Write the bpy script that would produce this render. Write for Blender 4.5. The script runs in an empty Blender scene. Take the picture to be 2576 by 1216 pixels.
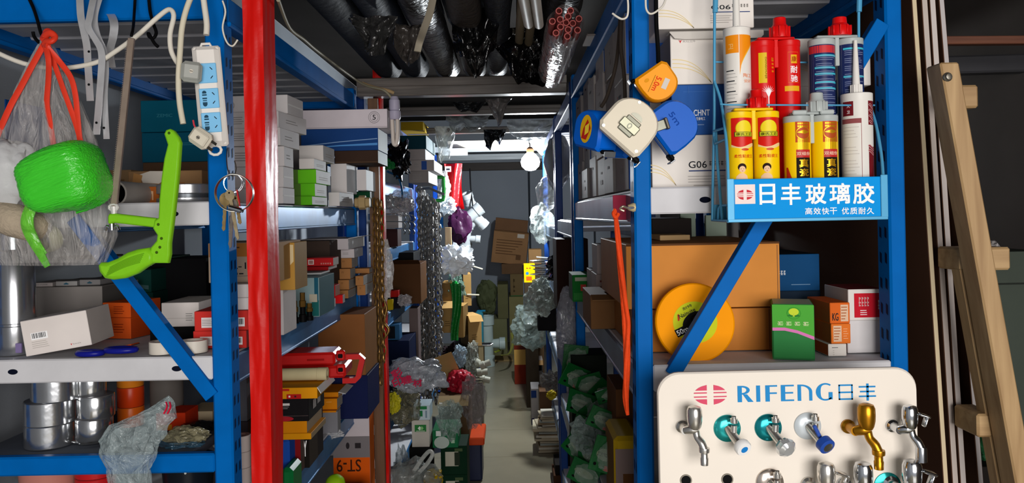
import bpy, bmesh, math, random
from mathutils import Vector, Matrix, noise
random.seed(7)
SC = bpy.context.scene
COL = SC.collection
# ---------------------------------------------------------------- camera
F, PX, PY, CH, ROLL = 1950.0, 1285.0, 540.0, 1.5, 0.02
cr, sr = math.cos(ROLL), math.sin(ROLL)
cam_d = bpy.data.cameras.new('camera')
cam = bpy.data.objects.new('camera', cam_d)
COL.objects.link(cam)
cam_d.sensor_width = 36.0
cam_d.lens = 36.0 * F / 2576.0
cam_d.shift_x = (1288.0 - PX) / 2576.0
cam_d.shift_y = -(608.0 - PY) / 2576.0
cam_d.clip_start = 0.02
cam.matrix_world = Matrix(((cr, sr, 0, 0), (0, 0, -1, 0), (-sr, cr, 0, CH), (0, 0, 0, 1)))
SC.camera = cam
# ---------------------------------------------------------------- world, lights, exposure
wd = bpy.data.worlds.new('world')
SC.world = wd
wd.use_nodes = True
wd.node_tree.nodes['Background'].inputs[0].default_value = (0.93, 0.95, 1.0, 1)
wd.node_tree.nodes['Background'].inputs[1].default_value = 0.36

def area(name, loc, target, sx, sy, power, col):
    l = bpy.data.lights.new(name, 'AREA')
    l.shape = 'RECTANGLE'
    l.size, l.size_y, l.energy, l.color = sx, sy, power, col
    o = bpy.data.objects.new(name, l)
    COL.objects.link(o)
    o.location = loc
    o.rotation_euler = (Vector(target) - Vector(loc)).to_track_quat('-Z', 'Y').to_euler()
    return o
area('shopfront_daylight', (0.85, -2.6, 1.5), (0.2, 1.6, 1.3), 2.6, 1.7, 175, (1.0, 0.955, 0.925))
BULB = Vector((0.142, 5.35, 1.868))
pl = bpy.data.lights.new('bulb_light', 'POINT')
pl.energy, pl.shadow_soft_size, pl.color = 100, 0.03, (0.90, 0.96, 1.0)
plo = bpy.data.objects.new('bulb_light', pl)
COL.objects.link(plo)
plo.location = BULB - Vector((0.0, 0.0, 0.10))
VS = SC.view_settings
SC.display_settings.display_device = 'sRGB'
VS.view_transform, VS.look, VS.exposure, VS.gamma = 'Standard', 'None', 0.0, 1.0
VS.use_curve_mapping = False
SC.cycles.max_bounces = 7
SC.cycles.transparent_max_bounces = 16

# ---------------------------------------------------------------- pixel -> place
def W(px, py, d):
    u, v = (px - PX) / F, (PY - py) / F
    return Vector((d * (u * cr + v * sr), d, CH + d * (-u * sr + v * cr)))

# ---------------------------------------------------------------- materials
MATS = {}
def lin(h):
    h = h.lstrip('#')
    c = [int(h[i:i + 2], 16) / 255.0 for i in (0, 2, 4)]
    return [x / 12.92 if x <= 0.04045 else ((x + 0.055) / 1.055) ** 2.4 for x in c]

def mat(h, rough=0.55, metal=0.0, var=0.10, scale=9.0, bump=0.0, bscale=60.0, coat=0.0, aniso=None, sub=0.0):
    key = ('m', h, rough, metal, var, scale, bump, bscale, coat)
    if key in MATS:
        return MATS[key]
    m = bpy.data.materials.new('paint_' + h.lstrip('#'))
    m.use_nodes = True
    nt = m.node_tree
    b = nt.nodes['Principled BSDF']
    c = lin(h)
    b.inputs['Roughness'].default_value = rough
    b.inputs['Metallic'].default_value = metal
    b.inputs['Specular IOR Level'].default_value = 0.45 if rough < .25 else (0.16 if rough < .45 else 0.04)
    if coat:
        b.inputs['Coat Weight'].default_value = coat
        b.inputs['Coat Roughness'].default_value = 0.12
    if var > 0:
        tc = nt.nodes.new('ShaderNodeTexCoord')
        n = nt.nodes.new('ShaderNodeTexNoise')
        n.inputs['Scale'].default_value = scale
        n.inputs['Detail'].default_value = 4
        nt.links.new(tc.outputs['Object'], n.inputs['Vector'])
        r = nt.nodes.new('ShaderNodeValToRGB')
        r.color_ramp.elements[0].position, r.color_ramp.elements[1].position = 0.3, 0.7
        r.color_ramp.elements[0].color = [x * (1 - var) for x in c] + [1]
        r.color_ramp.elements[1].color = [min(1, x * (1 + var * 0.5)) for x in c] + [1]
        nt.links.new(n.outputs['Fac'], r.inputs['Fac'])
        nt.links.new(r.outputs['Color'], b.inputs['Base Color'])
    else:
        b.inputs['Base Color'].default_value = c + [1]
    if bump > 0:
        tc2 = nt.nodes.new('ShaderNodeTexCoord')
        n2 = nt.nodes.new('ShaderNodeTexNoise')
        n2.inputs['Scale'].default_value = bscale
        n2.inputs['Detail'].default_value = 3
        bp = nt.nodes.new('ShaderNodeBump')
        bp.inputs['Strength'].default_value = bump
        bp.inputs['Distance'].default_value = 0.01
        nt.links.new(tc2.outputs['Object'], n2.inputs['Vector'])
        nt.links.new(n2.outputs['Fac'], bp.inputs['Height'])
        nt.links.new(bp.outputs['Normal'], b.inputs['Normal'])
    MATS[key] = m
    return m

def film(h='#e8eef0', opac=0.35, rough=0.12, bump=0.5, bscale=45.0, streak=None):
    key = ('f', h, opac, rough, bump, bscale, streak)
    if key in MATS:
        return MATS[key]
    m = bpy.data.materials.new('film_' + h.lstrip('#'))
    m.use_nodes = True
    nt = m.node_tree
    b = nt.nodes['Principled BSDF']
    b.inputs['Base Color'].default_value = lin(h) + [1]
    b.inputs['Roughness'].default_value = rough
    tc = nt.nodes.new('ShaderNodeTexCoord')
    n = nt.nodes.new('ShaderNodeTexNoise')
    n.inputs['Scale'].default_value = bscale
    n.inputs['Detail'].default_value = 3
    n.inputs['Distortion'].default_value = 1.2
    bp = nt.nodes.new('ShaderNodeBump')
    bp.inputs['Strength'].default_value = bump
    bp.inputs['Distance'].default_value = 0.02
    if streak:
        mp = nt.nodes.new('ShaderNodeMapping')
        mp.inputs['Scale'].default_value = streak[:3]
        mp.inputs['Rotation'].default_value = streak[3:6] if len(streak) > 3 else (0, 0, 0)
        nt.links.new(tc.outputs['Object'], mp.inputs[0])
        nt.links.new(mp.outputs[0], n.inputs['Vector'])
    else:
        nt.links.new(tc.outputs['Object'], n.inputs['Vector'])
    nt.links.new(n.outputs['Fac'], bp.inputs['Height'])
    nt.links.new(bp.outputs['Normal'], b.inputs['Normal'])
    if opac < 1:
        t = nt.nodes.new('ShaderNodeBsdfTransparent')
        t.inputs[0].default_value = (0.95, 0.97, 0.97, 1)
        mx = nt.nodes.new('ShaderNodeMixShader')
        mr = nt.nodes.new('ShaderNodeMapRange')
        mr.inputs['From Min'].default_value, mr.inputs['From Max'].default_value = 0.35, 0.75
        mr.inputs['To Min'].default_value, mr.inputs['To Max'].default_value = opac * 0.55, min(1, opac * 1.5)
        nt.links.new(n.outputs['Fac'], mr.inputs['Value'])
        nt.links.new(mr.outputs[0], mx.inputs[0])
        nt.links.new(t.outputs[0], mx.inputs[1])
        nt.links.new(b.outputs[0], mx.inputs[2])
        nt.links.new(mx.outputs[0], nt.nodes['Material Output'].inputs[0])
    MATS[key] = m
    return m

def wood(h, h2, scale=3.0, axis=2, rough=0.6):
    key = ('w', h, h2, scale, axis)
    if key in MATS:
        return MATS[key]
    m = bpy.data.materials.new('wood_' + h.lstrip('#'))
    m.use_nodes = True
    nt = m.node_tree
    b = nt.nodes['Principled BSDF']
    b.inputs['Roughness'].default_value = rough
    tc = nt.nodes.new('ShaderNodeTexCoord')
    mp = nt.nodes.new('ShaderNodeMapping')
    s = [14.0, 14.0, 14.0]
    s[axis] = 0.9
    mp.inputs['Scale'].default_value = s
    n = nt.nodes.new('ShaderNodeTexNoise')
    n.inputs['Scale'].default_value = scale
    n.inputs['Detail'].default_value = 6
    n.inputs['Distortion'].default_value = 0.6
    r = nt.nodes.new('ShaderNodeValToRGB')
    r.color_ramp.elements[0].position, r.color_ramp.elements[1].position = 0.32, 0.68
    r.color_ramp.elements[0].color, r.color_ramp.elements[1].color = lin(h) + [1], lin(h2) + [1]
    nt.links.new(tc.outputs['Object'], mp.inputs[0])
    nt.links.new(mp.outputs[0], n.inputs['Vector'])
    nt.links.new(n.outputs['Fac'], r.inputs[0])
    nt.links.new(r.outputs[0], b.inputs['Base Color'])
    MATS[key] = m
    return m

def glow(h, s):
    key = ('g', h, s)
    if key not in MATS:
        m = bpy.data.materials.new('glow')
        m.use_nodes = True
        b = m.node_tree.nodes['Principled BSDF']
        b.inputs['Base Color'].default_value = lin(h) + [1]
        b.inputs['Emission Color'].default_value = lin(h) + [1]
        b.inputs['Emission Strength'].default_value = s
        MATS[key] = m
    return MATS[key]

WHITE, CREAM, KRAFT, DKRAFT = '#dcd8d4', '#e6ded0', '#a9764a', '#6b4a34'
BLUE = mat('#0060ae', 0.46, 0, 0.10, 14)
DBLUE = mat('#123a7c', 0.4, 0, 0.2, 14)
STEEL = mat('#9aa0a6', 0.35, 0.8, 0.15, 20)
CHROME = mat('#c9ccd0', 0.14, 1.0, 0.05)
BLACK = mat('#0c0c0d', 0.5, 0, 0.1)
INK = mat('#24262c', 0.7, 0, 0)
GINK = mat('#8d8a88', 0.7, 0, 0)
LINK = mat('#b9b3ad', 0.7, 0, 0)
WINK = mat('#f2f2f2', 0.6, 0, 0)
RINK = mat('#c42a2e', 0.6, 0, 0)

# ---------------------------------------------------------------- mesh builder
TEXT = {}
def text_geo(s, bold=0.0):
    k = (s, bold)
    if k not in TEXT:
        cu = bpy.data.curves.new('t', 'FONT')
        cu.body = s
        cu.resolution_u = 3
        cu.offset = bold
        ob = bpy.data.objects.new('t', cu)
        COL.objects.link(ob)
        dg = bpy.context.evaluated_depsgraph_get()
        dg.update()
        me = ob.evaluated_get(dg).to_mesh()
        vs = [tuple(v.co) for v in me.vertices]
        fs = [tuple(p.vertices) for p in me.polygons]
        ob.evaluated_get(dg).to_mesh_clear()
        bpy.data.objects.remove(ob)
        bpy.data.curves.remove(cu)
        if not vs:
            vs, fs = [(0, 0, 0)], []
        x0, x1 = min(v[0] for v in vs), max(v[0] for v in vs)
        y0, y1 = min(v[1] for v in vs), max(v[1] for v in vs)
        TEXT[k] = ([((v[0] - x0) / max(x1 - x0, 1e-6) - .5, (v[1] - y0) / max(y1 - y0, 1e-6) - .5) for v in vs], fs, (x1 - x0) / max(y1 - y0, 1e-6))
    return TEXT[k]

I4 = Matrix.Identity(4)
def T(x, y, z):
    return Matrix.Translation((x, y, z))
def R(a, ax):
    return Matrix.Rotation(a, 4, ax)
FRONT = R(math.pi / 2, 'X')              # local xy plane stands up facing -y

class MB:
    def __init__(s):
        s.v, s.f, s.m, s.mats = [], [], [], []
    def mi(s, mt):
        if mt not in s.mats:
            s.mats.append(mt)
        return s.mats.index(mt)
    def add(s, vs, fs, mt, M=None):
        o = len(s.v)
        if M is None:
            s.v += [tuple(v) for v in vs]
        else:
            s.v += [tuple(M @ Vector(v)) for v in vs]
        ms = mt if isinstance(mt, list) else None
        k = None if ms else s.mi(mt)
        for i, f in enumerate(fs):
            s.f.append([o + a for a in f])
            s.m.append(s.mi(ms[i]) if ms else k)
        return s
    def box(s, x0, x1, y0, y1, z0, z1, mt, b=0.0015, M=None, faces=None):
        b = min(b, (x1 - x0) * .4, (y1 - y0) * .4, (z1 - z0) * .4)
        L, H = (x0, y0, z0), (x1, y1, z1)
        idx, vs, fs, ms = {}, [], [], []
        fc = faces or {}
        def vert(sx, sy, sz, k):
            g = (sx, sy, sz)
            p = [(H[i] if g[i] > 0 else L[i]) - (0 if i == k else b * g[i]) for i in range(3)]
            idx[(sx, sy, sz, k)] = len(vs)
            vs.append(p)
        for sx in (-1, 1):
            for sy in (-1, 1):
                for sz in (-1, 1):
                    for k in range(3):
                        vert(sx, sy, sz, k)
        nm = {(0, -1): 'l', (0, 1): 'r', (1, -1): 'f', (1, 1): 'k', (2, -1): 'o', (2, 1): 't'}
        for k in range(3):
            a, c = (k + 1) % 3, (k + 2) % 3
            for sg in (-1, 1):
                q = []
                for ga, gc in ((-1, -1), (1, -1), (1, 1), (-1, 1)):
                    g = [0, 0, 0]
                    g[k], g[a], g[c] = sg, ga, gc
                    q.append(idx[tuple(g) + (k,)])
                fs.append(q if sg > 0 else q[::-1])
                ms.append(fc.get(nm[(k, sg)], mt))
        for k in range(3):                       # edges along k
            a, c = (k + 1) % 3, (k + 2) % 3
            for ga in (-1, 1):
                for gc in (-1, 1):
                    def vv(gk, w):
                        g = [0, 0, 0]
                        g[k], g[a], g[c] = gk, ga, gc
                        return idx[tuple(g) + (w,)]
                    q = [vv(-1, a), vv(1, a), vv(1, c), vv(-1, c)]
                    fs.append(q if ga * gc < 0 else q[::-1])
                    ms.append(mt)
        for sx in (-1, 1):
            for sy in (-1, 1):
                for sz in (-1, 1):
                    q = [idx[(sx, sy, sz, k)] for k in range(3)]
                    fs.append(q if sx * sy * sz > 0 else q[::-1])
                    ms.append(mt)
        return s.add(vs, fs, ms, M)
    def cyl(s, p0, p1, r0, mt, r1=None, n=20, cap=True):
        p0, p1 = Vector(p0), Vector(p1)
        r1 = r0 if r1 is None else r1
        q = (p1 - p0).to_track_quat('Z', 'Y').to_matrix().to_4x4()
        h = (p1 - p0).length
        return s.lathe(([(0, 0)] if cap else []) + [(r0, 0), (r1, h)] + ([(0, h)] if cap else []), mt, n, Matrix.Translation(p0) @ q)
    def lathe(s, prof, mt, n=24, M=None, mats=None):
        vs, fs, ms, rings = [], [], [], []
        for r, z in prof:
            if r <= 1e-6:
                rings.append([len(vs)])
                vs.append((0, 0, z))
            else:
                rings.append(list(range(len(vs), len(vs) + n)))
                vs += [(r * math.cos(2 * math.pi * i / n), r * math.sin(2 * math.pi * i / n), z) for i in range(n)]
        for k in range(len(rings) - 1):
            A, B = rings[k], rings[k + 1]
            mk = mats[k] if mats and mats[k] else mt
            for i in range(n):
                j = (i + 1) % n
                if len(A) == 1 and len(B) == 1:
                    continue
                if len(A) == 1:
                    fs.append([A[0], B[j], B[i]])
                elif len(B) == 1:
                    fs.append([A[i], A[j], B[0]])
                else:
                    fs.append([A[i], A[j], B[j], B[i]])
                ms.append(mk)
        return s.add(vs, fs, ms, M)
    def tube(s, pts, r, mt, n=8, closed=False, flat=None, smooth=0, M=None, cap=True):
        P = [Vector(p) for p in pts]
        rs = r if isinstance(r, (list, tuple)) else [r] * len(P)
        if smooth and len(P) > 2:
            Q, RR = [], []
            N = len(P)
            for i in range(N if closed else N - 1):
                g = lambda k: P[k % N] if closed else P[max(0, min(N - 1, k))]
                a, b_, c, d = g(i - 1), g(i), g(i + 1), g(i + 2)
                for j in range(smooth):
                    t = j / smooth
                    Q.append(.5 * ((2 * b_) + (c - a) * t + (2 * a - 5 * b_ + 4 * c - d) * t * t + (3 * b_ - a - 3 * c + d) * t ** 3))
                    RR.append(rs[i] * (1 - t) + rs[(i + 1) % N] * t)
            if not closed:
                Q.append(P[-1])
                RR.append(rs[-1])
            P, rs = Q, RR
        N = len(P)
        tan = []
        for i in range(N):
            a = P[(i - 1) % N] if (closed or i > 0) else P[i]
            c = P[(i + 1) % N] if (closed or i < N - 1) else P[i]
            t = c - a
            tan.append(t.normalized() if t.length > 1e-9 else Vector((0, 0, 1)))
        up = Vector((0, 1, 0)) if abs(tan[0].y) < .9 else Vector((1, 0, 0))
        nrm = (up - tan[0] * up.dot(tan[0])).normalized()
        vs, fs = [], []
        fx, fy = flat or (1, 1)
        for i in range(N):
            nrm = nrm - tan[i] * nrm.dot(tan[i])
            nrm = nrm.normalized() if nrm.length > 1e-6 else tan[i].orthogonal().normalized()
            bi = tan[i].cross(nrm)
            for k in range(n):
                a = 2 * math.pi * (k + .5) / n
                vs.append(P[i] + rs[i] * (nrm * (math.cos(a) * fx) + bi * (math.sin(a) * fy)))
        for i in range(N if closed else N - 1):
            j = (i + 1) % N
            for k in range(n):
                l = (k + 1) % n
                fs.append([i * n + k, i * n + l, j * n + l, j * n + k])
        if not closed and cap:
            fs.append(list(range(n))[::-1])
            fs.append([(N - 1) * n + k for k in range(n)])
        return s.add(vs, fs, mt, M)
    def prism(s, out, h, mt, M=None, top=None, b=0.0):
        n = len(out)
        if b:
            cx, cy = sum(p[0] for p in out) / n, sum(p[1] for p in out) / n
            mx = max(math.hypot(p[0] - cx, p[1] - cy) for p in out)
            k = 1 - b / mx
            inn = [(cx + (p[0] - cx) * k, cy + (p[1] - cy) * k) for p in out]
            lays = [(inn, 0), (out, b), (out, h - b), (inn, h)]
        else:
            lays = [(out, 0), (out, h)]
        vs = [(x, y, z) for L_, z in lays for x, y in L_]
        fs = [[k * n + i, k * n + (i + 1) % n, (k + 1) * n + (i + 1) % n, (k + 1) * n + i] for k in range(len(lays) - 1) for i in range(n)]
        ms = [mt] * len(fs)
        fs += [list(range(n))[::-1], [(len(lays) - 1) * n + i for i in range(n)]]
        ms += [mt, top or mt]
        return s.add(vs, fs, ms, M)
    def poly(s, pts, mt, M=None):
        return s.add([(p[0], p[1], 0) if len(p) == 2 else p for p in pts], [list(range(len(pts)))], mt, M)
    def rect(s, cx, cy, w, h, mt, M=None):
        return s.poly([(cx - w / 2, cy - h / 2), (cx + w / 2, cy - h / 2), (cx + w / 2, cy + h / 2), (cx - w / 2, cy + h / 2)], mt, M)
    def ell(s, cx, cy, rx, ry, mt, M=None, n=20, a0=0, a1=2 * math.pi):
        return s.poly([(cx + rx * math.cos(a0 + (a1 - a0) * i / n), cy + ry * math.sin(a0 + (a1 - a0) * i / n)) for i in range(n if a1 - a0 > 6.2 else n + 1)], mt, M)
    def text(s, t, cx, cy, w, h, mt, M=None, bold=0.0):
        vs, fs, asp = text_geo(t, 0.0)
        if w is None:
            w = asp * h
        if h is None:
            h = w / asp
        o = bold * h
        for i, (dx, dy) in enumerate(((0, 0),) if not bold else ((-o, -o), (o, -o), (o, o), (-o, o))):
            s.add([(cx + a * w + dx, cy + c * h + dy, i * 6e-5) for a, c in vs], fs, mt, M)
        return s
    def surf(s, fn, nu, nv, mt, M=None, wrap=False):
        vs = [fn(i / (nu if wrap else nu - 1), j / (nv - 1)) for j in range(nv) for i in range(nu)]
        fs = []
        for j in range(nv - 1):
            for i in range(nu if wrap else nu - 1):
                k = (i + 1) % nu
                fs.append([j * nu + i, j * nu + k, (j + 1) * nu + k, (j + 1) * nu + i])
        return s.add(vs, fs, mt, M)
    def build(s, name, parent=None, M=None, ang=32):
        me = bpy.data.meshes.new(name)
        me.from_pydata(s.v, [], s.f)
        for m in s.mats:
            me.materials.append(m)
        me.polygons.foreach_set('material_index', s.m)
        me.polygons.foreach_set('use_smooth', [True] * len(me.polygons))
        me.update()
        me.set_sharp_from_angle(angle=math.radians(ang))
        o = bpy.data.objects.new(name, me)
        COL.objects.link(o)
        if parent is not None:
            o.parent = parent
        if M is not None:
            o.matrix_local = M
        return o

def tag(o, label, cat, group=None, kind=None):
    o['label'], o['category'] = label, cat
    if group:
        o['group'] = group
    if kind:
        o['kind'] = kind
    return o
def empty(name, label, cat, M=I4, group=None):
    o = bpy.data.objects.new(name, None)
    COL.objects.link(o)
    o.empty_display_size = 0.05
    o.matrix_world = M
    return tag(o, label, cat, group)
def struct(mb, name, label=None, M=None):
    o = mb.build(name, None, M)
    o['kind'] = 'structure'
    if label:
        o['label'], o['category'] = label, 'setting'
    return o

# ---------------------------------------------------------------- cartons
def face_M(face, w, dp, h):
    # origin at the lower-left corner of the face, x right, y up, z outwards
    if face == 'f':
        return T(-w / 2, -dp / 2, 0) @ FRONT
    if face == 'r':
        return T(w / 2, -dp / 2, 0) @ R(math.pi / 2, 'Z') @ FRONT
    if face == 'l':
        return T(-w / 2, dp / 2, 0) @ R(-math.pi / 2, 'Z') @ FRONT
    return T(-w / 2, -dp / 2, h)

def bull(mb, M, x, y, s):
    P = [(-.5, .5), (-.38, .28), (-.2, .22), (0, .3), (.2, .22), (.38, .28), (.5, .5), (.42, .12), (.2, .05), (.12, -.3), (0, -.5), (-.12, -.3), (-.2, .05), (-.42, .12)]
    mb.poly([(x + a * s, y + b * s) for a, b in P], RINK, M)
    mb.text('BULL公牛', x + s * 2.6, y, s * 3.6, s * .62, GINK, M)

def marks(mb, ms, w, dp, h):
    for k, q in enumerate(ms):
        face, ty, u, v = q[0], q[1], q[2], q[3]
        fw = dp if face in 'rl' else w
        fh = dp if face == 't' else h
        M = face_M(face, w, dp, h) @ T(0, 0, 0.0004 + 0.00015 * k)
        x, y = u * fw, v * fh
        a, b = q[4] * fw, q[5] * fh
        if ty == 'r':
            mb.rect(x, y, a, b, mat(q[6], 0.6, 0, 0), M)
        elif ty == 'e':
            mb.ell(x, y, a / 2, b / 2, mat(q[6], 0.6, 0, 0), M)
        elif ty == 'bar':
            mb.rect(x, y, a, b, WINK, M)
            n = 16
            rr = random.Random(k + int(w * 1e4))
            for i in range(n):
                mb.rect(x - a * .42 + a * .84 * i / n, y + b * .06, a * .84 / n * rr.choice((.35, .6, .85)), b * .7, INK, M @ T(0, 0, .0001))
        elif ty == 'ln':
            n = q[6]
            c = q[7] if len(q) > 7 else GINK
            rr = random.Random(k + n)
            for i in range(n):
                l = a * rr.uniform(.6, 1)
                mb.rect(x - a / 2 + l / 2, y + b / 2 - b * (i + .5) / n, l, b / n * .32, c, M)
        elif ty == 'ic':                     # a row of small printed symbols
            n = q[6]
            c = q[7] if len(q) > 7 else GINK
            for i in range(n):
                xx = x - a / 2 + a * (i + .5) / n
                mb.rect(xx, y + b * .36, a / n * .6, b * .2, c, M)
                mb.rect(xx, y - b * .1, a / n * .7, b * .14, c, M)
                mb.rect(xx - a / n * .1, y, a / n * .16, b, c, M)
                mb.rect(xx, y - b * .42, a / n * .6, b * .14, c, M)
        elif ty == 't':
            mb.text(q[6], x, y, a, b, q[7] if len(q) > 7 else INK, M, 0.008)
        elif ty == 'tr':                     # text upside down
            mb.text(q[6], 0, 0, a, b, q[7], M @ T(x, y, 0) @ R(math.pi, 'Z'), 0.01)
        elif ty == 'bull':
            bull(mb, M, x, y, b)
        elif ty == 'arc':                    # pale gold sweeping lines
            for i in range(3):
                pts = []
                for j in range(13):
                    t = j / 12
                    pts.append((x - a / 2 + a * t, y + b * (.5 - i * .16) - b * t ** 2.6 * (.95 - i * .16)))
                wd_ = b * .035
                for j in range(12):
                    mb.poly([pts[j], (pts[j + 1][0], pts[j + 1][1]), (pts[j + 1][0], pts[j + 1][1] + wd_), (pts[j][0], pts[j][1] + wd_)], mat('#e3cf9c', .6, 0, 0), M)
        elif ty == 'poly':
            mb.poly([(p[0] * fw, p[1] * fh) for p in q[7]], mat(q[6], .6, 0, 0), M)
TOP = {}
USED = {}
def C(label, x0, y0, x1, y1, d=None, X=None, x2=None, dep=0.12, zb=None, zt=None, col=WHITE, side=None, top=None,
      mk=(), rz=0.0, name='carton', cat='box', group=None, key=None, on=None, rough=0.6, lid=False, b=0.0012, tilt=0.0, flap=None):
    ym = (y0 + y1) / 2
    if X is not None:
        d = X / W(x1, ym, 1.0).x
        if x2:
            dep = max(.02, X / W(x2, ym, 1.0).x - d)
    a, c = W(x0, ym, d), W(x1, ym, d)
    xm = (x0 + x1) / 2
    z1 = W(xm, y0, d).z if zt is None else zt
    z0 = W(xm, y1, d).z if zb is None else zb
    if on is not None:
        z0 = TOP[on] + 0.0006
    w, h = c.x - a.x, max(z1 - z0, 0.006)
    M = T((a.x + c.x) / 2, d + dep / 2, z0) @ R(rz, 'Z') @ R(tilt, 'Y')
    cm = col if not isinstance(col, str) else mat(col, rough, 0, .08)
    fc = {}
    if side:
        fc['r'] = fc['l'] = mat(side, rough, 0, .08)
    if top:
        fc['t'] = mat(top, rough, 0, .08)
    mb = MB()
    mb.box(-w / 2, w / 2, -dp2(dep), dp2(dep), 0, h, cm, b, faces=fc)
    marks(mb, mk, w, dep, h)
    TOP[key or label] = z0 + h
    if lid or flap:
        e = empty(name, label, cat, M, group)
        mb.build('body', e)
        l = MB()
        if lid:
            lh = min(.022, h * .25)
            t_ = .0018
            lm = cm
            l.box(-w / 2 - t_, w / 2 + t_, -dp2(dep) - t_, dp2(dep) + t_, h + .0003, h + .0022, lm, .0006)
            l.box(-w / 2 - t_, w / 2 + t_, -dp2(dep) - t_ - .001, -dp2(dep) - t_ + .0008, h - lh, h + .002, lm, .0003)
            l.box(w / 2 + .0006, w / 2 + t_ + .0006, -dp2(dep) - t_, dp2(dep) + t_, h - lh, h + .002, lm, .0003)
            l.box(-w / 2 - t_ - .0006, -w / 2 - .0006, -dp2(dep) - t_, dp2(dep) + t_, h - lh, h + .002, lm, .0003)
            l.build('lid', e)
            TOP[key or label] = z0 + h + .0022
        if flap:                              # an open flap hanging outwards from one top edge
            fm = mat(flap[2] if len(flap) > 2 else (col if isinstance(col, str) else KRAFT), .65, 0, .08)
            fl, an = flap[1], math.radians(flap[3] if len(flap) > 3 else 35)
            if flap[0] == 'f':
                l.box(-w / 2, w / 2, -fl, 0, -.001, .001, fm, .0005, T(0, -dp2(dep), h) @ R(an, 'X'))
            elif flap[0] == 'r':
                l.box(0, fl, -dp2(dep), dp2(dep), -.001, .001, fm, .0005, T(w / 2, 0, h) @ R(an, 'Y'))
            else:
                l.box(-fl, 0, -dp2(dep), dp2(dep), -.001, .001, fm, .0005, T(-w / 2, 0, h) @ R(-an, 'Y'))
            l.build('flap', e)
        return e
    o = mb.build(name, None, M)
    return tag(o, label, cat, group)
def dp2(d):
    return d / 2

# ---------------------------------------------------------------- crumpled film, bags, lumps
def lump(mb, c, rx, ry, rz, mt, seed=0, amp=.35, freq=2.2, sub=4, fold=0.0):
    bm = bmesh.new()
    bmesh.ops.create_icosphere(bm, subdivisions=sub, radius=1)
    o = Vector((seed * 7.13, seed * 3.71, seed * 1.9))
    vs = []
    for v in bm.verts:
        p = v.co
        n1 = noise.noise(p * freq + o) * amp
        n2 = abs(noise.noise(p * freq * 1.7 + o * 2)) * amp * .9
        n3 = (.25 - abs(noise.noise(Vector((p.x * 4.2, p.y * 4.2, p.z * 2.6)) + o * 3))) * amp * .75 if sub > 3 else 0
        k = 1 + n1 - n2 + n3
        vs.append((c[0] + p.x * k * rx, c[1] + p.y * k * ry, c[2] + p.z * k * rz))
    fs = [[v.index for v in f.verts] for f in bm.faces]
    bm.free()
    return mb.add(vs, fs, mt)

def bagobj(label, x0, y0, x1, y1, d, th, mt, seed, name='plastic_bag', cat='plastic bag', amp=.35, freq=2.2, group=None, sub=4, fold=0):
    """a crumpled plastic bag filling a pixel box at distance d, th deep"""
    p, q = W(x0, y1, d), W(x1, y0, d)
    mb = MB()
    h = q.z - p.z
    lump(mb, (0, 0, h / 2), (q.x - p.x) / 2, th / 2, h / 2, mt, seed, amp, freq, sub, fold)
    o = mb.build(name, None, T((p.x + q.x) / 2, d + th / 2, p.z), 24)
    return tag(o, label, cat, group)

def sheet(label, x0, x1, ytop, bots, d, mt, seed, dep=.05, name='plastic_sheet', cat='plastic sheet', lean=0.0):
    """a torn film hanging from its top edge, its lower edge given by a few heights"""
    c = W((x0 + x1) / 2, ytop, d)
    n = len(bots)
    def fn(u, v):
        t = u * (n - 1)
        i = min(int(t), n - 2)
        f = t - i
        yb = bots[i] * (1 - f) + bots[i + 1] * f
        yb += (yb - ytop) * .10 * noise.noise(Vector((u * 9, seed, 0)))
        w = (1 - .18 * v)
        xm = (x0 + x1) / 2
        p = W(xm + ((x0 - xm) + u * (x1 - x0)) * w + (x1 - x0) * .05 * noise.noise(Vector((u * 4, v * 3, seed + 9))), ytop + v * (yb - ytop), d)
        y = dep * (.7 * math.sin(u * 11 + seed + 2 * v) * (.3 + .7 * v) + noise.noise(Vector((u * 5, v * 4, seed)))) - lean * v
        return (p.x - c.x, y, p.z - c.z)
    m = MB()
    m.surf(fn, 44, 24, mt)
    return tag(m.build(name, None, Matrix.Translation(c), 70), label, cat)
# ================================================================ the room
XL, XR, YB, ZC = -1.30, 1.75, 9.1, 2.62
floor_m = mat('#8f8873', 0.24, 0, 0.12, 3.0, 0.04, 8)
m = MB()
m.box(XL - .1, XR + .1, -1.6, YB + .1, -.06, 0, floor_m, .001)
gr = mat('#7c7562', .5, 0, 0)
for yy in [k * .6 for k in range(-2, 15)]:
    m.box(XL, XR, yy - .0015, yy + .0015, 0, .0006, gr, .0001)
for xx in [-.95 + .6 * k for k in range(5)]:
    m.box(xx - .0015, xx + .0015, -1.5, YB, 0, .0006, gr, .0001)
struct(m, 'floor')
wall_m = mat('#8d9298', .7, 0, .1, 3, .05, 200)
struct(MB().box(XL - .08, XL, -1.6, YB, 0, ZC, wall_m, .001), 'wall_left')
struct(MB().box(XR, XR + .08, -1.6, YB, 0, ZC, mat('#4a4440', .8, 0, .15, 3), .001), 'wall_right')
m = MB()
m.box(XL, XR, YB, YB + .08, 0, ZC, mat('#9097a0', .55, 0, .06, 2), .001)
for xx in (-.62, .22, .98):
    m.box(xx - .012, xx + .012, YB - .004, YB + .001, 0, 2.0, mat('#33373d', .6, 0, .05), .001)
struct(m, 'wall_back')
struct(MB().box(XL, XR, -1.6, YB, ZC, ZC + .06, mat('#2a2725', .85, 0, .2, 3), .001), 'ceiling')
struct(MB().box(XL, XR, -1.68, -1.6, 2.3, ZC, wall_m, .001), 'front_light_block')  # unseen header behind the camera, added to block high light and darken the interior
struct(MB().box(-.85, .95, YB - .06, YB - .005, 2.02, 2.11, wood('#2c221c', '#3a2d25', 3, 0), .004), 'trim_1')

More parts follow.
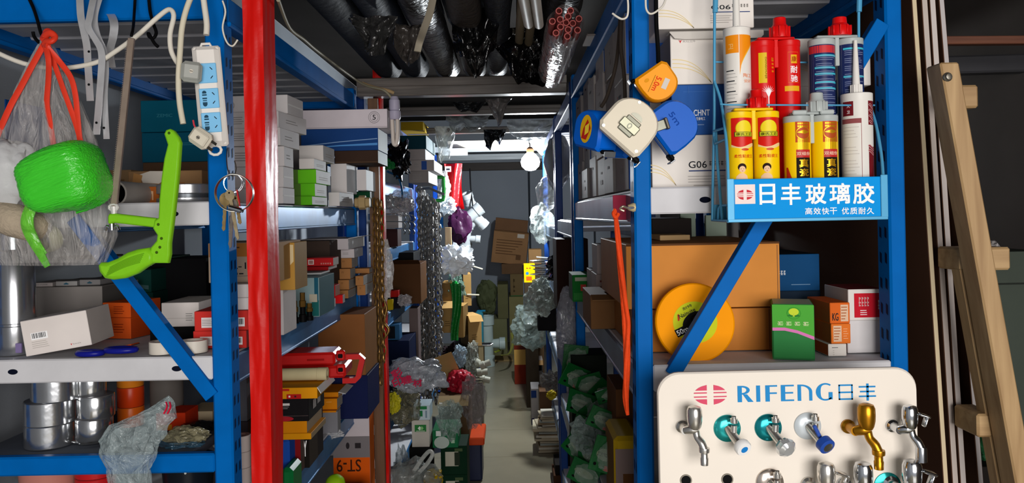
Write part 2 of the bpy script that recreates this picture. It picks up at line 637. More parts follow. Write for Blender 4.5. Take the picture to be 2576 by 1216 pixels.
# ================================================================ storage racks
DECKM = mat('#c9c9cc', .45, .0, .1, 10)
SLATM = mat('#bcbdc2', .5, .1, .12, 8)
BEAMB = mat('#3670a4', .32, .3, .35, 7)
def rack(label, x0, x1, y0, y1, levels, aisle, posts_c, beam_c, front=True, slots=True, ztop=2.0, braces=(), topdeck=True, pw=.036, pd=.052, lean=0.0, group=None, deck_c=None, zt_post=2.02, open_front=False):
    e = empty('storage_rack', label, 'rack', T(x0, y0, 0), group)
    L, D = x1 - x0, y1 - y0
    for ix, px in enumerate((0, L - pw)):
        for iy, py in enumerate((0, D - pd)):
            p = MB()
            S = Matrix(((1, 0, lean if (iy == 0 and ix == (0 if aisle == 'l' else 1)) else 0, -lean * 1.2 if (iy == 0 and ix == (0 if aisle == 'l' else 1)) else 0), (0, 1, 0, 0), (0, 0, 1, 0), (0, 0, 0, 1)))
            p.box(px, px + pw, py, py + pd, 0.005, zt_post, posts_c, .004, S)
            if slots:
                dk = mat('#0a1c3e', .6, 0, 0)
                for k in range(38):
                    z = .1 + k * .05
                    for sx, xx in ((1, px + pw + .0004), (-1, px - .0004)):
                        for yo in (.3, .7):
                            yc = py + pd * yo
                            p.add([(xx, yc - .004, z - .012), (xx, yc + .004, z - .012 + .004), (xx, yc + .004, z + .012), (xx, yc - .004, z + .008)][::sx], [[0, 1, 2, 3]], dk, S)
            p.build('post', e)
            MB().box(px - .004, px + pw + .004, py - .004, py + pd + .004, 0, .014, BLACK, .002).build('foot', e)
    for z in levels:
        m = MB()
        m.box(pw * .3, L - pw * .3, .012, D - .012, z - .022, z, deck_c or DECKM, .002)
        m.build('deck', e)
        for xx in (.004, L - .022):
            b = MB()
            b.box(xx, xx + .018, pd, D - pd, z - .066, z - .004, beam_c, .004)
            b.box(xx - .002, xx + .020, pd, D - pd, z - .070, z - .062, beam_c, .002)
            b.build('beam', e)
        if front:
            for yy in (.002, D - .014):
                b = MB()
                b.box(pw, L - pw, yy, yy + .012, z - .05, z + .002, DECKM, .003)
                dk = mat('#0b1020', .7, 0, 0)
                for xx in (.14, L - .12):
                    b.ell(xx, z - .024, .011, .006, dk, T(0, yy - .0005, 0) @ FRONT)
                b.build('fascia', e)
    if topdeck:
        m = MB()
        n = int(D / .125)
        for k in range(n):
            ya = .01 + (D - .02) * k / n
            m.box(.006, L - .006, ya, ya + (D - .02) / n - .022, ztop - .03, ztop - .008, SLATM, .006)
        m.build('top_deck', e)
        for xx in (0.002, L - .026):
            b = MB()
            b.box(xx, xx + .024, pd * .5, D - pd * .5, ztop - .06, ztop, posts_c, .004)
            b.box(xx - .004, xx + .03, pd * .5, D - pd * .5, ztop - .068, ztop - .056, posts_c, .003)
            b.build('top_beam', e)
        for yy in (.002, D - .026):
            MB().box(pw, L - pw, yy, yy + .024, ztop - .055, ztop, posts_c, .004).build('top_rail', e)
    for (xa, za, xb, zb, yy, w_) in braces:
        dx, dz = xb - xa, zb - za
        ln = math.hypot(dx, dz)
        b = MB()
        Mb = T(xa - x0, yy - y0, za) @ R(-math.atan2(dz, dx), 'Y')
        b.box(0, ln, -.003, .003, -w_ / 2, w_ / 2, posts_c, .001, Mb)
        b.box(0, ln, 0, .024, w_ / 2 - .004, w_ / 2, posts_c, .001, Mb)
        b.build('brace', e)
    return e

def wx(px, py, d):
    p = W(px, py, d)
    return p.x, p.z
ZA = (1.54, 1.20, .77, .22)
xa, za = wx(250, 640, 1.69)
xb, zb = wx(530, 1000, 1.69)
RA = rack('blue perforated post rack with white shelves beside the red wrapped post', -1.24, -.62, 1.70, 3.16, ZA, 'r', BLUE, BEAMB, braces=((xa - .06, za + .08, xb, zb, 1.697, .032), (-1.2, 1.93, -.66, 1.70, 3.155, .04)), pw=.042, pd=.055, lean=-.004)
MB().box(.042, .578, .004, .028, .945, .987, BLUE, .004).build('front_rail', RA)
MB().box(.02, .52, .030, .42, .962, .985, mat('#5a5f68', .6, 0, .2), .003).build('plank', RA)
xa, za = wx(1692, 945, 1.492)
xb, zb = wx(2222, 55, 1.492)
RD = rack('blue rack behind the tap board and the cartridge display', .237, .765, 1.50, 2.95, (1.545, 1.20, .72, .22), 'l', BLUE, mat('#67788c', .36, .45, .3, 7), braces=((xa, za, xb, zb, 1.494, .028),), lean=.008, pw=.033)
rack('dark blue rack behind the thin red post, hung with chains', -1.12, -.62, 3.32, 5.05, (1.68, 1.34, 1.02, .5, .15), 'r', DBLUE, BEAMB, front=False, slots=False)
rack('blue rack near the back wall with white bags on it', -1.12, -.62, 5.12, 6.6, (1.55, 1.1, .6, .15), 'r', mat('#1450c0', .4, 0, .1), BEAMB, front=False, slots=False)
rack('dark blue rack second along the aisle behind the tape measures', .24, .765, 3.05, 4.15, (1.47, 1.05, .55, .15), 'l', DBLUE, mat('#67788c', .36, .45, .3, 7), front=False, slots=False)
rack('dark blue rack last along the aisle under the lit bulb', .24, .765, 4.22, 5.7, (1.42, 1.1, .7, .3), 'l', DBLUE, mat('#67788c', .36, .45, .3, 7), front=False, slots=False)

# ================================================================ timber beams and the pipes stored overhead
GW = wood('#4e4a46', '#6b6660', 3, 0, .4)
GW2 = wood('#8d9498', '#aab2b6', 3, 0, .4)
def beam(label, px0, px1, py0, py1, d, th, m_, name='roof_beam'):
    p, q = W(px0, py1, d), W(px1, py0, d)
    xm = (py0 + py1) / 2
    z0, z1 = W((px0 + px1) / 2, py1, d).z, W((px0 + px1) / 2, py0, d).z
    mb = MB()
    mb.box(p.x, q.x, d, d + th, z0, z1, m_, .003)
    mb.box(p.x, q.x, d - .006, d, z0 + (z1 - z0) * .46, z1 - .002, m_, .002)
    o = mb.build(name)
    return tag(o, label, 'beam')
def bm(label, z0, z1, y, th, m_, xa=-.635, xb=.27):
    mb = MB()
    mb.box(xa, xb, y, y + th, z0, z1, m_, .003)
    mb.box(xa, xb, y - .006, y, z0 + (z1 - z0) * .5, z1 - .003, m_, .002)
    c = Vector(((xa + xb) / 2, y, z0))
    mb.v = [(v[0] - c.x, v[1] - c.y, v[2] - c.z) for v in mb.v]
    return tag(mb.build('roof_beam', None, Matrix.Translation(c)), label, 'beam')
bm('thick weathered crossbeam carrying the ends of the wrapped pipes', 1.995, 2.07, 3.17, .07, wood('#48423d', '#746c65', 3, 0, .35), -.62, .24)
bm('grey crossbeam next behind the thick weathered one', 2.022, 2.066, 4.0, .06, GW)
bm('thin grey crossbeam with torn plastic hanging from it', 2.0, 2.036, 4.7, .06, GW, -.62, .26)
bm('pale crossbeam nearest above the lit bulb', 1.985, 2.045, 5.62, .07, wood('#c8bfb2', '#ddd6ca', 3, 0, .5), -.45, .27)
bm('grey steel crossbeam behind the pale one', 2.0, 2.045, 6.1, .05, GW2, -.62, .4)
bm('grey steel crossbeam close above the back wall lintel', 2.04, 2.1, 7.6, .05, GW2, -.7, .6)

PVC = mat('#33373e', .62, 0, .25, 6, .3, 40)
def pipe(label, pa, pb, r, m_, name='pipe', cat='pipe', group=None, wall=.12, n=24, wob=0.0, seed=0):
    pa, pb = Vector(pa), Vector(pb)
    mb = MB()
    h = (pb - pa).length
    q = (pb - pa).to_track_quat('Z', 'Y').to_matrix().to_4x4()
    prof = [(r * (1 - wall), .05), (r * (1 - wall), 0), (r, 0)]
    K = 28 if wob else 1
    for k in range(K):
        z = h * (k + 1) / K
        prof.append((r, z))
    prof += [(r * (1 - wall), h), (r * (1 - wall), h - .05)]
    o0 = len(mb.v)
    mb.lathe(prof, m_, n)
    mb.add([(r * .95 * math.cos(i), r * .95 * math.sin(i), .05) for i in [2 * math.pi * k / n for k in range(n)]], [list(range(n))], BLACK)
    if wob:
        for i, v in enumerate(mb.v):
            k = 1 + wob * noise.noise(Vector((v[0] * 18 + seed * 5, v[1] * 18, v[2] * 3)))
            mb.v[i] = (v[0] * k, v[1] * k, v[2])
    o = mb.build(name, None, Matrix.Translation(pa) @ q, 50)
    return tag(o, label, cat, group)
FB = film('#151312', 1, .45, .5, 22)
FG = film('#1d222c', 1, .55, .4, 26)
FBR = film('#352e28', 1, .6, .4, 22)
# each spans the aisle overhead, lying on the racks' top beams and on the crossbeam
def ov(label, xa, xb, za, zb, r, m_, ya=1.05, yb=3.27, **k):
    return pipe(label, (xb, yb, zb), (xa, ya, za), r, m_, **k)
ov('fat grey plastic pipe lying along the rack top beside the red post', -.50, -.50, 2.132, 2.132, .058, PVC, wob=.04, seed=1)
ov('fat blue-grey pipe second from the red post among the overhead pipes', -.375, -.385, 2.128, 2.128, .054, mat('#2f3540', .6, 0, .25, 6, .3, 40), wob=.06, seed=2)
ov('long overhead roll in dull black film between grey pipes', -.25, -.255, 2.128, 2.128, .054, FB, name='wrapped_pipe_bundle', cat='pipe', wob=.12, seed=3)
ov('brown-grey wrapped tube tapering down to the thick crossbeam', -.11, -.14, 2.12, 2.12, .050, FBR, name='wrapped_pipe_bundle', wob=.2, seed=4)
ov('dark blue wrapped tube lying between brown tube and cream conduits', -.0, -.045, 2.12, 2.12, .042, FG, name='wrapped_pipe_bundle', wob=.2, seed=5)
for k, (xa_, xb_) in enumerate(((-.055 + .105, .035), (.085, .066))):
    ov(('cream conduit pipe resting on the thick crossbeam, beside the dark blue tube', 'cream conduit pipe resting on the thick crossbeam, on the glossy black roll side')[k], xa_, xb_, 2.085, 2.084, .014, mat('#8c7f68', .5, 0, .15), name='conduit_pipe', group='cream conduit pipes overhead')
ov('glossy black film roll drooping over the thick crossbeam', .165, .16, 2.14, 2.145, .062, FB, name='wrapped_pipe_bundle', wob=.28, seed=8, yb=3.2)
# upper layer
for k, x in enumerate((-.44, -.31, -.18, -.05, .1)):
    ov(('upper grey pipe stacked above the two fat grey pipes', 'upper dark pipe above the dull black roll', 'upper dark roll above the brown-grey tube', 'upper dark pipe above the cream conduits', 'upper dark pipe above the glossy black roll')[k], x, x, 2.31, 2.31, .062, (PVC, FG, FB, PVC, FG)[k], name='pipe', wob=.1, seed=20 + k, ya=1.1, yb=3.1)
def white_pair(label, px0, py0, px1, py1, d0, d1, r):
    a, b = W(px0, py0, d0), W(px1, py1, d1)
    return pipe(label, b, a, r, mat('#b5aea4', .5, 0, .15), name='conduit_pipe', group='pale pipes beside the pink bundle')
white_pair('pale pipe overhead beside the pink bundle, farther from it', 1315, -20, 1330, 60, 1.52, 1.85, .012)
white_pair('pale pipe overhead beside the pink bundle, closer to it', 1345, -20, 1356, 62, 1.52, 1.85, .011)
# bundle of pink pipes
PK = mat('#b8605c', .5, 0, .1)
p0 = W(1424, 57, 1.95)
e = empty('pink_pipe_bundle', 'bundle of pink plastic pipes, open ends facing, in torn clear wrap', 'pipe bundle', Matrix.Translation(p0))
for k in range(13):
    if k == 0:
        rr, an = 0, 0
    elif k < 6:
        rr, an = .0175, k * 2 * math.pi / 5
    else:
        rr, an = .0345, k * 2 * math.pi / 7 + .3
    x, z = rr * math.cos(an), rr * math.sin(an)
    q = MB()
    q.lathe([(.0062, .03), (.0062, 0), (.0085, 0), (.0085, .75)], PK, 14, T(x, (k % 3) * .004, z) @ R(-math.pi / 2, 'X'))
    q.add([(x + .0062 * math.cos(i * .45), .025, z + .0062 * math.sin(i * .45)) for i in range(14)], [list(range(14))], mat('#5a2422', .7, 0, 0))
    q.build('pipe', e)
q = MB()
def wrapf(u, v):
    a = 2 * math.pi * u
    rr = .047 + .006 * noise.noise(Vector((math.cos(a) * 2, math.sin(a) * 2, v * 6)))
    return (rr * math.cos(a), .012 + v * .7 + .02 * noise.noise(Vector((math.cos(a) * 3, math.sin(a) * 3, 1.5))), rr * math.sin(a))
q.surf(wrapf, 48, 14, film('#d8d2d0', .5, .15, .6, 30), None, True)
q.build('wrap', e, None, 80)
# ================================================================ red wrapped posts
def red_post(label, xc, y, w, dp, seed, light):
    e = empty('wrapped_post', label, 'post', T(xc, y, 0))
    MB().box(-w / 2 + .002, w / 2 - .002, .002, dp - .002, 0, 2.6, mat('#7d1010', .6, 0, .1), .002).build('core', e)
    mb = MB()
    def fn(u, v):
        # a rounded box outline, slightly wrinkled
        P = [(-w / 2, 0), (w / 2, 0), (w / 2, dp), (-w / 2, dp)]
        t = u * 4
        i = int(t) % 4
        f = t - int(t)
        a, b = P[i], P[(i + 1) % 4]
        x, yy = a[0] + (b[0] - a[0]) * f, a[1] + (b[1] - a[1]) * f
        z = .02 + v * 2.55
        k = .0035 * noise.noise(Vector((x * 50 + seed, yy * 50, z * 5 + seed))) + .002 * noise.noise(Vector((x * 120, seed, z * 16)))
        cx, cy = x, yy - dp / 2
        l = math.hypot(cx, cy)
        return (x + cx / l * (k + .001), yy + cy / l * (k + .001), z)
    mb.surf(fn, 48, 170, mat('#c81008', .36, 0, .10, 5, .12, 30), None, True)
    mb.build('film_wrap', e, None, 50)
    return e
a_, b_ = W(616, 640, 1.70), W(673, 640, 1.70)
red_post('post wrapped in shiny red plastic film, closest to the shopfront', (a_.x + b_.x) / 2 + .003, 1.70, b_.x - a_.x - .006, .085, 1, 0)
a_, b_ = W(958, 800, 3.33), W(977, 800, 3.33)
red_post('thin red post farther down the aisle between the gold chain and dark rack', a_.x + .02, 3.235, .034, .05, 3, 1)

# ================================================================ hanging from the blue top rail of the near rack
def PW(pts, d):
    return [W(p[0], p[1], p[2] if len(p) > 2 else d) for p in pts]
def world_tube(label, name, cat, pts, r, m_, smooth=5, n=8, group=None, flat=None):
    P = PW(pts, 1.6)
    c = P[0].copy()
    mb = MB()
    mb.tube([p - c for p in P], r, m_, n, False, flat, smooth)
    return tag(mb.build(name, None, Matrix.Translation(c), 60), label, cat, group)
world_tube('thin black wire hook on the blue rail holding up the red handled bag', 'wire_hook', 'hook', [(70, -10, 1.69), (84, 20, 1.685), (94, 50, 1.66), (102, 80, 1.65), (110, 100, 1.64), (106, 112, 1.635), (96, 105, 1.635), (86, 92, 1.64), (83, 80, 1.64)], .0035, BLACK)
world_tube('black wire hook on the blue rail looped over the white cable', 'wire_hook', 'hook', [(374, -10, 1.685), (378, 30, 1.68), (386, 60, 1.66), (393, 82, 1.655), (386, 96, 1.65), (375, 92, 1.65), (374, 84, 1.65), (388, 108, 1.645), (398, 118, 1.645)], .0035, BLACK)
# power cables
CAB = mat('#d8d3c6', .45, 0, .05)
world_tube('long white cable swooping from the wall to the grey plug', 'power_cable', 'cable', [(-30, 122, 1.66), (60, 160, 1.655), (150, 172, 1.65), (240, 158, 1.645), (290, 130, 1.64), (345, 90, 1.63), (395, 45, 1.625), (425, 24, 1.622), (437, 40, 1.618), (428, 85, 1.612), (430, 125, 1.608), (442, 152, 1.605), (458, 172, 1.6)], .0052, CAB)
world_tube('cream cable dropping in front of the power strip to the cream plug', 'power_cable', 'cable', [(490, -30, 1.60), (470, 20, 1.59), (458, 70, 1.585), (453, 130, 1.582), (449, 200, 1.58), (452, 260, 1.58), (461, 312, 1.58)], .0058, mat('#cfc8b2', .45, 0, .05))
world_tube('thick white cable entering the top of the power strip', 'power_cable', 'cable', [(508, -30, 1.63), (515, 20, 1.625), (520, 60, 1.62), (519, 88, 1.616)], .0062, CAB)
world_tube('thin white cord behind the blue post near the red post', 'power_cable', 'cable', [(560, 2, 1.70), (567, 30, 1.70), (560, 70, 1.70), (570, 105, 1.70), (585, 116, 1.70), (598, 100, 1.70)], .002, CAB)

# power strip
def strip_pt(px, py, d=1.6):
    return W(px, py, d)
tl, bl = W(474, 116, 1.60), W(497, 368, 1.60)
ang = math.atan2(bl.x - tl.x, tl.z - bl.z)
L_ = (tl - bl).length
Ms = Matrix.Translation((tl + bl) / 2 + Vector((.034, .0, 0))) @ R(-ang, 'Y') @ R(.18, 'Z')
SW_ = .052
e = empty('power_strip', 'white power strip with blue socket plates hanging on the blue post', 'power strip', Ms)
m = MB()
m.box(-SW_ / 2, SW_ / 2, -.004, .030, -L_ / 2, L_ / 2, mat('#e2ddd6', .35, 0, .03), .009)
m.box(-SW_ / 2 - .002, SW_ / 2 + .002, .004, .016, -L_ / 2 - .001, L_ / 2 + .001, mat('#d9d4cd', .35, 0, .03), .004)
m.build('body', e)
m = MB()
m.tube([(-.010, .01, L_ / 2), (-.008, .01, L_ / 2 + .006), (.008, .01, L_ / 2 + .006), (.010, .01, L_ / 2)], .003, mat('#e2ddd6', .35, 0, .03), 8)
m.build('hanging_lug', e)
m = MB()
m.tube([(.012 * math.cos(a * .63), .01, -L_ / 2 - .008 + .010 * math.sin(a * .63)) for a in range(10)], .003, mat('#e2ddd6', .35, 0, .03), 8, True)
m.build('hanging_lug', e)
PLATE = mat('#79bce6', .4, 0, .03)
for k, zc in enumerate((.046, -.006, -.056)):
    q = MB()
    q.box(-.019, .019, -.0065, -.0035, zc - .0205, zc + .0205, PLATE, .0012)
    Mq = T(0, -.0067, 0) @ FRONT
    for sx, sy, an in ((.009, .009, .7), (.009, -.009, -.7)):
        q.rect(0, 0, .0016, .007, BLACK, Mq @ T(sx, zc + sy, .0001) @ R(an, 'Z'))
    if k:
        for sy, w_, h_ in ((.011, .008, .0022), (.007, .009, .0028), (0, .009, .003), (-.0045, .008, .002), (-.0105, .009, .0055)):
            q.rect(-.0085, zc + sy, w_, h_, mat('#27485c', .6, 0, 0), Mq)
        q.ell(-.0085, zc + .0118, .0042, .0042, mat('#27485c', .6, 0, 0), Mq, 12, 0, math.pi)
        q.ell(-.0085, zc - .0128, .004, .004, mat('#27485c', .6, 0, 0), Mq, 12, math.pi, 2 * math.pi)
    q.build('socket_plate', e)
def plug(label, px, py, d, rz, ry, col, w_=.036, h_=.036, t_=.03):
    e = empty('power_plug', label, 'plug', Matrix.Translation(W(px, py, d)) @ R(ry, 'Y') @ R(rz, 'Z'))
    m = MB()
    m.box(-w_ / 2, w_ / 2, -t_ / 2, t_ / 2, -h_ / 2, h_ / 2, mat(col, .4, 0, .06), .007)
    m.box(-w_ / 2 + .004, w_ / 2 - .004, -t_ / 2 - .003, t_ / 2, -h_ / 2 + .005, h_ / 2 - .005, mat(col, .4, 0, .06), .003)
    m.build('body', e)
    m = MB()
    m.cyl((0, -t_ / 2 - .0042, 0), (0, -t_ / 2, 0), .0038, mat('#8a857a', .4, .4, .05), None, 14)
    m.rect(0, 0, .006, .0012, BLACK, T(0, -t_ / 2 - .0044, 0) @ FRONT)
    m.build('screw', e)
    return e
plug('grey plug pushed into the top socket of the power strip', 482, 182, 1.575, .35, .1, '#9a9c96', .040, .042, .026)
pc = plug('cream plug dangling at the foot of the power strip', 506, 348, 1.565, .0, .62, '#cfc8b6', .044, .036, .024)
m = MB()
for s in (-1, 1):
    m.box(.018, .034, -.0008, .0008, s * .008 - .003, s * .008 + .003, mat('#5a564e', .4, .9, .05), .0004, R(s * .45, 'X'))
m.build('prong', pc)
m = MB()
m.tube([(-.020, 0, .010), (-.027, 0, .014), (-.034, 0, .021)], .0018, mat('#c43a46', .5, 0, 0), 6)
m.build('wire', pc)

# pipe clamp straps hooked over the rail
CLM = mat('#c9cacc', .34, .55, .12, 30)
def strap(label, pts, holes, wpx=20):
    P = PW(pts, 1.6)
    c = P[0].copy()
    mb = MB()
    n = len(P)
    Q = []
    for i in range(n - 1):
        p0, p1, p2, p3 = P[max(0, i - 1)], P[i], P[i + 1], P[min(n - 1, i + 2)]
        for j in range(8):
            t = j / 8
            Q.append(.5 * ((2 * p1) + (p2 - p0) * t + (2 * p0 - 5 * p1 + 4 * p2 - p3) * t * t + (3 * p1 - p0 - 3 * p2 + p3) * t ** 3))
    Q.append(P[-1])
    w_ = wpx / F * 1.6 / 2
    vs, fs = [], []
    for i, p in enumerate(Q):
        q = p - c
        vs += [(q.x - w_, q.y, q.z), (q.x + w_, q.y, q.z), (q.x + w_, q.y + .0012, q.z + .0004), (q.x - w_, q.y + .0012, q.z + .0004)]
    for i in range(len(Q) - 1):
        for k in range(4):
            fs.append([i * 4 + k, i * 4 + (k + 1) % 4, i * 4 + 4 + (k + 1) % 4, i * 4 + 4 + k])
    fs += [[0, 1, 2, 3], [len(vs) - 4, len(vs) - 3, len(vs) - 2, len(vs) - 1]]
    mb.add(vs, fs, CLM)
    for hx, hy, hd in holes:
        h = W(hx, hy, hd) - c
        mb.ell(h.x, h.z, .0026, .0026, BLACK, T(0, h.y - .0012, 0) @ FRONT, 12)
    return tag(mb.build('strap_clamp', None, Matrix.Translation(c), 60), label, 'clamp', 'metal straps over the blue rail')
strap('bright metal strap on the blue rail, shorter straight tail with two holes', [(196, -14, 1.74), (198, -30, 1.715), (200, -14, 1.668), (203, 40, 1.655), (211, 80, 1.65), (218, 115, 1.648), (221, 160, 1.647), (227, 254, 1.645)], [(224, 130, 1.647), (224, 213, 1.6455)], 19)
strap('twisted metal strap on the blue rail, tail ending beside the longest one', [(236, -14, 1.74), (238, -30, 1.715), (236, -12, 1.664), (226, 40, 1.645), (222, 68, 1.64), (240, 100, 1.638), (255, 132, 1.636), (254, 190, 1.638), (242, 339, 1.64)], [(243, 309, 1.638)], 18)
strap('metal strap curling wide over the blue rail, longest tail of the three', [(258, -10, 1.74), (256, -28, 1.715), (252, -10, 1.67), (238, 45, 1.662), (246, 92, 1.66), (262, 130, 1.655), (266, 180, 1.655), (263, 250, 1.65), (268, 350, 1.65)], [(262, 322, 1.65)], 16)
strap('loose curl of metal strap behind the two longer straps', [(262, 32, 1.73), (278, 36, 1.70), (287, 62, 1.675), (284, 95, 1.68), (276, 130, 1.70), (281, 170, 1.71)], [(270, 42, 1.716)], 22)

# ================================================================ hacksaw
D_S = 1.56
e = empty('hacksaw', 'lime green hacksaw hanging from the rail by its blade', 'saw', Matrix.Translation(W(420, 560, D_S)))
c = W(420, 560, D_S)
LIME = mat('#7cc21e', .33, 0, .08, 8, .06, 90)
def sp(px, py):
    p = W(px, py, D_S) - c
    return (p.x, p.z)
def shape(pts, th, mt, name, b=.004, yo=0.0):
    out = [sp(*p) for p in pts]
    A = sum(out[i][0] * out[(i + 1) % len(out)][1] - out[(i + 1) % len(out)][0] * out[i][1] for i in range(len(out)))
    if A < 0:
        out = out[::-1]
    mb = MB()
    # layered outline so that the edges are rounded
    n = len(out)
    def inset(d_):
        r = []
        for i in range(n):
            p0, p1, p2 = Vector(out[i - 1]), Vector(out[i]), Vector(out[(i + 1) % n])
            t = ((p1 - p0).normalized() + (p2 - p1).normalized())
            t = t.normalized() if t.length > 1e-6 else (p2 - p1).normalized()
            nn = Vector((-t.y, t.x))
            r.append(p1 + nn * d_)
        return r
    lays = [(inset(b), -th / 2), (inset(b * .3), -th / 2 + b * .35), (inset(0), -th / 2 + b), (inset(0), th / 2 - b), (inset(b), th / 2)]
    vs = [(p.x, y, p.y) for L2, y in lays for p in L2]
    fs = [[k * n + i, k * n + (i + 1) % n, (k + 1) * n + (i + 1) % n, (k + 1) * n + i] for k in range(len(lays) - 1) for i in range(n)]
    mb.add([(v[0], v[1] + yo, v[2]) for v in vs], fs, mt)
    bm_ = bmesh.new()
    for L2, y in (lays[0], lays[-1]):
        pass
    bm_.free()
    mb.add([(p.x, lays[0][1] + yo, p.y) for p in lays[0][0]], [list(range(n))], mt)
    mb.add([(p.x, lays[-1][1] + yo, p.y) for p in lays[-1][0]], [list(range(n))[::-1]], mt)
    return mb, name
def holes(mb, hs, r=.0032, yo=-.0085):
    for px, py in hs:
        x, z = sp(px, py)
        mb.ell(x, z, r, r, mat('#39560f', .6, 0, 0), T(0, yo, 0) @ FRONT, 14)
fr, _ = shape([(416, 338), (421, 328), (431, 325), (440, 330), (452, 346), (457, 360), (453, 420), (447, 480), (441, 535), (436, 575), (431, 612), (431, 640), (426, 662), (388, 662), (374, 668), (377, 645), (383, 622), (397, 606), (399, 592), (388, 575), (392, 555), (402, 548), (404, 500), (409, 450), (416, 400), (425, 365), (420, 350)], .017, LIME, 'frame')
holes(fr, [(430, 336), (403, 565), (411, 600), (407, 622), (399, 635)], .0030, -.0088)
fr.build('frame', e, None, 40)
ar, _ = shape([(274, 545), (278, 538), (290, 537), (395, 549), (392, 573), (290, 561), (278, 565), (274, 560)], .014, LIME, 'arm')
ar.build('arm', e, None, 40)
g_, _ = shape([(252, 668), (258, 660), (275, 660), (300, 650), (325, 635), (350, 627), (378, 623), (392, 640), (390, 662), (372, 672), (350, 688), (320, 700), (290, 704), (268, 700), (255, 684)], .026, LIME, 'grip', .008)
for k in range(6):
    pts = []
    for t in range(9):
        f = t / 8
        x_, z_ = sp(285 + f * 85 - k * 2, 672 - f * 34 + k * 4.4 - 4 * math.sin(f * 3))
        pts.append((x_, -.0136, z_))
    g_.tube(pts, .0011, mat('#6bab18', .4, 0, .05), 6)
g_.build('grip', e, None, 40)
bl_ = MB()
p0, p1 = W(331, 96, D_S + .0) - c, W(287, 520, D_S) - c
dirv = (p1 - p0).normalized()
nv = Vector((dirv.z, 0, -dirv.x))
bl_.box(-.0062, .0062, -.004, .004, 0, (p1 - p0).length, mat('#9a8a7c', .4, .55, .2, 25), .0012, Matrix.Translation(p1) @ R(math.atan2(-dirv.x, -dirv.z), 'Y'))
for k in range(90):
    q = p1 - dirv * (.004 + (p1 - p0).length * k / 92)
    bl_.poly([(q.x + nv.x * .0058, -.0042, q.z + nv.z * .0058), (q.x + nv.x * .0078 - dirv.x * .0012, -.0042, q.z + nv.z * .0078 - dirv.z * .0012), (q.x + nv.x * .0058 - dirv.x * .0024, -.0042, q.z + nv.z * .0058 - dirv.z * .0024)], mat('#9a8a7c', .4, .55, .2, 25))
bl_.build('blade', e)
ck = MB()
x_, z_ = sp(287, 522)
ck.cyl((x_, 0, z_ + .002), (x_, 0, z_ - .016), .008, mat('#d8d6d2', .3, .3, .05), .005, 16)
ck.tube([(x_ + .009 * math.cos(a * .7), -.002, z_ + .006 * math.sin(a * .7)) for a in range(9)], .003, mat('#d8d6d2', .3, .3, .05), 8, True)
ck.build('blade_clip', e)
wn = MB()
x_, z_ = sp(282, 572)
wn.cyl((x_, 0, z_ + .007), (x_, 0, z_ - .006), .006, CHROME, None, 14)
for s in (-1, 1):
    wn.tube([(x_ + s * .004, 0, z_ - .002), (x_ + s * .010, 0, z_ + .002), (x_ + s * .014, 0, z_ - .006)], [.003, .0035, .003], CHROME, 8, False, None, 3)
wn.build('wing_nut', e)
world_tube('small black wire hook on the rail carrying the saw blade', 'wire_hook', 'hook', [(340, -8, 1.685), (338, 30, 1.67), (335, 70, 1.585), (332, 84, 1.566), (330, 92, 1.5635)], .003, BLACK)

# ================================================================ keys on the blue post
D_K = 1.60
def ring(mb, px, py, rx, rz, r, mt, d, tilt=.0, n=28, flat=None, wpx=None):
    c_ = W(px, py, d)
    k = d / F
    if flat:
        vs, fs = [], []
        for i in range(n):
            a = 2 * math.pi * i / n
            x, z = rx * k * math.cos(a), rz * k * math.sin(a)
            y = tilt * math.cos(a)
            for o in (0, 1):
                kk = 1 + o * .03
                vs += [(c_.x + x * kk, c_.y + y - flat, c_.z + z * kk), (c_.x + x * kk, c_.y + y + flat, c_.z + z * kk)]
        for i in range(n):
            j = (i + 1) % n
            a, b = i * 4, j * 4
            fs += [[a, b, b + 1, a + 1], [a + 2, a + 3, b + 3, b + 2], [a, a + 2, b + 2, b], [a + 1, b + 1, b + 3, a + 3]]
        mb.add(vs, fs, mt)
    else:
        mb.tube([(c_.x + rx * k * math.cos(2 * math.pi * i / n), c_.y + tilt * math.cos(2 * math.pi * i / n), c_.z + rz * k * math.sin(2 * math.pi * i / n)) for i in range(n)], r, mt, 8, True)
def shifted(mb, c_):
    mb.v = [(v[0] - c_.x, v[1] - c_.y, v[2] - c_.z) for v in mb.v]
    return mb
kc = W(590, 470, D_K)
GREYST = mat('#7a7a74', .35, .85, .15, 30)
e = empty('key_ring', 'ring of worn brass keys with a red headed one hanging by the red post', 'keys', Matrix.Translation(kc))
m = MB()
for px, py, rx, rz in ((585, 460, 21, 23), (588, 462, 23, 24)):
    ring(m, px, py, rx, rz, .0011, CHROME, D_K, .004)
shifted(m, kc).build('split_ring', e)
KEYM = [mat('#8f7a52', .4, .7, .25, 60), mat('#a09070', .4, .6, .25, 60), mat('#77706a', .4, .8, .25, 60)]
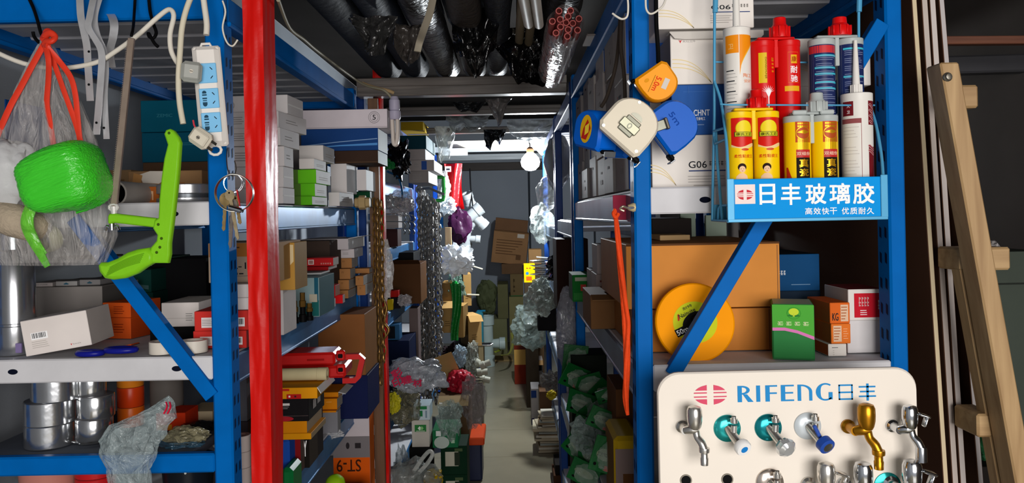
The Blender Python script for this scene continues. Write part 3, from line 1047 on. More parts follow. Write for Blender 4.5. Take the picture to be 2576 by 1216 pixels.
for k, (hx, hy, tx, ty, hw, ml, dd) in enumerate(((567, 502, 562, 582, 15, 0, -.002), (585, 515, 578, 625, 13, 2, .004), (578, 492, 598, 604, 12, 1, -.006), (594, 505, 604, 565, 11, 0, .008))):
    a, b = W(hx, hy, D_K + dd), W(tx, ty, D_K + dd)
    ax = (b - a).normalized()
    an = math.atan2(ax.x, -ax.z)
    ln = (b - a).length
    Mk = Matrix.Translation(a - kc) @ R(-an, 'Y') @ FRONT
    q = MB()
    k_ = 1.6 / F
    head = [(hw * k_ * math.cos(t * .4) * (1 if abs(math.sin(t * .4)) < .8 else .9), hw * 1.15 * k_ * math.sin(t * .4)) for t in range(16)]
    q.prism(head, .0022, KEYM[ml], Mk @ T(0, 0, -.001))
    bw = .0036
    bl2 = [(-bw, 0)]
    n_ = 9
    for i in range(n_):
        z = -hw * k_ - (ln - hw * k_) * i / n_
        bl2.append((-bw + (.0012 if i % 2 else 0), z))
    bl2 += [(0, -ln), (bw, -ln + .003), (bw, 0)]
    q.prism(bl2[::-1], .0018, KEYM[ml], Mk @ T(0, 0, -.0009))
    q.ell(0, hw * .55 * k_, .002, .002, BLACK, Mk @ T(0, 0, .0014), 10)
    q.build('key', e)
a, b = W(596, 478, D_K - .008) - kc, W(604, 520, D_K - .006) - kc
q = MB()
q.tube([a, (a + b) / 2, b], [.003, .0035, .002], mat('#c22a30', .4, 0, .05), 8, False, (1, .5))
q.build('red_key_head', e)
cc = W(590, 486, D_K - .004)
e = empty('hose_clamp', 'grey steel hose clamp ring hanging over the keys', 'clamp', Matrix.Translation(cc))
m = MB()
ring(m, 590, 486, 42, 46, .001, GREYST, D_K - .006, .012, 40, .0055)
shifted(m, cc).build('band', e)
m = MB()
a, b = W(577, 522, D_K - .012) - cc, W(606, 530, D_K - .012) - cc
m.cyl(a, b, .0055, CHROME, None, 12)
m.cyl(b, b + (b - a) * .2, .0035, CHROME, None, 10)
m.build('screw', e)
world_tube('thin wire loop on the blue post that carries the keys', 'wire_hook', 'hook', [(572, 372, 1.69), (570, 400, 1.66), (574, 430, 1.62), (587, 444, 1.60), (594, 425, 1.61), (590, 405, 1.62)], .0012, GREYST)
# ================================================================ red handled bag and the green twine
bc = W(110, 640, 1.62)
e = empty('carrier_bag', 'clear plastic bag tied up by its red handles on the black hook', 'plastic bag', Matrix.Translation(bc))
def bagf(u, v):
    # v: 0 at the knot, 1 at the bottom
    a = 2 * math.pi * u
    py = 95 + v * 570
    if v < .5:
        k = v / .5
        hw = 8 + (132 - 8) * k ** .9
        cx = 115 - 8 * k
    else:
        k = (v - .5) / .5
        hw = 132 + 40 * math.sin(k * 1.9) - 60 * max(0, k - .75) * 4 * (1 if k > .75 else 0) * .6
        cx = 107 + 25 * k
    n1 = noise.noise(Vector((math.cos(a) * 2.2, math.sin(a) * 2.2, v * 1.5)))
    pl_ = math.sin(a * 13 + n1 * 3) * .06 * (1.2 - v)
    rr = hw * (1 + .12 * n1 + pl_)
    p = W(cx + rr * math.cos(a), py, 1.635)
    return (p.x - bc.x, p.y - bc.y + .0004 * hw * (1 + pl_ * 3 + .1 * n1) * math.sin(a), p.z - bc.z)
m = MB()
m.surf(bagf, 96, 40, film('#c6c1be', .34, .25, .8, 6, (9, 9, 1.2)), None, True)
m.build('bag_body', e, None, 80)
RH = mat('#d93a24', .4, 0, .12, 20)
def ribbon(pts, wpx, name, d0=1.6):
    P = [W(p[0], p[1], p[2] if len(p) > 2 else d0) - bc for p in pts]
    q = MB()
    q.tube(P, wpx / F * d0 / 2, RH, 8, False, (.35, 1), 5)
    q.build(name, e, None, 60)
ribbon([(112, 110, 1.61), (84, 160), (55, 215), (25, 270), (-10, 350), (-30, 400)], 17, 'handle')
ribbon([(112, 105, 1.6), (122, 150, 1.585), (122, 200), (118, 260), (126, 310), (136, 372)], 16, 'handle')
ribbon([(118, 112, 1.6), (140, 170), (165, 240), (190, 310), (207, 370)], 14, 'handle')
ribbon([(118, 118, 1.59), (150, 155), (178, 195), (190, 240), (195, 290), (200, 345), (205, 368)], 15, 'handle')
kn = MB()
P = [W(*p) - bc for p in ((108, 100, 1.61), (116, 88, 1.6), (128, 84, 1.595), (138, 94, 1.595), (130, 104, 1.59), (116, 104, 1.595), (112, 114, 1.6), (122, 118, 1.59))]
kn.tube(P, .008, RH, 8, False, (.7, 1), 5)
P = [W(*p) - bc for p in ((112, 96, 1.6), (115, 80, 1.605), (122, 76, 1.61), (128, 84, 1.6))]
kn.tube(P, .006, RH, 8, False, (.7, 1), 5)
kn.build('knot', e, None, 60)

# ball of green plastic twine, wound in a squarish barrel
gc = W(163, 451, 1.53)
e = empty('twine_ball', 'shiny green plastic twine roll hanging before the red handled bag', 'twine', Matrix.Translation(gc) @ R(-.30, 'Y'))
def gf(u, v):
    a, b = 2 * math.pi * u, math.pi * (v - .5)
    ex = .62
    f = lambda t: math.copysign(abs(t) ** ex, t)
    cb, sb = f(math.cos(b)), f(math.sin(b))
    ca, sa = f(math.cos(a)), f(math.sin(a))
    n1 = noise.noise(Vector((ca * 1.6, sa * 1.6, sb * 1.6 + 4)))
    w_ = 1 + .05 * n1 + .008 * math.sin(b * 46 + ca * 7)
    return (.078 * ca * cb * w_, .065 * sa * cb * w_, .064 * sb * w_ * (1 + .1 * ca))
m = MB()
m.surf(gf, 72, 64, film('#3cc62a', 1, .22, .35, 5, (3, 30, 30, 0, .25, 0)), None, True)
m.build('roll', e, None, 70)
m = MB()
for k, (dx, dz) in enumerate(((-.05, -.07), (-.066, -.06), (-.058, -.08))):
    m.tube([(-.06 + k * .004, -.01, -.01), (-.078 + dx * .1, -.02, -.05 + dz * .1), (-.085 + dx * .12, -.01, -.09), (-.072 + dx * .2, -.005, -.13 - k * .012)], [.010, .012, .012, .007], film('#6ecb3c', .8, .2, .4, 30), 8, False, (.3, 1), 5)
m.build('loose_end', e, None, 60)
# white and tan rolls hanging in the bag
p = W(22, 430, 1.58)
m = MB()
lump(m, (0, 0, 0), .058, .04, .072, mat('#b9babb', .4, 0, .1, 9, .25, 40), 31, .22, 1.6, 4)
tag(m.build('plastic_bundle', None, Matrix.Translation(p), 60), 'pale grey crumpled plastic bundle beside the green twine roll', 'bundle')
p = W(40, 556, 1.57)
m = MB()
m.lathe([(0, -.075), (.022, -.072), (.030, -.055), (.034, 0), (.030, .05), (.016, .066), (0, .07)], mat('#a89a86', .8, 0, .15, 18, .4, 120), 24, R(1.9, 'Y'))
tag(m.build('paint_roller_sleeve', None, Matrix.Translation(p), 60), 'tan fuzzy roller sleeve poking out under the green twine roll', 'paint roller')
p = W(120, 602, 1.60)
m = MB()
m.lathe([(.020, -.014), (.026, -.014), (.0275, -.010), (.0275, .010), (.026, .014), (.020, .014), (.020, -.014)], mat('#b5b08e', .35, 0, .1), 30, R(-1.35, 'X') @ R(.3, 'Y'))
tag(m.build('tape_roll', None, Matrix.Translation(p), 40), 'small clear tape ring at the bottom of the red handled bag', 'tape')

# ================================================================ near rack, top shelf (deck 1.54)
TEAL = '#0e5a74'
def pvc_end(label, px, py, d, r, ln, mt, inner, rz=0.0, name='pipe', cat='pipe'):
    c_ = W(px, py, d)
    m = MB()
    m.lathe([(r * .86, .08), (r * .86, 0), (r, 0), (r * 1.0, .02), (r, ln), (0, ln)], mt, 32, R(-math.pi / 2, 'X'))
    m.add([(r * .86 * math.cos(i * 2 * math.pi / 32), .06, r * .86 * math.sin(i * 2 * math.pi / 32)) for i in range(32)], [list(range(32))], inner)
    return tag(m.build(name, None, Matrix.Translation(Vector((c_.x, c_.y, c_.z))) @ R(rz, 'Z')), label, cat)
zc_ = 1.541
C('worn kraft carton with torn white tape at the shelf edge', 322, 430, 508, 487, 1.93, dep=.28, zb=1.585, col='#8a6a48', mk=(('f', 'poly', 0, 0, 0, 0, '#c9c2b6', [(.2, .3), (.42, .22), (.5, .5), (.48, .98), (.3, 1.0), (.16, .8)]), ('f', 'poly', 0, 0, 0, 0, '#a77a48', [(.05, .05), (.16, .02), (.2, .75), (.08, .9)]), ('f', 'r', .62, .15, .3, .25, '#8a5a30')))
C('tan carton half hidden behind the worn kraft one', 262, 428, 330, 484, 2.22, dep=.2, zb=zc_, col='#8f7250', mk=(('f', 'r', .5, .7, .5, .1, '#6f5639'),))
C('flat orange printed box lying under the worn kraft carton', 322, 484, 402, 512, 1.86, dep=.34, zb=zc_, zt=1.584, col='#b4622a', mk=(('f', 'r', .4, .5, .16, .5, '#e0b58c'), ('f', 'r', .4, .5, .10, .3, '#b4622a'), ('f', 'r', .72, .5, .16, .5, '#e0b58c'), ('f', 'r', .72, .42, .08, .34, '#b4622a')), key='orangeflat')
pvc_end('white pipe with a dark open end standing out at the shelf edge', 287, 487, 1.74, .029, .3, mat('#a8a29b', .4, 0, .08), BLACK)
m = MB()
p = W(462, 505, 1.80)
m.lathe([(.05, 0), (.0645, 0), (.066, .003), (.066, .011), (.060, .0125), (.060, .020), (.066, .022), (.066, .041), (.0645, .043), (.05, .043), (.05, 0)], mat('#aeb0b2', .25, .75, .08, 20), 48, None, [None, None, None, None, mat('#54585c', .3, .6, .1), None, None, None, None, None])
tag(m.build('tape_roll', None, T(p.x, 1.82, zc_ + .001)), 'wide silver tape roll lying behind the green saw frame', 'tape')
C('big brown carton behind the worn ones supporting the teal cartons', 360, 408, 530, 470, 2.45, dep=.34, zb=zc_, col='#5d4533', key='brownbase')
C('teal carton with faint lettering, lower of the two stacked', 357, 333, 522, 408, 2.45, dep=.3, on='brownbase', col=TEAL, side='#0a4a60', mk=(('f', 'ln', .7, .6, .3, .12, 2, mat('#3a8a9c', .6, 0, 0)),), key='teal1')
C('teal carton on top of the two stacked', 354, 252, 520, 331, 2.44, dep=.3, on='teal1', col='#0d6078', side='#0a4a60', mk=(('f', 't', .36, .52, .24, .1, 'ZEMIC', mat('#3a8a9c', .6, 0, 0)),))
C('deep blue carton behind the red handled bag, on the wall side', -40, 250, 14, 300, 2.0, dep=.2, zb=1.68, col='#1b4f9a', key='wallblue')
C('grey carton carrying the deep blue one on the wall side', -60, 300, 30, 420, 2.0, dep=.22, zb=zc_, zt=1.679, col='#6c6a68')

# ================================================================ near rack, middle shelf (deck 1.20)
Z2 = 1.2025
m = MB()
p = W(20, 890, 1.76)
m.lathe([(0, 0), (.040, 0), (.0415, .004), (.0415, .064), (.039, .066), (.039, .070), (.0415, .072), (.0415, .232), (.039, .236), (.030, .24), (.030, .29), (.012, .30), (0, .30)], mat('#b8babd', .2, .9, .08, 10), 32)
m.box(.02, .034, -.036, -.030, .006, .028, mat('#7d6f9a', .5, 0, .05), .001)
tag(m.build('metal_canister', None, T(p.x, 1.79, Z2)), 'tall shiny metal canister at the wall side of the middle shelf', 'canister')
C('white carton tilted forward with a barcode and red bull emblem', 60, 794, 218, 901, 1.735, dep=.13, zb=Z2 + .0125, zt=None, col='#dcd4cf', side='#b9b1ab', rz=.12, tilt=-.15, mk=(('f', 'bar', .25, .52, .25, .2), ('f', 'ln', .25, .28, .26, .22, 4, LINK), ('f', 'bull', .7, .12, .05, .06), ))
C('small white carton with dark print, on the dark stack', 78, 712, 132, 768, 2.05, dep=.12, zb=1.3335, col='#b8afac', side='#8f8886', mk=(('f', 't', .5, .55, .6, .14, 'SINSER', INK),), key='sw1')
C('small grey carton with a water drop print, second in the row', 140, 708, 194, 766, 2.06, dep=.12, zb=1.3335, col='#9a9896', side='#6f6e6e', mk=(('f', 'poly', 0, 0, 0, 0, '#2f5a70', [(.42, .3), (.58, .3), (.64, .42), (.5, .72), (.36, .42)]),))
C('small grey carton with a water drop print, third in the row', 200, 704, 252, 764, 2.07, dep=.12, zb=1.3335, col='#7d7b7b', mk=(('f', 'poly', 0, 0, 0, 0, '#34505e', [(.42, .3), (.58, .3), (.64, .42), (.5, .72), (.36, .42)]),))
C('long grey carton under the row of small drop printed cartons', 70, 768, 258, 846, 2.04, dep=.2, zb=Z2, zt=1.333, col='#85807c', side='#5b5856')
C('dark flat box lying over the small drop printed cartons, wall side', 78, 676, 165, 706, 2.05, dep=.14, zb=1.4035, col='#3a3838', key='df1')
C('dark flat box lying over the small drop printed cartons, saw side', 170, 676, 245, 703, 2.05, dep=.14, zb=1.4045, col='#45423f')
C('dark green carton, lower of the pair behind the saw grip', 262, 745, 385, 800, 2.3, dep=.2, zb=Z2, zt=1.29, col='#12332e', key='dg1')
C('dark green carton with grey print, upper of the pair behind the saw grip', 256, 680, 380, 742, 2.3, dep=.2, on='dg1', col='#133a34', mk=(('f', 'poly', 0, 0, 0, 0, '#3d5a5a', [(.05, .1), (.5, .3), (.95, .12), (.95, .3), (.5, .42), (.05, .26)]),), key='dg2')
C('small dark carton with a red dot far back behind the saw', 385, 660, 432, 700, 2.4, dep=.14, zb=1.385, col='#123028', mk=(('f', 'e', .35, .3, .2, .25, '#8e2a2a'),), key='dgt')
C('black carton under the small red dotted one', 384, 700, 520, 842, 2.4, dep=.2, zb=Z2, zt=1.384, col='#151517')
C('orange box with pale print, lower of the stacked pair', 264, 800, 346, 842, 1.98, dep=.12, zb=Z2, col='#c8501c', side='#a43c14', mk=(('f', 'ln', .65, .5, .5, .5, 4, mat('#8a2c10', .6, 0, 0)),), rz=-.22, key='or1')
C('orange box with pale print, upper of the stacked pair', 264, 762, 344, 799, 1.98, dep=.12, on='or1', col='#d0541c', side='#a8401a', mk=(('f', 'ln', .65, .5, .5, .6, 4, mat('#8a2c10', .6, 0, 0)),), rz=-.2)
C('black carton with a white carton resting on it', 377, 812, 490, 862, 1.9, dep=.2, zb=Z2, zt=1.2405, col='#141414', mk=(('f', 'r', .2, .12, .16, .1, '#8a2a5a'),), key='bk1')
C('white carton with printed lines resting on the black carton', 406, 762, 500, 812, 1.9, dep=.16, on='bk1', col='#d6cfca', top='#a9a29c', mk=(('f', 'ln', .78, .4, .26, .36, 4, GINK), ('f', 'r', .5, .35, .98, .01, '#9a958f')), key='wc1')
# pair of red boxes passing behind the blue post
for k, (ya, yb_, lab) in enumerate(((833, 880, 'red box with white barcode stickers, lower of the pair at the post'), (783, 831, 'red box with white barcode stickers, upper of the pair at the post'))):
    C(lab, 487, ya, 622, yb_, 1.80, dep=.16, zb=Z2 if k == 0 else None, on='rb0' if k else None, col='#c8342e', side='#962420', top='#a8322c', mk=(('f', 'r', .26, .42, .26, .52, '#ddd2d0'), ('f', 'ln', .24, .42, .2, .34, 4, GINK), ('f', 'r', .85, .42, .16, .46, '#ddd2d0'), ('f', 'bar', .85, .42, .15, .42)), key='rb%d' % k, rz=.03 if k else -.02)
C('plain white carton on the red boxes, lower of two beside the post', 560, 750, 640, 781, 1.81, dep=.14, on='rb1', col='#d6d2d0', key='pw0')
C('plain white carton on the red boxes, upper of two beside the post', 558, 716, 640, 748, 1.81, dep=.14, on='pw0', col='#cfcbc9', key='pw1')
hw_ = (('f', 'r', .5, .82, .98, .34, '#a06a34'), ('f', 'r', .36, .82, .04, .16, '#4a3020'), ('f', 'r', .40, .88, .1, .03, '#4a3020'), ('f', 't', .42, .42, .24, .16, 'A-1', INK), ('f', 't', .40, .22, .2, .14, 'o-', INK), ('f', 'r', .46, .16, .3, .012, '#6a6a6a'))
C('kraft carton with tape and handwriting behind the key ring', 524, 611, 700, 713, 1.86, dep=.2, on='pw1', col='#a89684', side='#9a7444', mk=hw_)
# white tape rolls and scissors at the front
for k, (px, lab, r) in enumerate(((405, 'white tape roll lying on the middle shelf, farther from the post', .031), (480, 'white tape roll lying on the middle shelf, next to the post', .029))):
    p = W(px, 895, 1.74)
    m = MB()
    m.lathe([(r * .68, 0), (r, 0), (r, .027), (r * .68, .027), (r * .68, 0)], mat('#cfc8bc', .3, 0, .06), 36)
    tag(m.build('tape_roll', None, T(p.x, 1.755 + .006 * k, Z2)), lab, 'tape', 'white tape rolls on the middle shelf')
p = W(262, 885, 1.715)
e = empty('scissors', 'scissors with dark blue handles lying under the tilted carton', 'scissors', T(p.x, 1.728, Z2 + .0075))
for s, (cx_, cy_, rx_, ry_) in enumerate(((-.038, .0, .026, .014), (.026, .01, .032, .016))):
    m = MB()
    m.tube([(cx_ + rx_ * math.cos(2 * math.pi * i / 24), cy_ + ry_ * math.sin(2 * math.pi * i / 24), .004 * s) for i in range(24)], .0068, mat('#141a80', .3, 0, .06), 10, True)
    m.build('handle', e, None, 60)
m = MB()
m.prism([(-.012, .012), (.0, .008), (.012, .02), (.02, .11), (.012, .12)], .002, CHROME, T(0, 0, .001))
m.build('blade', e)

# ================================================================ near rack, low plank (z .985) with foil tape
Z3 = .9865
FOIL = mat('#d2d4d6', .18, .95, .08, 18, .10, 24)
FOILS = mat('#77767a', .4, .6, .2, 40)
def foil(label, px0, px1, py1, zb, zt, d, key=None, m_=FOIL, name='foil_tape_roll', cat='tape', core=True, group=None):
    a, b = W(px0, py1, d), W(px1, py1, d)
    r = (b.x - a.x) / 2
    h = zt - zb
    m = MB()
    if core:
        m.lathe([(r * .5, h), (r * .5, 0), (r * .97, 0), (r, .002), (r, h - .002), (r * .97, h), (r * .55, h), (r * .5, h)], m_, 40, None, [mat('#5c4a3a', .8, 0, .1), None, None, None, None, FOILS, FOILS])
    else:
        m.lathe([(0, 0), (r * .97, 0), (r, .002), (r, h - .002), (r * .97, h), (0, h)], m_, 40)
    return tag(m.build(name, None, T((a.x + b.x) / 2, d + r, zb + .0004)), label, cat, group)
zz = [Z3, Z3 + .052, Z3 + .106, Z3 + .164]
foil('foil tape roll, bottom one of the wall side stack', 32, 150, 1120, zz[0], zz[1], 1.75)
foil('foil tape roll, middle one of the wall side stack', 30, 152, 1060, zz[1], zz[2], 1.748)
foil('foil tape roll with a dark core, top one of the wall side stack', 48, 168, 1000, zz[2], zz[3], 1.75)
foil('foil tape roll, bottom one of the stack behind the clear bag', 170, 258, 1110, zz[0] + .012, zz[1] + .008, 1.77)
foil('foil tape roll, middle one of the stack behind the clear bag', 174, 262, 1040, zz[1] + .008, zz[2] + .006, 1.775)
foil('narrower foil tape roll, top one of the stack behind the clear bag', 178, 246, 980, zz[2] + .006, zz[3] + .004, 1.785)
m = MB()
p = W(205, 1135, 1.77)
lump(m, (0, 0, .006), .045, .04, .006, FOIL, 5, .3, 2.5, 3)
tag(m.build('foil_scrap', None, T(p.x, 1.815, Z3), 60), 'crumpled foil scrap pressed under the second foil tape stack', 'foil')
for k, (z0, z1, c_) in enumerate(((0, .048, '#c85a14'), (.049, .098, '#b8360e'), (.099, .148, '#c2701a'), (.149, .178, '#a85a1a'))):
    foil('orange tape roll, %s of the stack behind the foil tape' % ('lowest', 'red-orange second', 'amber third', 'brownish topmost')[k], 281, 345, 1000, Z3 + z0, Z3 + z1, 1.93, m_=mat(c_, .3, 0, .1), name='tape_roll')
foil('grey cylinder standing behind the draped clear bag', 362, 442, 1000, Z3, Z3 + .165, 1.95, m_=mat('#57524e', .5, 0, .1), name='cardboard_tube', cat='tube')
C('cream carton on the low plank next to the blue post', 468, 1036, 535, 1085, 1.98, dep=.1, zb=Z3, col='#b0a184')
C('red-orange box on the low plank behind the draped clear bag', 392, 1040, 466, 1090, 1.90, dep=.08, zb=Z3, col='#b02c10', mk=(('f', 'r', .3, .2, .5, .3, '#b8701c'),))
bagobj('black folded plastic sheet in front of the cream carton', 440, 1072, 535, 1098, 1.84, .08, mat('#121214', .3, 0, .1, 9, .3, 40), 14, 'plastic_sheet', 'plastic sheet', .25)
bagobj('small clear packet with yellow-green card on the low plank', 398, 1082, 512, 1132, 1.755, .06, film('#8a8468', .75, .15, .6, 30), 15, 'clear_packet', 'packet', .3)
bagobj('blue clear plastic scrap under the yellow-green packet', 380, 1114, 505, 1136, 1.745, .05, film('#35556a', .8, .2, .6, 30), 16, 'plastic_scrap', 'plastic', .3)
# clear bag drooping over the rail
cb = W(345, 1216, 1.63)
m = MB()
def drape(u, v):
    a = 2 * math.pi * u
    # spine from the red tip at the upper right, over the rail and down
    S = [(432, 1005, 1.66, 12), (418, 1035, 1.65, 30), (385, 1060, 1.64, 42), (345, 1080, 1.64, 62), (325, 1110, 1.64, 74), (318, 1140, 1.635, 70), (325, 1180, 1.635, 56), (330, 1240, 1.635, 50), (330, 1262, 1.635, 24)]
    t = v * (len(S) - 1)
    i = min(int(t), len(S) - 2)
    f = t - i
    f = f * f * (3 - 2 * f)
    px, py, d_, hw = [S[i][k] * (1 - f) + S[i + 1][k] * f for k in range(4)]
    n1 = noise.noise(Vector((math.cos(a) * 2, math.sin(a) * 2, v * 6)))
    n2 = noise.noise(Vector((math.cos(a) * 6, math.sin(a) * 6, v * 14 + 3)))
    rr = hw * (1 + .22 * n1 + .12 * n2)
    ax = -.9 * (1 - min(1, v * 2.2))
    p = W(px + rr * math.cos(a) * math.cos(ax), py + rr * math.cos(a) * math.sin(-ax) * .9, d_)
    return (p.x - cb.x, p.y - cb.y + rr / F * 1.0 * math.sin(a) * .55, p.z - cb.z)
m.surf(drape, 90, 80, film('#a9b8ba', .42, .1, .9, 36), None, True)
e = empty('plastic_bag', 'clear crumpled bag drooping over the lower blue rail', 'plastic bag', Matrix.Translation(cb))
m.build('bag_body', e, None, 80)
m = MB()
for dx in (0, 9):
    m.tube([W(418 + dx, 1012, 1.63) - cb, W(420 + dx, 1025, 1.625) - cb, W(412 + dx, 1042, 1.62) - cb], .0028, mat('#d01e3c', .4, 0, .05), 8, False, (1, .4), 4)
m.build('red_tie', e)
# below the rail, deck .77
Z4 = .7725
def bucket(label, px0, px1, py_rim, d, mt, zb=Z4, rim=True, band=None):
    a, b = W(px0, py_rim, d), W(px1, py_rim, d)
    r, h = (b.x - a.x) / 2, a.z - zb
    m = MB()
    m.lathe([(0, 0), (r * .8, 0), (r * .96, h - .012), (r * 1.0, h - .012), (r * 1.0, h), (r * .93, h), (r * .78, .006), (0, .006)], mt, 40)
    return m, T((a.x + b.x) / 2, d + r, zb), r, h
m, M_, r, h = bucket('', 8, 150, 1190, 1.78, mat('#b5766a', .4, 0, .08))
tag(m.build('bucket', None, M_), 'dusty pink plastic bucket below the lower blue rail', 'bucket')
for k in range(3):
    foil('red tape roll, %s of the stack beside the pink bucket' % ('lowest', 'second', 'top')[k], 166, 264, 1190, Z4 + .064 * k, Z4 + .064 * k + .063, 1.80, m_=mat('#b01a1e', .25, 0, .12), name='tape_roll')
m, M_, r, h = bucket('', 378, 512, 1172, 1.80, mat('#10151c', .3, 0, .1))
e = empty('paint_can', 'dark can with a thin white handle under the lower blue rail', 'can', M_)
m.build('can_body', e)
m = MB()
m.tube([(.02, -r * 1.02, h - .02), (.022, -r - .012, h + .012), (.03, -r * .9, h + .045), (.05, -.03, h + .065), (.06, .01, h + .02)], .0028, mat('#c4ccc9', .3, 0, .05), 8, False, None, 5)
m.build('handle', e)
# ================================================================ near rack, cartons seen from the aisle, top shelf
XA = -.605
Z1 = 1.5415
GRID = mat('#7d7a78', .7, 0, 0)
st = [(473, 524, 712, 741, 'bottom one of the tall white stack behind the red post'), (420, 472, 714, 738, 'second from the bottom of the tall white stack behind the red post'),
      (369, 419, 714, 738, 'third from the bottom of the tall white stack behind the red post'), (322, 368, 709, 750, 'tape sealed, third from the top of the tall white stack'),
      (281, 321, 714, 763, 'skewed, second from the top of the tall white stack by the red post'), (240, 280, 728, 760, 'topmost of the tall white stack behind the red post')]
for k, (ya, yb_, xe, x2, lab) in enumerate(st):
    C('white carton, ' + lab, 572, ya, xe, yb_, X=XA, x2=x2, zb=Z1 if k == 0 else None, on='tw%d' % (k - 1) if k else None, key='tw%d' % k,
      col='#cbc7c6', side='#c2bfc0', mk=((('f', 'ln', .28, .5, .3, .5, 4, GINK), ('r', 'ln', .5, .5, .5, .3, 2, GINK)) if k in (2, 3, 4) else (('f', 't', .1, .5, .06, .3, '®', GINK), ('r', 'r', .5, .5, .94, .08, '#d8d8d6'))), group='white cartons behind the red post', rz=(0, .02, -.01, .05, .12, .06)[k] * -1)
for k, (ya, yb_) in enumerate(((400, 436), (379, 399))):
    pass
# green and white boxes
gb = [(494, 526, 740, 785, 823, '#55a81c', 'green box with a white end, bottom of the green stack'), (462, 493, 735, 792, 821, '#5cb41e', 'green box with a white end, middle of the green stack'),
      (427, 461, 722, 795, 831, '#62ba20', 'green box with a white end, widest at the top of the green stack'), (399, 427, 752, 790, 820, '#cfcac6', 'white box lying on the green stack under a longer white one'),
      (366, 397, 752, 813, 841, '#cfcac6', 'white box topping the green stack, end toward the aisle')]
for k, (ya, yb_, xs, xe, x2, c_, lab) in enumerate(gb):
    C(lab, xs, ya, xe, yb_, X=XA, x2=x2, zb=Z1 if k == 0 else None, on='gb%d' % (k - 1) if k else None, key='gb%d' % k, col=c_, side='#c9cbcc', mk=(('r', 'ln', .5, .4, .6, .3, 2, LINK), ('f', 'r', .2, .5, .36, .98, '#4a6a2a')) if k < 3 else (('r', 'ln', .5, .4, .6, .3, 2, LINK),))
C('white box beside the green stack, under the tall white box', 826, 484, 854, 529, X=XA + .01, x2=890, zb=Z1, key='wb1', col='#cdc8c8', side='#a9a8a8', mk=(('r', 'ln', .5, .5, .7, .5, 3, GINK),))
C('tall white box with a bright end beside the green stack', 832, 412, 872, 482, X=XA + .005, x2=897, on='wb1', key='wb2', col='#d0cbca', side='#d5dade')  # lamplight on the end is put into the side colour
C('dark green box at the shelf end with a tan knob before it', 891, 482, 931, 531, X=-.56, x2=952, zb=Z1, key='gr2', col='#12452a', side='#8d9494', mk=())
C('white box with a bright end on the dark green box', 897, 427, 921, 480, X=-.555, x2=946, on='gr2', key='wb3', col='#c9c4c4', side='#dfe6e8')  # end painted paler than the front to imitate the bulb's light
p = W(911, 508, 2.90)
m = MB()
m.lathe([(0, -.028), (.018, -.028), (.020, -.014), (.027, -.012), (.027, .012), (.020, .014), (.018, .028), (0, .028)], mat('#a08a62', .5, 0, .1), 8, R(math.pi / 2, 'Y'))
tag(m.build('hexagonal_fitting', None, Matrix.Translation(W(912, 510, 2.93))), 'tan hexagonal fitting standing before the dark green box', 'fitting')
C('dark brown carton on the tall white box, under the long blue one', 842, 379, 951, 417, d=2.86, dep=.22, on='wb2', key='db1', col='#3a2a22', side='#aebcc0', mk=(('f', 'r', .5, .1, .98, .05, '#54402f'),))  # pale ends stand for lamp glare, not for the carton's own brown
C('long deep blue carton with two pale lines under the white lid', 757, 324, 951, 378, d=2.86, dep=.22, on='db1', key='lb1', col='#1b3f78', side='#c9d4d8', mk=(('f', 'poly', 0, 0, 0, 0, '#7c9ac0', [(.02, .22), (.5, .38), (.99, .5), (.99, .54), (.5, .42), (.02, .26)]), ('f', 'poly', 0, 0, 0, 0, '#4f8ac8', [(.02, .1), (.5, .2), (.99, .22), (.99, .33), (.5, .26), (.02, .14)])))  # bulb glare on the blue carton's end is painted as a pale side
C('long white carton with a circled 5 on its end', 748, 276, 974, 320, d=2.86, dep=.22, on='lb1', key='lw1', col='#cfc6cb', side='#b9b4b8', lid=False, mk=(('f', 'r', .5, .06, 1, .02, '#8e868c'), ('f', 'e', .855, .56, .13, .64, '#8a8488'), ('f', 'e', .855, .56, .12, .58, '#cfc6cb'), ('f', 'e', .855, .56, .095, .47, '#8a8488'), ('f', 'e', .855, .56, .085, .42, '#cfc6cb'), ('f', 't', .855, .56, .035, .26, '5', INK)))
C('pale carton filling the back of the top shelf behind the long white one', 700, 300, 800, 520, d=2.92, dep=.15, zb=Z1, zt=1.84, col='#837c7c')
# ---------------------------------------------------------------- middle shelf
Z2 = 1.2025
C('kraft carton wrapped in yellowed tape, against the red post', 690, 611, 741, 705, d=1.96, dep=.12, zb=1.32, key='yk', col='#a9803a', side='#8a6a34', mk=(('f', 'poly', 0, 0, 0, 0, '#c9b68c', [(.1, .6), (.5, .4), (.95, .6), (.95, .95), (.1, .98)]), ('f', 'r', .6, .78, .3, .08, '#d0a020')))
C('plain white carton holding up the yellow taped one', 686, 708, 712, 790, d=1.985, dep=.12, zb=Z2, zt=1.319, col='#c6c2c2')
C('small white box near the valves, upper of the stacked two', 696, 752, 730, 795, X=XA, x2=741, zb=1.262, key='svu', col='#bdb9b9', side='#8f8c8c', mk=(('f', 't', .6, .6, .3, .2, 'AB', INK),))
C('small white box near the valves, lower of the stacked two', 700, 797, 722, 832, X=XA + .01, x2=735, zb=Z2, zt=1.261, col='#c9c5c5', side='#98928f', mk=(('f', 't', .4, .7, .4, .16, 'dB', INK),))
BR = mat('#8a6a34', .3, .8, .2, 40)
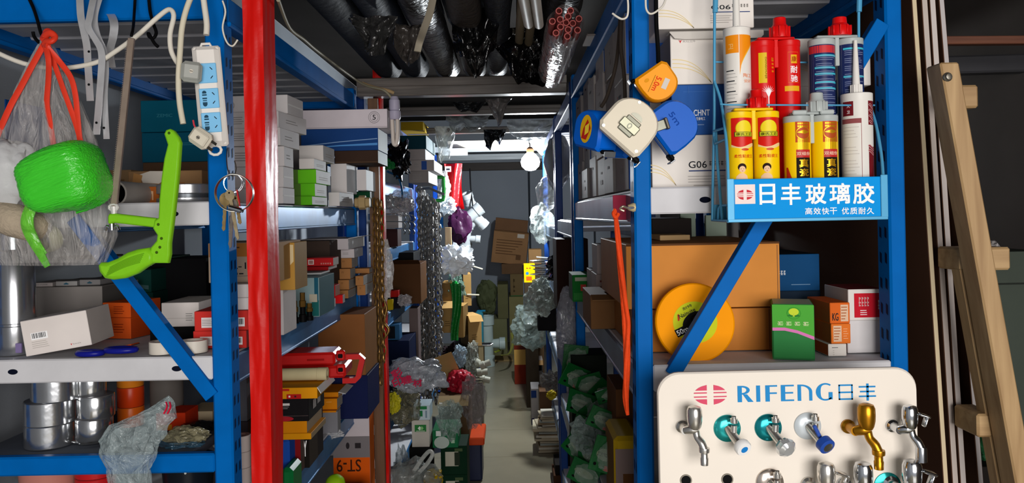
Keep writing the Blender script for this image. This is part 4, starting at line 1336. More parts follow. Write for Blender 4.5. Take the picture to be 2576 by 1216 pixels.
for k, (px, pyt, pyb, lab) in enumerate(((742, 758, 812, 'brass valve spindle standing beside the small white boxes'), (762, 737, 806, 'brass and black valve spindle, tallest of the small three'), (779, 770, 800, 'thin brass valve spindle next to the teal printed box'))):
    p, t = W(px, pyb, 2.2 + .03 * k), W(px, pyt, 2.2 + .03 * k)
    h = max(.05, t.z - Z2)
    e = empty('valve_spindle', lab, 'valve', T(p.x, p.y, Z2 + .0005))
    MB().lathe([(0, 0), (.011, 0), (.011, h * .25), (.008, h * .27), (.008, h * .5), (0, h * .5)], BLACK, 12).build('body', e)
    MB().lathe([(.006, h * .5), (.010, h * .52), (.010, h * .72), (.0075, h * .74), (.0075, h), (0, h)], BR, 10).build('stem', e)
C('teal and white printed carton behind the brass valves', 704, 700, 803, 792, d=2.34, dep=.2, zb=Z2, key='tp', col='#7f979a', side='#31565e', mk=(('f', 'poly', 0, 0, 0, 0, '#1c4a5c', [(0, .3), (.25, .55), (.4, .9), (.2, .98), (0, .98)]), ('f', 'r', .93, .7, .1, .6, '#1f5468'), ('f', 'r', .68, .18, .2, .36, '#17555a'), ('f', 'r', .9, .22, .18, .4, '#1a5a58'), ('f', 'r', .85, .48, .2, .2, '#a9a392'), ('f', 'poly', 0, 0, 0, 0, '#3d5a6a', [(.3, .8), (.5, .74), (.6, .9), (.42, .96)])))
C('grey small box in front of the red small boxes', 807, 752, 841, 781, X=XA + .01, x2=843, dep=.08, zb=Z2, key='gsb', col='#8a8788', side='#bdb9b9', mk=(('f', 't', .55, .5, .3, .3, 'ZAC', INK),))
C('white open lid box on top of the teal printed carton', 748, 689, 808, 700, X=XA, x2=830, on='tp', key='wl', col='#b9bab9', side='#c9c8c6', top='#8f9090')
C('red flat box with white symbols, lower of the stacked pair', 733, 672, 826, 690, X=XA, x2=848, on='wl', key='rf0', col='#8c1518', side='#9a9390')
C('red flat box with a printed label, upper of the stacked pair', 737, 650, 838, 672, X=XA + .01, x2=852, on='rf0', key='rf1', col='#b01f22', side='#9a948c', mk=(('f', 'r', .45, .5, .14, .62, '#d9c8c4'), ('f', 'r', .45, .5, .10, .44, '#9c6f6a'), ('f', 'ic', .82, .3, .28, .18, 5, mat('#d8a8a0', .6, 0, 0)), ('f', 'ln', .2, .2, .3, .12, 2, RINK)))
C('small red box at the shelf rail, lower front', 841, 743, 862, 767, X=XA + .015, x2=868, zb=Z2, key='sr0', col='#c4161a', side='#9a9898')
C('small red box at the shelf rail, upper', 818, 719, 843, 744, X=XA, x2=855, on='gsb', key='sr1', col='#c4161a', side='#8e5a44', mk=(('f', 'r', .5, .16, .7, .1, '#d86a60'),))
kb = [[(731, 757, 849, 876, 898), (705, 730, 849, 878, 900), (677, 704, 849, 881, 894), (650, 676, 850, 885, 900)], [(717, 737, 910, 919, 938), (695, 715, 906, 914, 937), (676, 693, 894, 929, 937)]]
nm_ = ['bottom', 'second', 'third', 'top']
for c_, col in enumerate(kb):
    for k, (ya, yb_, xs, xe, x2) in enumerate(col):
        C(('small kraft box with a grey end, %s of the four stacked by the red boxes' if c_ == 0 else 'small kraft box with a grey end, %s of the three at the far post') % nm_[k if c_ == 0 or k < 2 else 3], xs - (0 if c_ == 0 else 12), ya, xe, yb_, X=XA + (.0 if c_ == 0 else .045), x2=x2, zb=(Z2 if c_ == 0 else Z2 + .001) if k == 0 else None, on='kb%d%d' % (c_, k - 1) if k else None, key='kb%d%d' % (c_, k), col='#9a6b40', side='#918e8a', mk=(('f', 't', .4, .65, .2, .2, 'YY', mat('#6b4628', .7, 0, 0)), ('r', 'ln', .5, .5, .6, .5, 3, GINK)))
C('long white carton with faint print on the kraft boxes, lower', 770, 628, 891, 648, X=XA + .01, x2=913, on='kb03', key='lw0', col='#b9b2b4', side='#a9abb0', mk=(('f', 'ln', .82, .5, .12, .3, 2, GINK), ('f', 'r', .4, .2, .2, .05, '#77706e')))
C('long white carton with open end, uppermost under the top shelf', 754, 602, 876, 629, X=XA, x2=917, on='lw0', col='#b6b0b2', side='#c2c4c6', mk=(('f', 'ln', .2, .3, .16, .3, 2, LINK),), flap=('r', .035, '#c9cacc', -10))
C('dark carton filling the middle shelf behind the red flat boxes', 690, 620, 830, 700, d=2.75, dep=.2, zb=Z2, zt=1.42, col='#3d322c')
# ---------------------------------------------------------------- lower shelf (.77)
Z4 = .7725
C('big kraft carton open at the top, at the far end of the low shelf', 800, 792, 918, 900, d=2.80, dep=.24, zb=.93, col='#7d4f2b', side='#8f6238', key='bk_')
C('blue and white printed cartons base under the big kraft carton', 800, 960, 925, 1000, d=2.80, dep=.24, zb=Z4, zt=.929, col='#141b40', side='#1a2450', mk=(('f', 'poly', 0, 0, 0, 0, '#8f97b0', [(.3, .5), (.6, .8), (.66, .74), (.36, .4)]),))
# stacked orange boxes
C('red, blue-lidded tub standing lowest behind the red post', 700, 1104, 727, 1170, d=2.16, dep=.08, zb=Z4, zt=.886, col='#1c49a0', name='plastic_tub', cat='tub', b=.008)
C('dark red box beside the blue tub on the low shelf', 728, 1104, 756, 1164, d=2.22, dep=.07, zb=Z4, zt=.886, col='#7c1518', side='#5a4a44')
C('black box with a white letter at the low shelf edge', 758, 1126, 778, 1162, d=2.26, dep=.1, X=None, zb=Z4, zt=.886, col='#1a1714', side='#3a332c', mk=(('f', 't', .5, .5, .4, .4, 'Y', WINK),), key='bw')
oy = '#c8840c'
C('yellow-orange box, bottom of the tall orange stack by the red post', 640, 1092, 783, 1125, d=2.15, dep=.17, zb=.8868, key='o1', col=oy, side='#8a7a60')
C('yellow-orange box, second of the tall orange stack by the red post', 640, 1060, 772, 1092, d=2.15, dep=.17, on='o1', key='o2', col='#c47a0c', side='#8c7c66')
C('black glossy box with two pale squares in the tall orange stack', 588, 1004, 776, 1056, d=2.14, dep=.18, on='o2', key='o3', col=mat('#121012', .3, 0, .05), mk=(('f', 'r', .5, .24, .99, .012, '#6a5a58'), ('f', 'r', .62, .74, .26, .1, '#c9c5c2'), ('f', 'ln', .68, .6, .3, .14, 2, GINK), ('f', 'e', .66, .12, .28, .22, '#a0202a'), ('r', 'r', .35, .55, .2, .4, '#8f8c8a'), ('r', 'r', .62, .6, .2, .4, '#8f8c8a')))
C('yellow-orange box with red label, on the black glossy box', 614, 977, 798, 1004, d=2.13, dep=.17, on='o3', key='o4', col='#d08a10', side='#9c6c14', mk=(('f', 'r', .68, .22, .2, .42, '#b01e1c'), ('f', 'r', .62, .22, .025, .16, '#e6ddd6'), ('f', 'r', .7, .22, .025, .16, '#2a2020'), ('f', 'r', .55, .82, .14, .2, '#b02a1c')), flap=('r', .02, '#cfd0d0', 60))
for k, (ya, yb_, xs, xe, x2, lab) in enumerate(((1040, 1082, 800, 846, 858, 'orange box behind the tall orange stack, lowest'), (1004, 1040, 806, 848, 862, 'orange box behind the tall orange stack, middle'), (988, 1002, 800, 851, 872, 'thin orange box behind the tall orange stack, top'))):
    C(lab, xs, ya, xe, yb_, X=-.60, x2=x2, zb=.846 if k == 0 else None, on='ob%d' % (k - 1) if k else None, key='ob%d' % k, col='#c4760f', side='#8f8a84', mk=(('f', 'ln', .6, .7, .5, .1, 1, mat('#e2b060', .6, 0, 0)),) if k == 1 else (), flap=('r', .025, '#c4c6c6', 15) if k == 2 else None)
C('grey carton under the orange boxes at the rail', 792, 1082, 850, 1110, X=-.60, x2=858, zb=Z4, zt=.845, col='#75757a', side='#8a8a8c')
# cream rolls on orange box
m = MB()
p, q = W(706, 953, 2.2), W(822, 953, 2.2)
r = .0175
m.lathe([(r * .6, 0), (r, 0), (r, (q.x - p.x) * .78), (r * .98, (q.x - p.x) * .785), (r * 1.04, (q.x - p.x) * .79), (r * 1.04, q.x - p.x), (r * .6, q.x - p.x)], mat('#b9ae88', .6, 0, .08), 28, R(math.pi / 2, 'Y'))
tag(m.build('masking_roll', None, T(p.x, 2.21, TOP['o4'] + r + .0005 + .003)), 'cream masking paper roll on the red labelled orange box', 'roll')
# red tool case with handle
p = W(705, 956, 2.36)
q = W(905, 900, 2.30)
zb_ = TOP['ob2'] + .022
e = empty('tool_case', 'red plastic tool case with a carrying handle on the orange boxes', 'tool case', T(W(705, 930, 2.26).x - .06, 2.25, 1.032) @ R(.05, 'Z'))
RC = mat('#b01412', .35, 0, .1, 12)
LW = q.x - p.x
m = MB()
m.box(0, LW * .98, 0, .13, 0, .036, RC, .007)
m.box(0, LW * .86, .004, .12, .0365, .075, RC, .007)
m.box(0.0, LW * .80, -.006, .0, .004, .030, RC, .002)
m.text('TEIWU', LW * .42, .018, LW * .22, .010, mat('#d8a8a0', .5, 0, 0), T(0, -.0065, 0) @ FRONT, .01)
m.rect(LW * .64, .055, .05, .006, mat('#8a0f0e', .5, 0, 0), T(0, .0035, 0) @ FRONT)
m.build('case_body', e)
for zz_ in (.012, .052):
    MB().box(LW * .88, LW * .98, -.008, .002, zz_, zz_ + .03, RC, .004).box(LW * .90, LW * .955, -.010, -.004, zz_ + .008, zz_ + .02, BLACK, .002).build('latch', e)
m = MB()
m.tube([(LW * .97, .03, .058), (LW * 1.12, .03, .058), (LW * 1.16, .03, .05), (LW * 1.11, .03, -.002), (LW * 1.07, .03, -.012), (LW * .93, .03, -.012)], .011, RC, 4, False, (1.6, 1), 0)
m.build('handle', e)
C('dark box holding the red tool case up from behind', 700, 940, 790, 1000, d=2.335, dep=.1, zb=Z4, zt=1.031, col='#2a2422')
# ST carton (upside down) behind, standing on the rack below
C('white and orange carton standing upside down with ST lettering', 838, 1016, 930, 1240, d=3.0, dep=.1, zb=.2225, zt=.735, col='#b9b0b4', side='#c05a16', name='carton', mk=(('f', 'r', .5, .56, 1, .28, '#c8520e'), ('f', 'r', .5, .76, 1, .16, '#6f6a6c'), ('f', 'tr', .42, .62, .66, .09, 'ST-9', mat('#3a1c10', .6, 0, 0)), ('f', 'e', .4, .77, .1, .05, '#2a2628'), ('f', 'r', .68, .77, .16, .04, '#2a2628')))
C('brown carton with a dark label low behind the steel rail', 776, 1188, 910, 1250, d=2.66, dep=.2, zb=.2225, zt=.52, col='#8a5a2a', side='#6a431f', top='#a8773f', key='lbc', mk=(('f', 'r', .3, .85, .5, .12, '#3b3a44'),))
m = MB()
lump(m, (0, 0, .034), .036, .036, .036, mat('#8fc018', .5, 0, .1), 3, .06, 1.5, 3)
tag(m.build('ball', None, T(W(843, 1200, 2.75).x, 2.75, TOP['lbc'] + .001), 60), 'lime green ball on the low brown carton', 'ball')
C('green plastic pack low against the red post', 706, 1180, 736, 1250, d=2.1, dep=.1, zb=.55, col=mat('#0e6a34', .3, 0, .1), b=.01, name='plastic_pack', cat='pack', key='gpk')
C('kraft carton under the green plastic pack', 680, 1250, 760, 1300, d=2.09, dep=.16, zb=.2225, zt=.549, col='#7a5634')
bagobj('crumpled grey film strip along the lower steel rail', 770, 1082, 862, 1112, 2.62, .05, film('#b9babd', .8, .2, .6, 20), 41, 'plastic_strip', 'plastic strip', .3)
# stack of white tape rolls between the blue and red post
zt_ = Z4
p = W(600, 1150, 1.80)
for k in range(6):
    m = MB()
    m.lathe([(.012, 0), (.021, 0), (.0218, .001), (.0218, .036), (.021, .037), (.012, .037), (.012, 0)], mat('#bdb2ac', .5, 0, .06), 26, None, [None] * 4 + [mat('#8d6a60', .6, 0, .05)] * 2)
    tag(m.build('tape_roll', None, T(-.642, 1.815, Z4 + .0375 * k)), 'narrow white tape roll, %s in the column behind the blue post' % ('lowest', 'second', 'third', 'fourth', 'fifth', 'topmost')[k], 'tape')
C('grey flat carton edge behind the white tape column', 575, 1020, 622, 1090, d=1.98, dep=.1, zb=.985, zt=1.10, col='#56575e')
C('dark carton below the grey flat one beside the blue post', 560, 1090, 625, 1200, d=1.98, dep=.1, zb=Z4, zt=.984, col='#3a3438')
# ================================================================ right rack, shopfront end
Z1, Z2 = 1.5475, 1.2025
GO = mat('#6a6660', .6, 0, 0)
def g06(u, v, w_, tw='G06'):
    return (('f', 't', u, v, w_, .13, tw, INK), ('f', 'ic', u + w_ * 1.25, v + .02, w_ * 1.3, .08, 6, GO), ('f', 'r', u + w_ * .85, v - .12, w_ * 2.7, .022, '#3a4a7a'), ('f', 'ln', u + w_ * .55, v - .28, w_ * 2.2, .16, 3, LINK), ('f', 'ln', u + w_ * .55, v - .4, w_ * 1.6, .06, 1, LINK))
WC = '#e6e0d8'
D_ = 1.545
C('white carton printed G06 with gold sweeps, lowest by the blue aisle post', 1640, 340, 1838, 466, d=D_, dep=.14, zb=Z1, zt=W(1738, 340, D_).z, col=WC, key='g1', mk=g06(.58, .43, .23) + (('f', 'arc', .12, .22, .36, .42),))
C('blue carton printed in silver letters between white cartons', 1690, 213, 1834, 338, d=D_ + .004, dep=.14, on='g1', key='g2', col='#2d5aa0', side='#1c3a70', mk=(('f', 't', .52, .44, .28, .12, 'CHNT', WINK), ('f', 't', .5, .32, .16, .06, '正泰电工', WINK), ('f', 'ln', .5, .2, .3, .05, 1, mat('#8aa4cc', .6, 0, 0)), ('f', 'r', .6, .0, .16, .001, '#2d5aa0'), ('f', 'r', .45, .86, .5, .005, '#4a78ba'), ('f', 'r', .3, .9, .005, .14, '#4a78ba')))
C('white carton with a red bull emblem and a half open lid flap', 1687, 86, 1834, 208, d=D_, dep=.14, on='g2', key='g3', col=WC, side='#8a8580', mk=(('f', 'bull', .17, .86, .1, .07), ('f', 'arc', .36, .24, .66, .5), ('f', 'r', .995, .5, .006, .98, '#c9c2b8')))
C('white carton printed G06, topmost and cut off by the frame', 1652, -40, 1896, 72, d=D_ - .01, dep=.15, zb=TOP['g3'] + .009, key='g4', col=WC, mk=(('f', 't', .66, .47, .2, .1, 'G06', INK), ('f', 'ic', .86, .5, .18, .07, 6, GO), ('f', 'r', .78, .36, .36, .02, '#3a4a7a'), ('f', 'ln', .7, .2, .3, .2, 4, LINK), ('f', 'arc', .2, .2, .36, .44)))
m = MB()
p, q = W(1690, 84, D_ - .03), W(1930, 84, D_ - .03)
w_ = q.x - p.x
m.prism([(.0, 0), (.01, -.012), (.03, -.014), (w_ - .006, -.014), (w_, -.008), (w_, 0)][::-1], .003, mat('#c9c4bc', .6, 0, .04), FRONT)
m.box(0, w_, -.003, .03, 0, .002, mat('#c9c4bc', .6, 0, .04), .0006)
tag(m.build('carton_flap', None, T(p.x, D_ - .006, TOP['g3'] + .0025)), 'loose pale cardboard flap sticking out between the two upper white cartons', 'cardboard')
# second column behind the cartridges
C('white carton printed G06 standing lowest behind the cartridges', 1842, 340, 2150, 466, d=D_, dep=.14, zb=Z1, key='h1', col=WC, mk=(('f', 't', .9, .5, .16, .13, 'G06', INK), ('f', 'arc', .2, .25, .36, .45)))
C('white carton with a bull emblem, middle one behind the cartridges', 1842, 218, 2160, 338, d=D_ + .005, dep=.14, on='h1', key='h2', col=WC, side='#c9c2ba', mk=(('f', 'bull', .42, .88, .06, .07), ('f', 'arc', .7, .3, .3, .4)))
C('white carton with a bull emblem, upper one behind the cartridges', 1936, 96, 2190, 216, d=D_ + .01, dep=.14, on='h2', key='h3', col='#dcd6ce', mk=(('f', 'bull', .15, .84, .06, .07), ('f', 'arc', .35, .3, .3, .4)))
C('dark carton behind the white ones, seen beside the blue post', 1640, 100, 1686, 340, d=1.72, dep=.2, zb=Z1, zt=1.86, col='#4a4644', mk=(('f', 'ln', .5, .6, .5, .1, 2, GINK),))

# aisle side stacks on the top shelf, right rack: (d, heights up, width, side colour)
rr = random.Random(11)
cols = [(1.66, '#8f8a88', '#2c58a4', 'first'), (1.86, '#8a8684', '#b9b4b0', 'second'), (2.06, '#a09a98', '#2c58a4', 'third'), (2.27, '#9a9592', '#b0aaa6', 'fourth'), (2.48, '#8f8b8a', '#2c58a4', 'fifth'), (2.69, '#8a8584', '#9a9594', 'sixth')]
n6 = ('bottom', 'second', 'third', 'fourth', 'fifth', 'sixth', 'seventh')
for ci, (d, sc, fc_, nmc) in enumerate(cols):
    z = Z1
    hs = [(.105, .10, .11), (.075, .085, .08, .08), (.085, .09, .095, .09), (.10, .085, .11), (.08, .075, .08, .09), (.11, .10, .09)][ci]
    for k, h in enumerate(hs):
        h *= 1.2
        w_ = .15 + .02 * rr.random()
        xo = .246 + .012 * rr.random()
        dp = .165 + .03 * rr.random()
        m = MB()
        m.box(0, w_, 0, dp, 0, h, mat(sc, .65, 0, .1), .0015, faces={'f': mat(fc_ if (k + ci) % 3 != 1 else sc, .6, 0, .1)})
        Mf = T(0, dp, .0) @ R(-math.pi / 2, 'Z') @ FRONT @ T(0, 0, .0005)
        if (k + ci) % 2:
            P = [(-.5, .5), (-.38, .28), (0, .3), (.38, .28), (.5, .5), (.42, .12), (.2, .05), (0, -.5), (-.2, .05), (-.42, .12)]
            m.poly([(dp * .3 + a * .014, h * .72 + b * .014) for a, b in P], mat('#8a3a38', .6, 0, 0), Mf)
            m.rect(dp * .3 + .03, h * .72, .03, .007, INK, Mf)
        else:
            m.rect(dp * .5, h * .35, .05, .012, GINK, Mf)
            m.rect(dp * .5, h * .6, .03, .006, GINK, Mf)
        tag(m.build('carton', None, T(xo, d, z + .0005)), '%s carton from the shelf in the %s aisle side stack from the blue post' % (n6[k], nmc), 'box', 'cartons stacked along the aisle on the right top shelf')
        z += h + .0007
C('pale open carton with a bull emblem high in the aisle side stacks', 1478, 124, 1533, 222, d=2.12, dep=.13, zb=Z1 + .4365, zt=None, col='#b5aca8', mk=(('f', 'bull', .42, .8, .2, .12),), flap=('f', .022, '#a09894', 20))
# dark cords hanging from a hook
def wt(label, name, cat, pts, r, m_, **k):
    return world_tube(label, name, cat, pts, r, m_, **k)
wt('dark straps hanging past the aisle side cartons behind the blue post', 'strap', 'strap', [(1560, 48, 1.62), (1556, 110, 1.64), (1548, 170, 1.66), (1528, 240, 1.66), (1512, 270, 1.66)], .004, mat('#3a322c', .6, 0, .1))
wt('dark strap looped from the same hook, nearer the blue post', 'strap', 'strap', [(1563, 48, 1.61), (1562, 120, 1.60), (1570, 190, 1.59), (1572, 260, 1.585), (1566, 300, 1.58)], .004, mat('#3a322c', .6, 0, .1))
wt('white wire hook on the blue aisle post near the ceiling', 'wire_hook', 'hook', [(1541, 34, 1.49), (1552, 42, 1.485), (1566, 48, 1.482), (1578, 40, 1.48), (1580, 10, 1.48), (1576, -20, 1.48)], .002, CAB)
wt('small white clip wire by the cartons above the yellow tape measure', 'wire_hook', 'hook', [(1624, -10, 1.47), (1625, 20, 1.465), (1632, 33, 1.462), (1642, 34, 1.465), (1655, 26, 1.47), (1668, 14, 1.475), (1676, -6, 1.48)], .002, CAB)
wt('black cord holding the yellow tape measure', 'cord', 'cord', [(1650, -20, 1.475), (1651, 60, 1.472), (1655, 120, 1.468), (1656, 158, 1.462)], .0042, BLACK)

# ---------------------------------------------------------------- tape measures
def tape(label, px, py, d, size, an, body, th, face=None, clip=None, yaw=0.0, extra=None, bumper=None):
    """outline in local xz: rounded back, flat base, hook at the lower front"""
    e = empty('tape_measure', label, 'tape measure', Matrix.Translation(W(px, py, d)) @ R(yaw, 'Z') @ R(an, 'Y'))
    s_ = size
    out = []
    for k in range(15):
        a = math.pi * (1.0 - k / 14 * 1.0)
        out.append((s_ * .5 * math.cos(a), s_ * .12 + s_ * .40 * math.sin(a)))
    out += [(s_ * .52, -.05 * s_), (s_ * .52, -.32 * s_), (s_ * .46, -.42 * s_), (-s_ * .40, -.42 * s_), (-s_ * .5, -.3 * s_)]
    out = out[::-1]
    m = MB()
    m.prism(out, th, body, T(0, th / 2, 0) @ FRONT, None, .006)
    m.build('case', e, None, 30)
    if bumper:
        m = MB()
        m.prism([(x * 1.015, z * 1.015) for x, z in out], th * .5, bumper, T(0, th * .25, 0) @ FRONT, None, .003)
        m.build('bumper', e, None, 30)
    m = MB()
    m.box(s_ * .44, s_ * .60, -th * .3, th * .3, -.46 * s_, -.36 * s_, BLACK, .003)
    m.box(s_ * .60, s_ * .63, -th * .28, th * .28, -.52 * s_, -.38 * s_, STEEL, .001)
    m.build('blade_hook', e)
    Mf = T(0, -th / 2 - .0006, 0) @ FRONT
    if face:
        m = MB()
        face(m, Mf, s_)
        m.build('face_label', e)
    if clip:
        m = MB()
        m.box(-s_ * .16, s_ * .16, -th / 2 - .0035, -th / 2, -.20 * s_, .14 * s_, mat('#77776a', .42, .5, .1), .002)
        m.box(-s_ * .20, s_ * .20, -th / 2 - .0065, -th / 2 - .003, -.12 * s_, .06 * s_, mat('#8f8f7c', .38, .6, .08, 30), .0015)
        m.ell(0, .17 * s_, .13 * s_, .09 * s_, mat('#77776c', .4, .8, .1), Mf @ T(0, 0, .001), 18, 0, math.pi)
        m.tube([(.035 * s_ * math.cos(t * .52), -th / 2 - .0068, -.03 * s_ + .05 * s_ * math.sin(t * .52)) for t in range(12)], .0009, mat('#77776c', .4, .8, .1), 6, True)
        m.build('belt_clip', e)
        m = MB()
        for x, z in ((-.16, .44), (-.38, -.34), (.42, -.30)):
            m.cyl((s_ * x, -th / 2 - .001, s_ * z), (s_ * x, -th / 2 + .003, s_ * z), .0032, mat('#8f8f88', .35, .8, .05), None, 12)
        m.build('screw', e)
    return e
def yface(m, M_, s_):
    m.text('5.0m', s_ * .08, -.02 * s_, s_ * .40, s_ * .15, mat('#d8401a', .5, 0, 0), M_ @ R(.55, 'Z'), .02)
    m.rect(s_ * .12, -.14 * s_, s_ * .5, s_ * .012, mat('#7a5a10', .6, 0, 0), M_ @ R(.55, 'Z'))
    m.rect(-s_ * .02, .20 * s_, s_ * .30, s_ * .14, mat('#c9c2ba', .4, 0, .1), M_ @ R(.55, 'Z'))
    m.ell(s_ * .24, -.2 * s_, s_ * .07, s_ * .05, mat('#d8901a', .5, 0, 0), M_)
tape('yellow tape measure marked 5.0m hanging on the black cord', 1653, 209, 1.445, .068, 2.56, mat('#f59a00', .42, 0, .05), .034, yface, None, -.05, None, mat('#e68c0c', .4, 0, .05))
def bface(m, M_, s_):
    m.ell(0, .06 * s_, s_ * .22, s_ * .34, mat('#d9a818', .5, 0, 0), M_)
    m.poly([(s_ * -.14, -.18 * s_), (s_ * .05, -.2 * s_), (s_ * .18, .1 * s_), (s_ * .02, .3 * s_), (s_ * -.1, .05 * s_)], mat('#b3261e', .5, 0, 0), M_ @ T(0, 0, .0002))
    m.poly([(s_ * -.02, -.1 * s_), (s_ * .12, .0 * s_), (s_ * .1, .22 * s_), (s_ * -.04, .12 * s_)], mat('#e8c838', .5, 0, 0), M_ @ T(0, 0, .0004))
TB = mat('#005ac0', .42, 0, .06)
WB = mat('#d9d3c6', .4, 0, .05)
tape('blue tape measure turned to the aisle with a red and yellow oval label', 1500, 332, 1.47, .078, .25, TB, .050, bface, None, -1.0)
tape('blue and white tape measure mostly hidden under the white one', 1560, 362, 1.50, .066, .1, TB, .040, None, None, -.9, None, WB)
tape('cream tape measure with a steel belt clip, over the blue aisle post', 1583, 318, 1.415, .094, .75, mat('#ddd4c0', .46, 0, .04), .040, None, True, -.06)
tape('large blue tape measure with black corners by the silver lettered carton', 1688, 318, 1.455, .088, .95, TB, .040, lambda m, M_, s_: m.text('5m', -.1 * s_, .1 * s_, s_ * .3, s_ * .12, mat('#0c3f96', .5, 0, 0), M_, .01), None, .05, None, mat('#9aa3ad', .4, .3, .05))
m = MB()
p = W(1655, 318, 1.425)
m.box(-.018, .018, -.0012, .0012, -.009, .009, mat('#6a6a60', .4, .8, .2, 40), .001)
m.box(.014, .020, -.006, .008, -.011, .011, mat('#4a4640', .4, .6, .2, 40), .0015)
tag(m.build('tape_blade_tip', None, Matrix.Translation(p) @ R(-.3, 'Y')), 'worn steel blade end sticking out past the cream tape measure', 'tape blade')

# orange rope on a hook
m = MB()
OR = mat('#d8451c', .55, 0, .15, 25, .3, 90)
p0 = W(1548, 530, 1.47)
def rp(pts):
    return [W(*q) - p0 for q in pts]
e = empty('orange_rope', 'bundle of orange twine hanging down the aisle side of the blue post', 'rope', Matrix.Translation(p0))
MB().tube(rp([(1547, 532, 1.47), (1553, 580, 1.46), (1560, 660, 1.455), (1568, 740, 1.455), (1575, 830, 1.455), (1577, 920, 1.455), (1574, 1000, 1.46), (1579, 1045, 1.46)]), [.0035, .005, .006, .0065, .007, .0065, .006, .003], OR, 9, False, (.7, 1), 5).build('strand', e)
MB().tube(rp([(1548, 530, 1.468), (1551, 590, 1.452), (1563, 680, 1.448), (1575, 770, 1.448), (1581, 820, 1.448), (1576, 900, 1.448), (1573, 960, 1.45), (1577, 1035, 1.455)]), [.003, .0035, .004, .004, .004, .004, .0035, .002], OR, 8, False, (.8, 1), 5).build('strand', e)
MB().tube(rp([(1547, 528, 1.466), (1543, 538, 1.46), (1549, 548, 1.458), (1556, 538, 1.462)]), .0035, OR, 8, False, None, 4).build('knot', e)
m = MB()
P = [W(1598, 522, 1.499), W(1580, 524, 1.47), W(1568, 520, 1.462), W(1560, 526, 1.465), W(1570, 531, 1.466)]
m.tube([q - P[0] for q in P], .0024, mat('#b5a894', .3, .8, .1), 8, False, None, 5)
m.lathe([(0, 0), (.008, 0), (.009, .004), (.005, .014), (0, .014)], mat('#cfbe92', .4, .3, .1), 14, R(-math.pi / 2, 'Y'))
tag(m.build('hook', None, Matrix.Translation(P[0])), 'brass hook screwed to the post holding the orange twine', 'hook')
C('red smeared sticker on the aisle beam of the tape measure rack', 1542, 490, 1580, 522, d=1.62, dep=.004, zb=1.484, zt=1.536, col='#a8324a', name='sticker', cat='sticker')

# ---------------------------------------------------------------- middle shelf
KB = '#cc863e'
C('large kraft carton, lower of the pair behind the yellow measuring reel', 1600, 772, 1950, 906, d=1.64, dep=.45, zb=Z2, zt=W(1770, 778, 1.64).z, col='#c6803a', side='#8a5c34', key='kb1', mk=(('f', 'r', .96, .5, .012, .96, '#8a5c34'),))
C('large kraft carton, upper of the pair behind the yellow measuring reel', 1576, 612, 1962, 770, d=1.635, dep=.46, zb=TOP['kb1'] + .003, key='kb2', col=KB, side='#8f6038', top='#9a6a40', mk=(('f', 'r', .5, .985, 1, .03, '#5a3a22'), ('f', 'r', .985, .5, .006, .9, '#8f6038')))
C('deep blue carton behind the green box, faint silver print', 1956, 640, 2062, 752, d=1.72, dep=.25, zb=1.318, key='cb', col='#11426e', side='#0c2c4a', top='#1d2a36', mk=(('f', 'ic', .1, .5, .2, .12, 3, WINK), ('f', 'ln', .55, .17, .46, .06, 1, mat('#6a88a4', .6, 0, 0))))
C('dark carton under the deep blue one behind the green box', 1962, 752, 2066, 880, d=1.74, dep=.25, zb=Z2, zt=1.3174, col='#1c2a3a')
C('white carton plain, under the red printed one at the far post', 2132, 806, 2224, 908, d=1.585, dep=.1, zb=Z2, key='pw', col='#d2cfcf', side='#b5b1b0')
C('white carton with a red printed panel, at the far post', 2134, 728, 2226, 804, d=1.58, dep=.12, on='pw', key='rw', col='#dcd6d0', side='#b9b2ac', top='#7a3034', mk=(('f', 'r', .56, .48, .8, .78, '#c01c2c'), ('f', 'ic', .42, .6, .3, .3, 4, mat('#e8b8b8', .6, 0, 0)), ('f', 'ln', .42, .25, .2, .2, 3, WINK), ('f', 'ic', .86, .5, .12, .3, 2, WINK)), rz=0)
C('small white box under the two orange ones', 2084, 866, 2130, 914, d=1.555, dep=.12, zb=Z2, key='so0', col='#d8d2ca', side='#b5562a', mk=(('f', 'ln', .45, .7, .5, .12, 1, INK), ('f', 'ln', .3, .3, .1, .5, 3, LINK)))
OM = ['#d8702a', '#d46222']
for k, (y0_, y1_, x0_, x1_) in enumerate(((815, 862, 2091, 2140), (762, 812, 2088, 2138))):
    C('small orange box with a white panel, %s' % ('lower of two, panel on its inner side', 'upper of two, handwritten mark')[k], x0_, y0_, x1_, y1_, d=1.555, dep=.12, on='so%d' % k, key='so%d' % (k + 1), col=OM[k], side='#a05a30', mk=((('f', 'r', .32, .5, .42, .8, '#d9b79a'), ('f', 'ln', .32, .5, .36, .7, 5, mat('#a86038', .6, 0, 0)), ('f', 'ln', .76, .5, .3, .6, 5, mat('#e8a070', .6, 0, 0))) if k == 0 else (('f', 'r', .72, .5, .38, .8, '#d9b79a'), ('f', 'ln', .72, .5, .32, .7, 5, mat('#a86038', .6, 0, 0)), ('f', 't', .26, .32, .3, .36, 'KG', INK))))
TR = lambda cx_, cy_, rx_, ry_, n=14: [(cx_ + rx_ * math.cos(6.283 * i / n), cy_ + ry_ * math.sin(6.283 * i / n)) for i in range(n)]
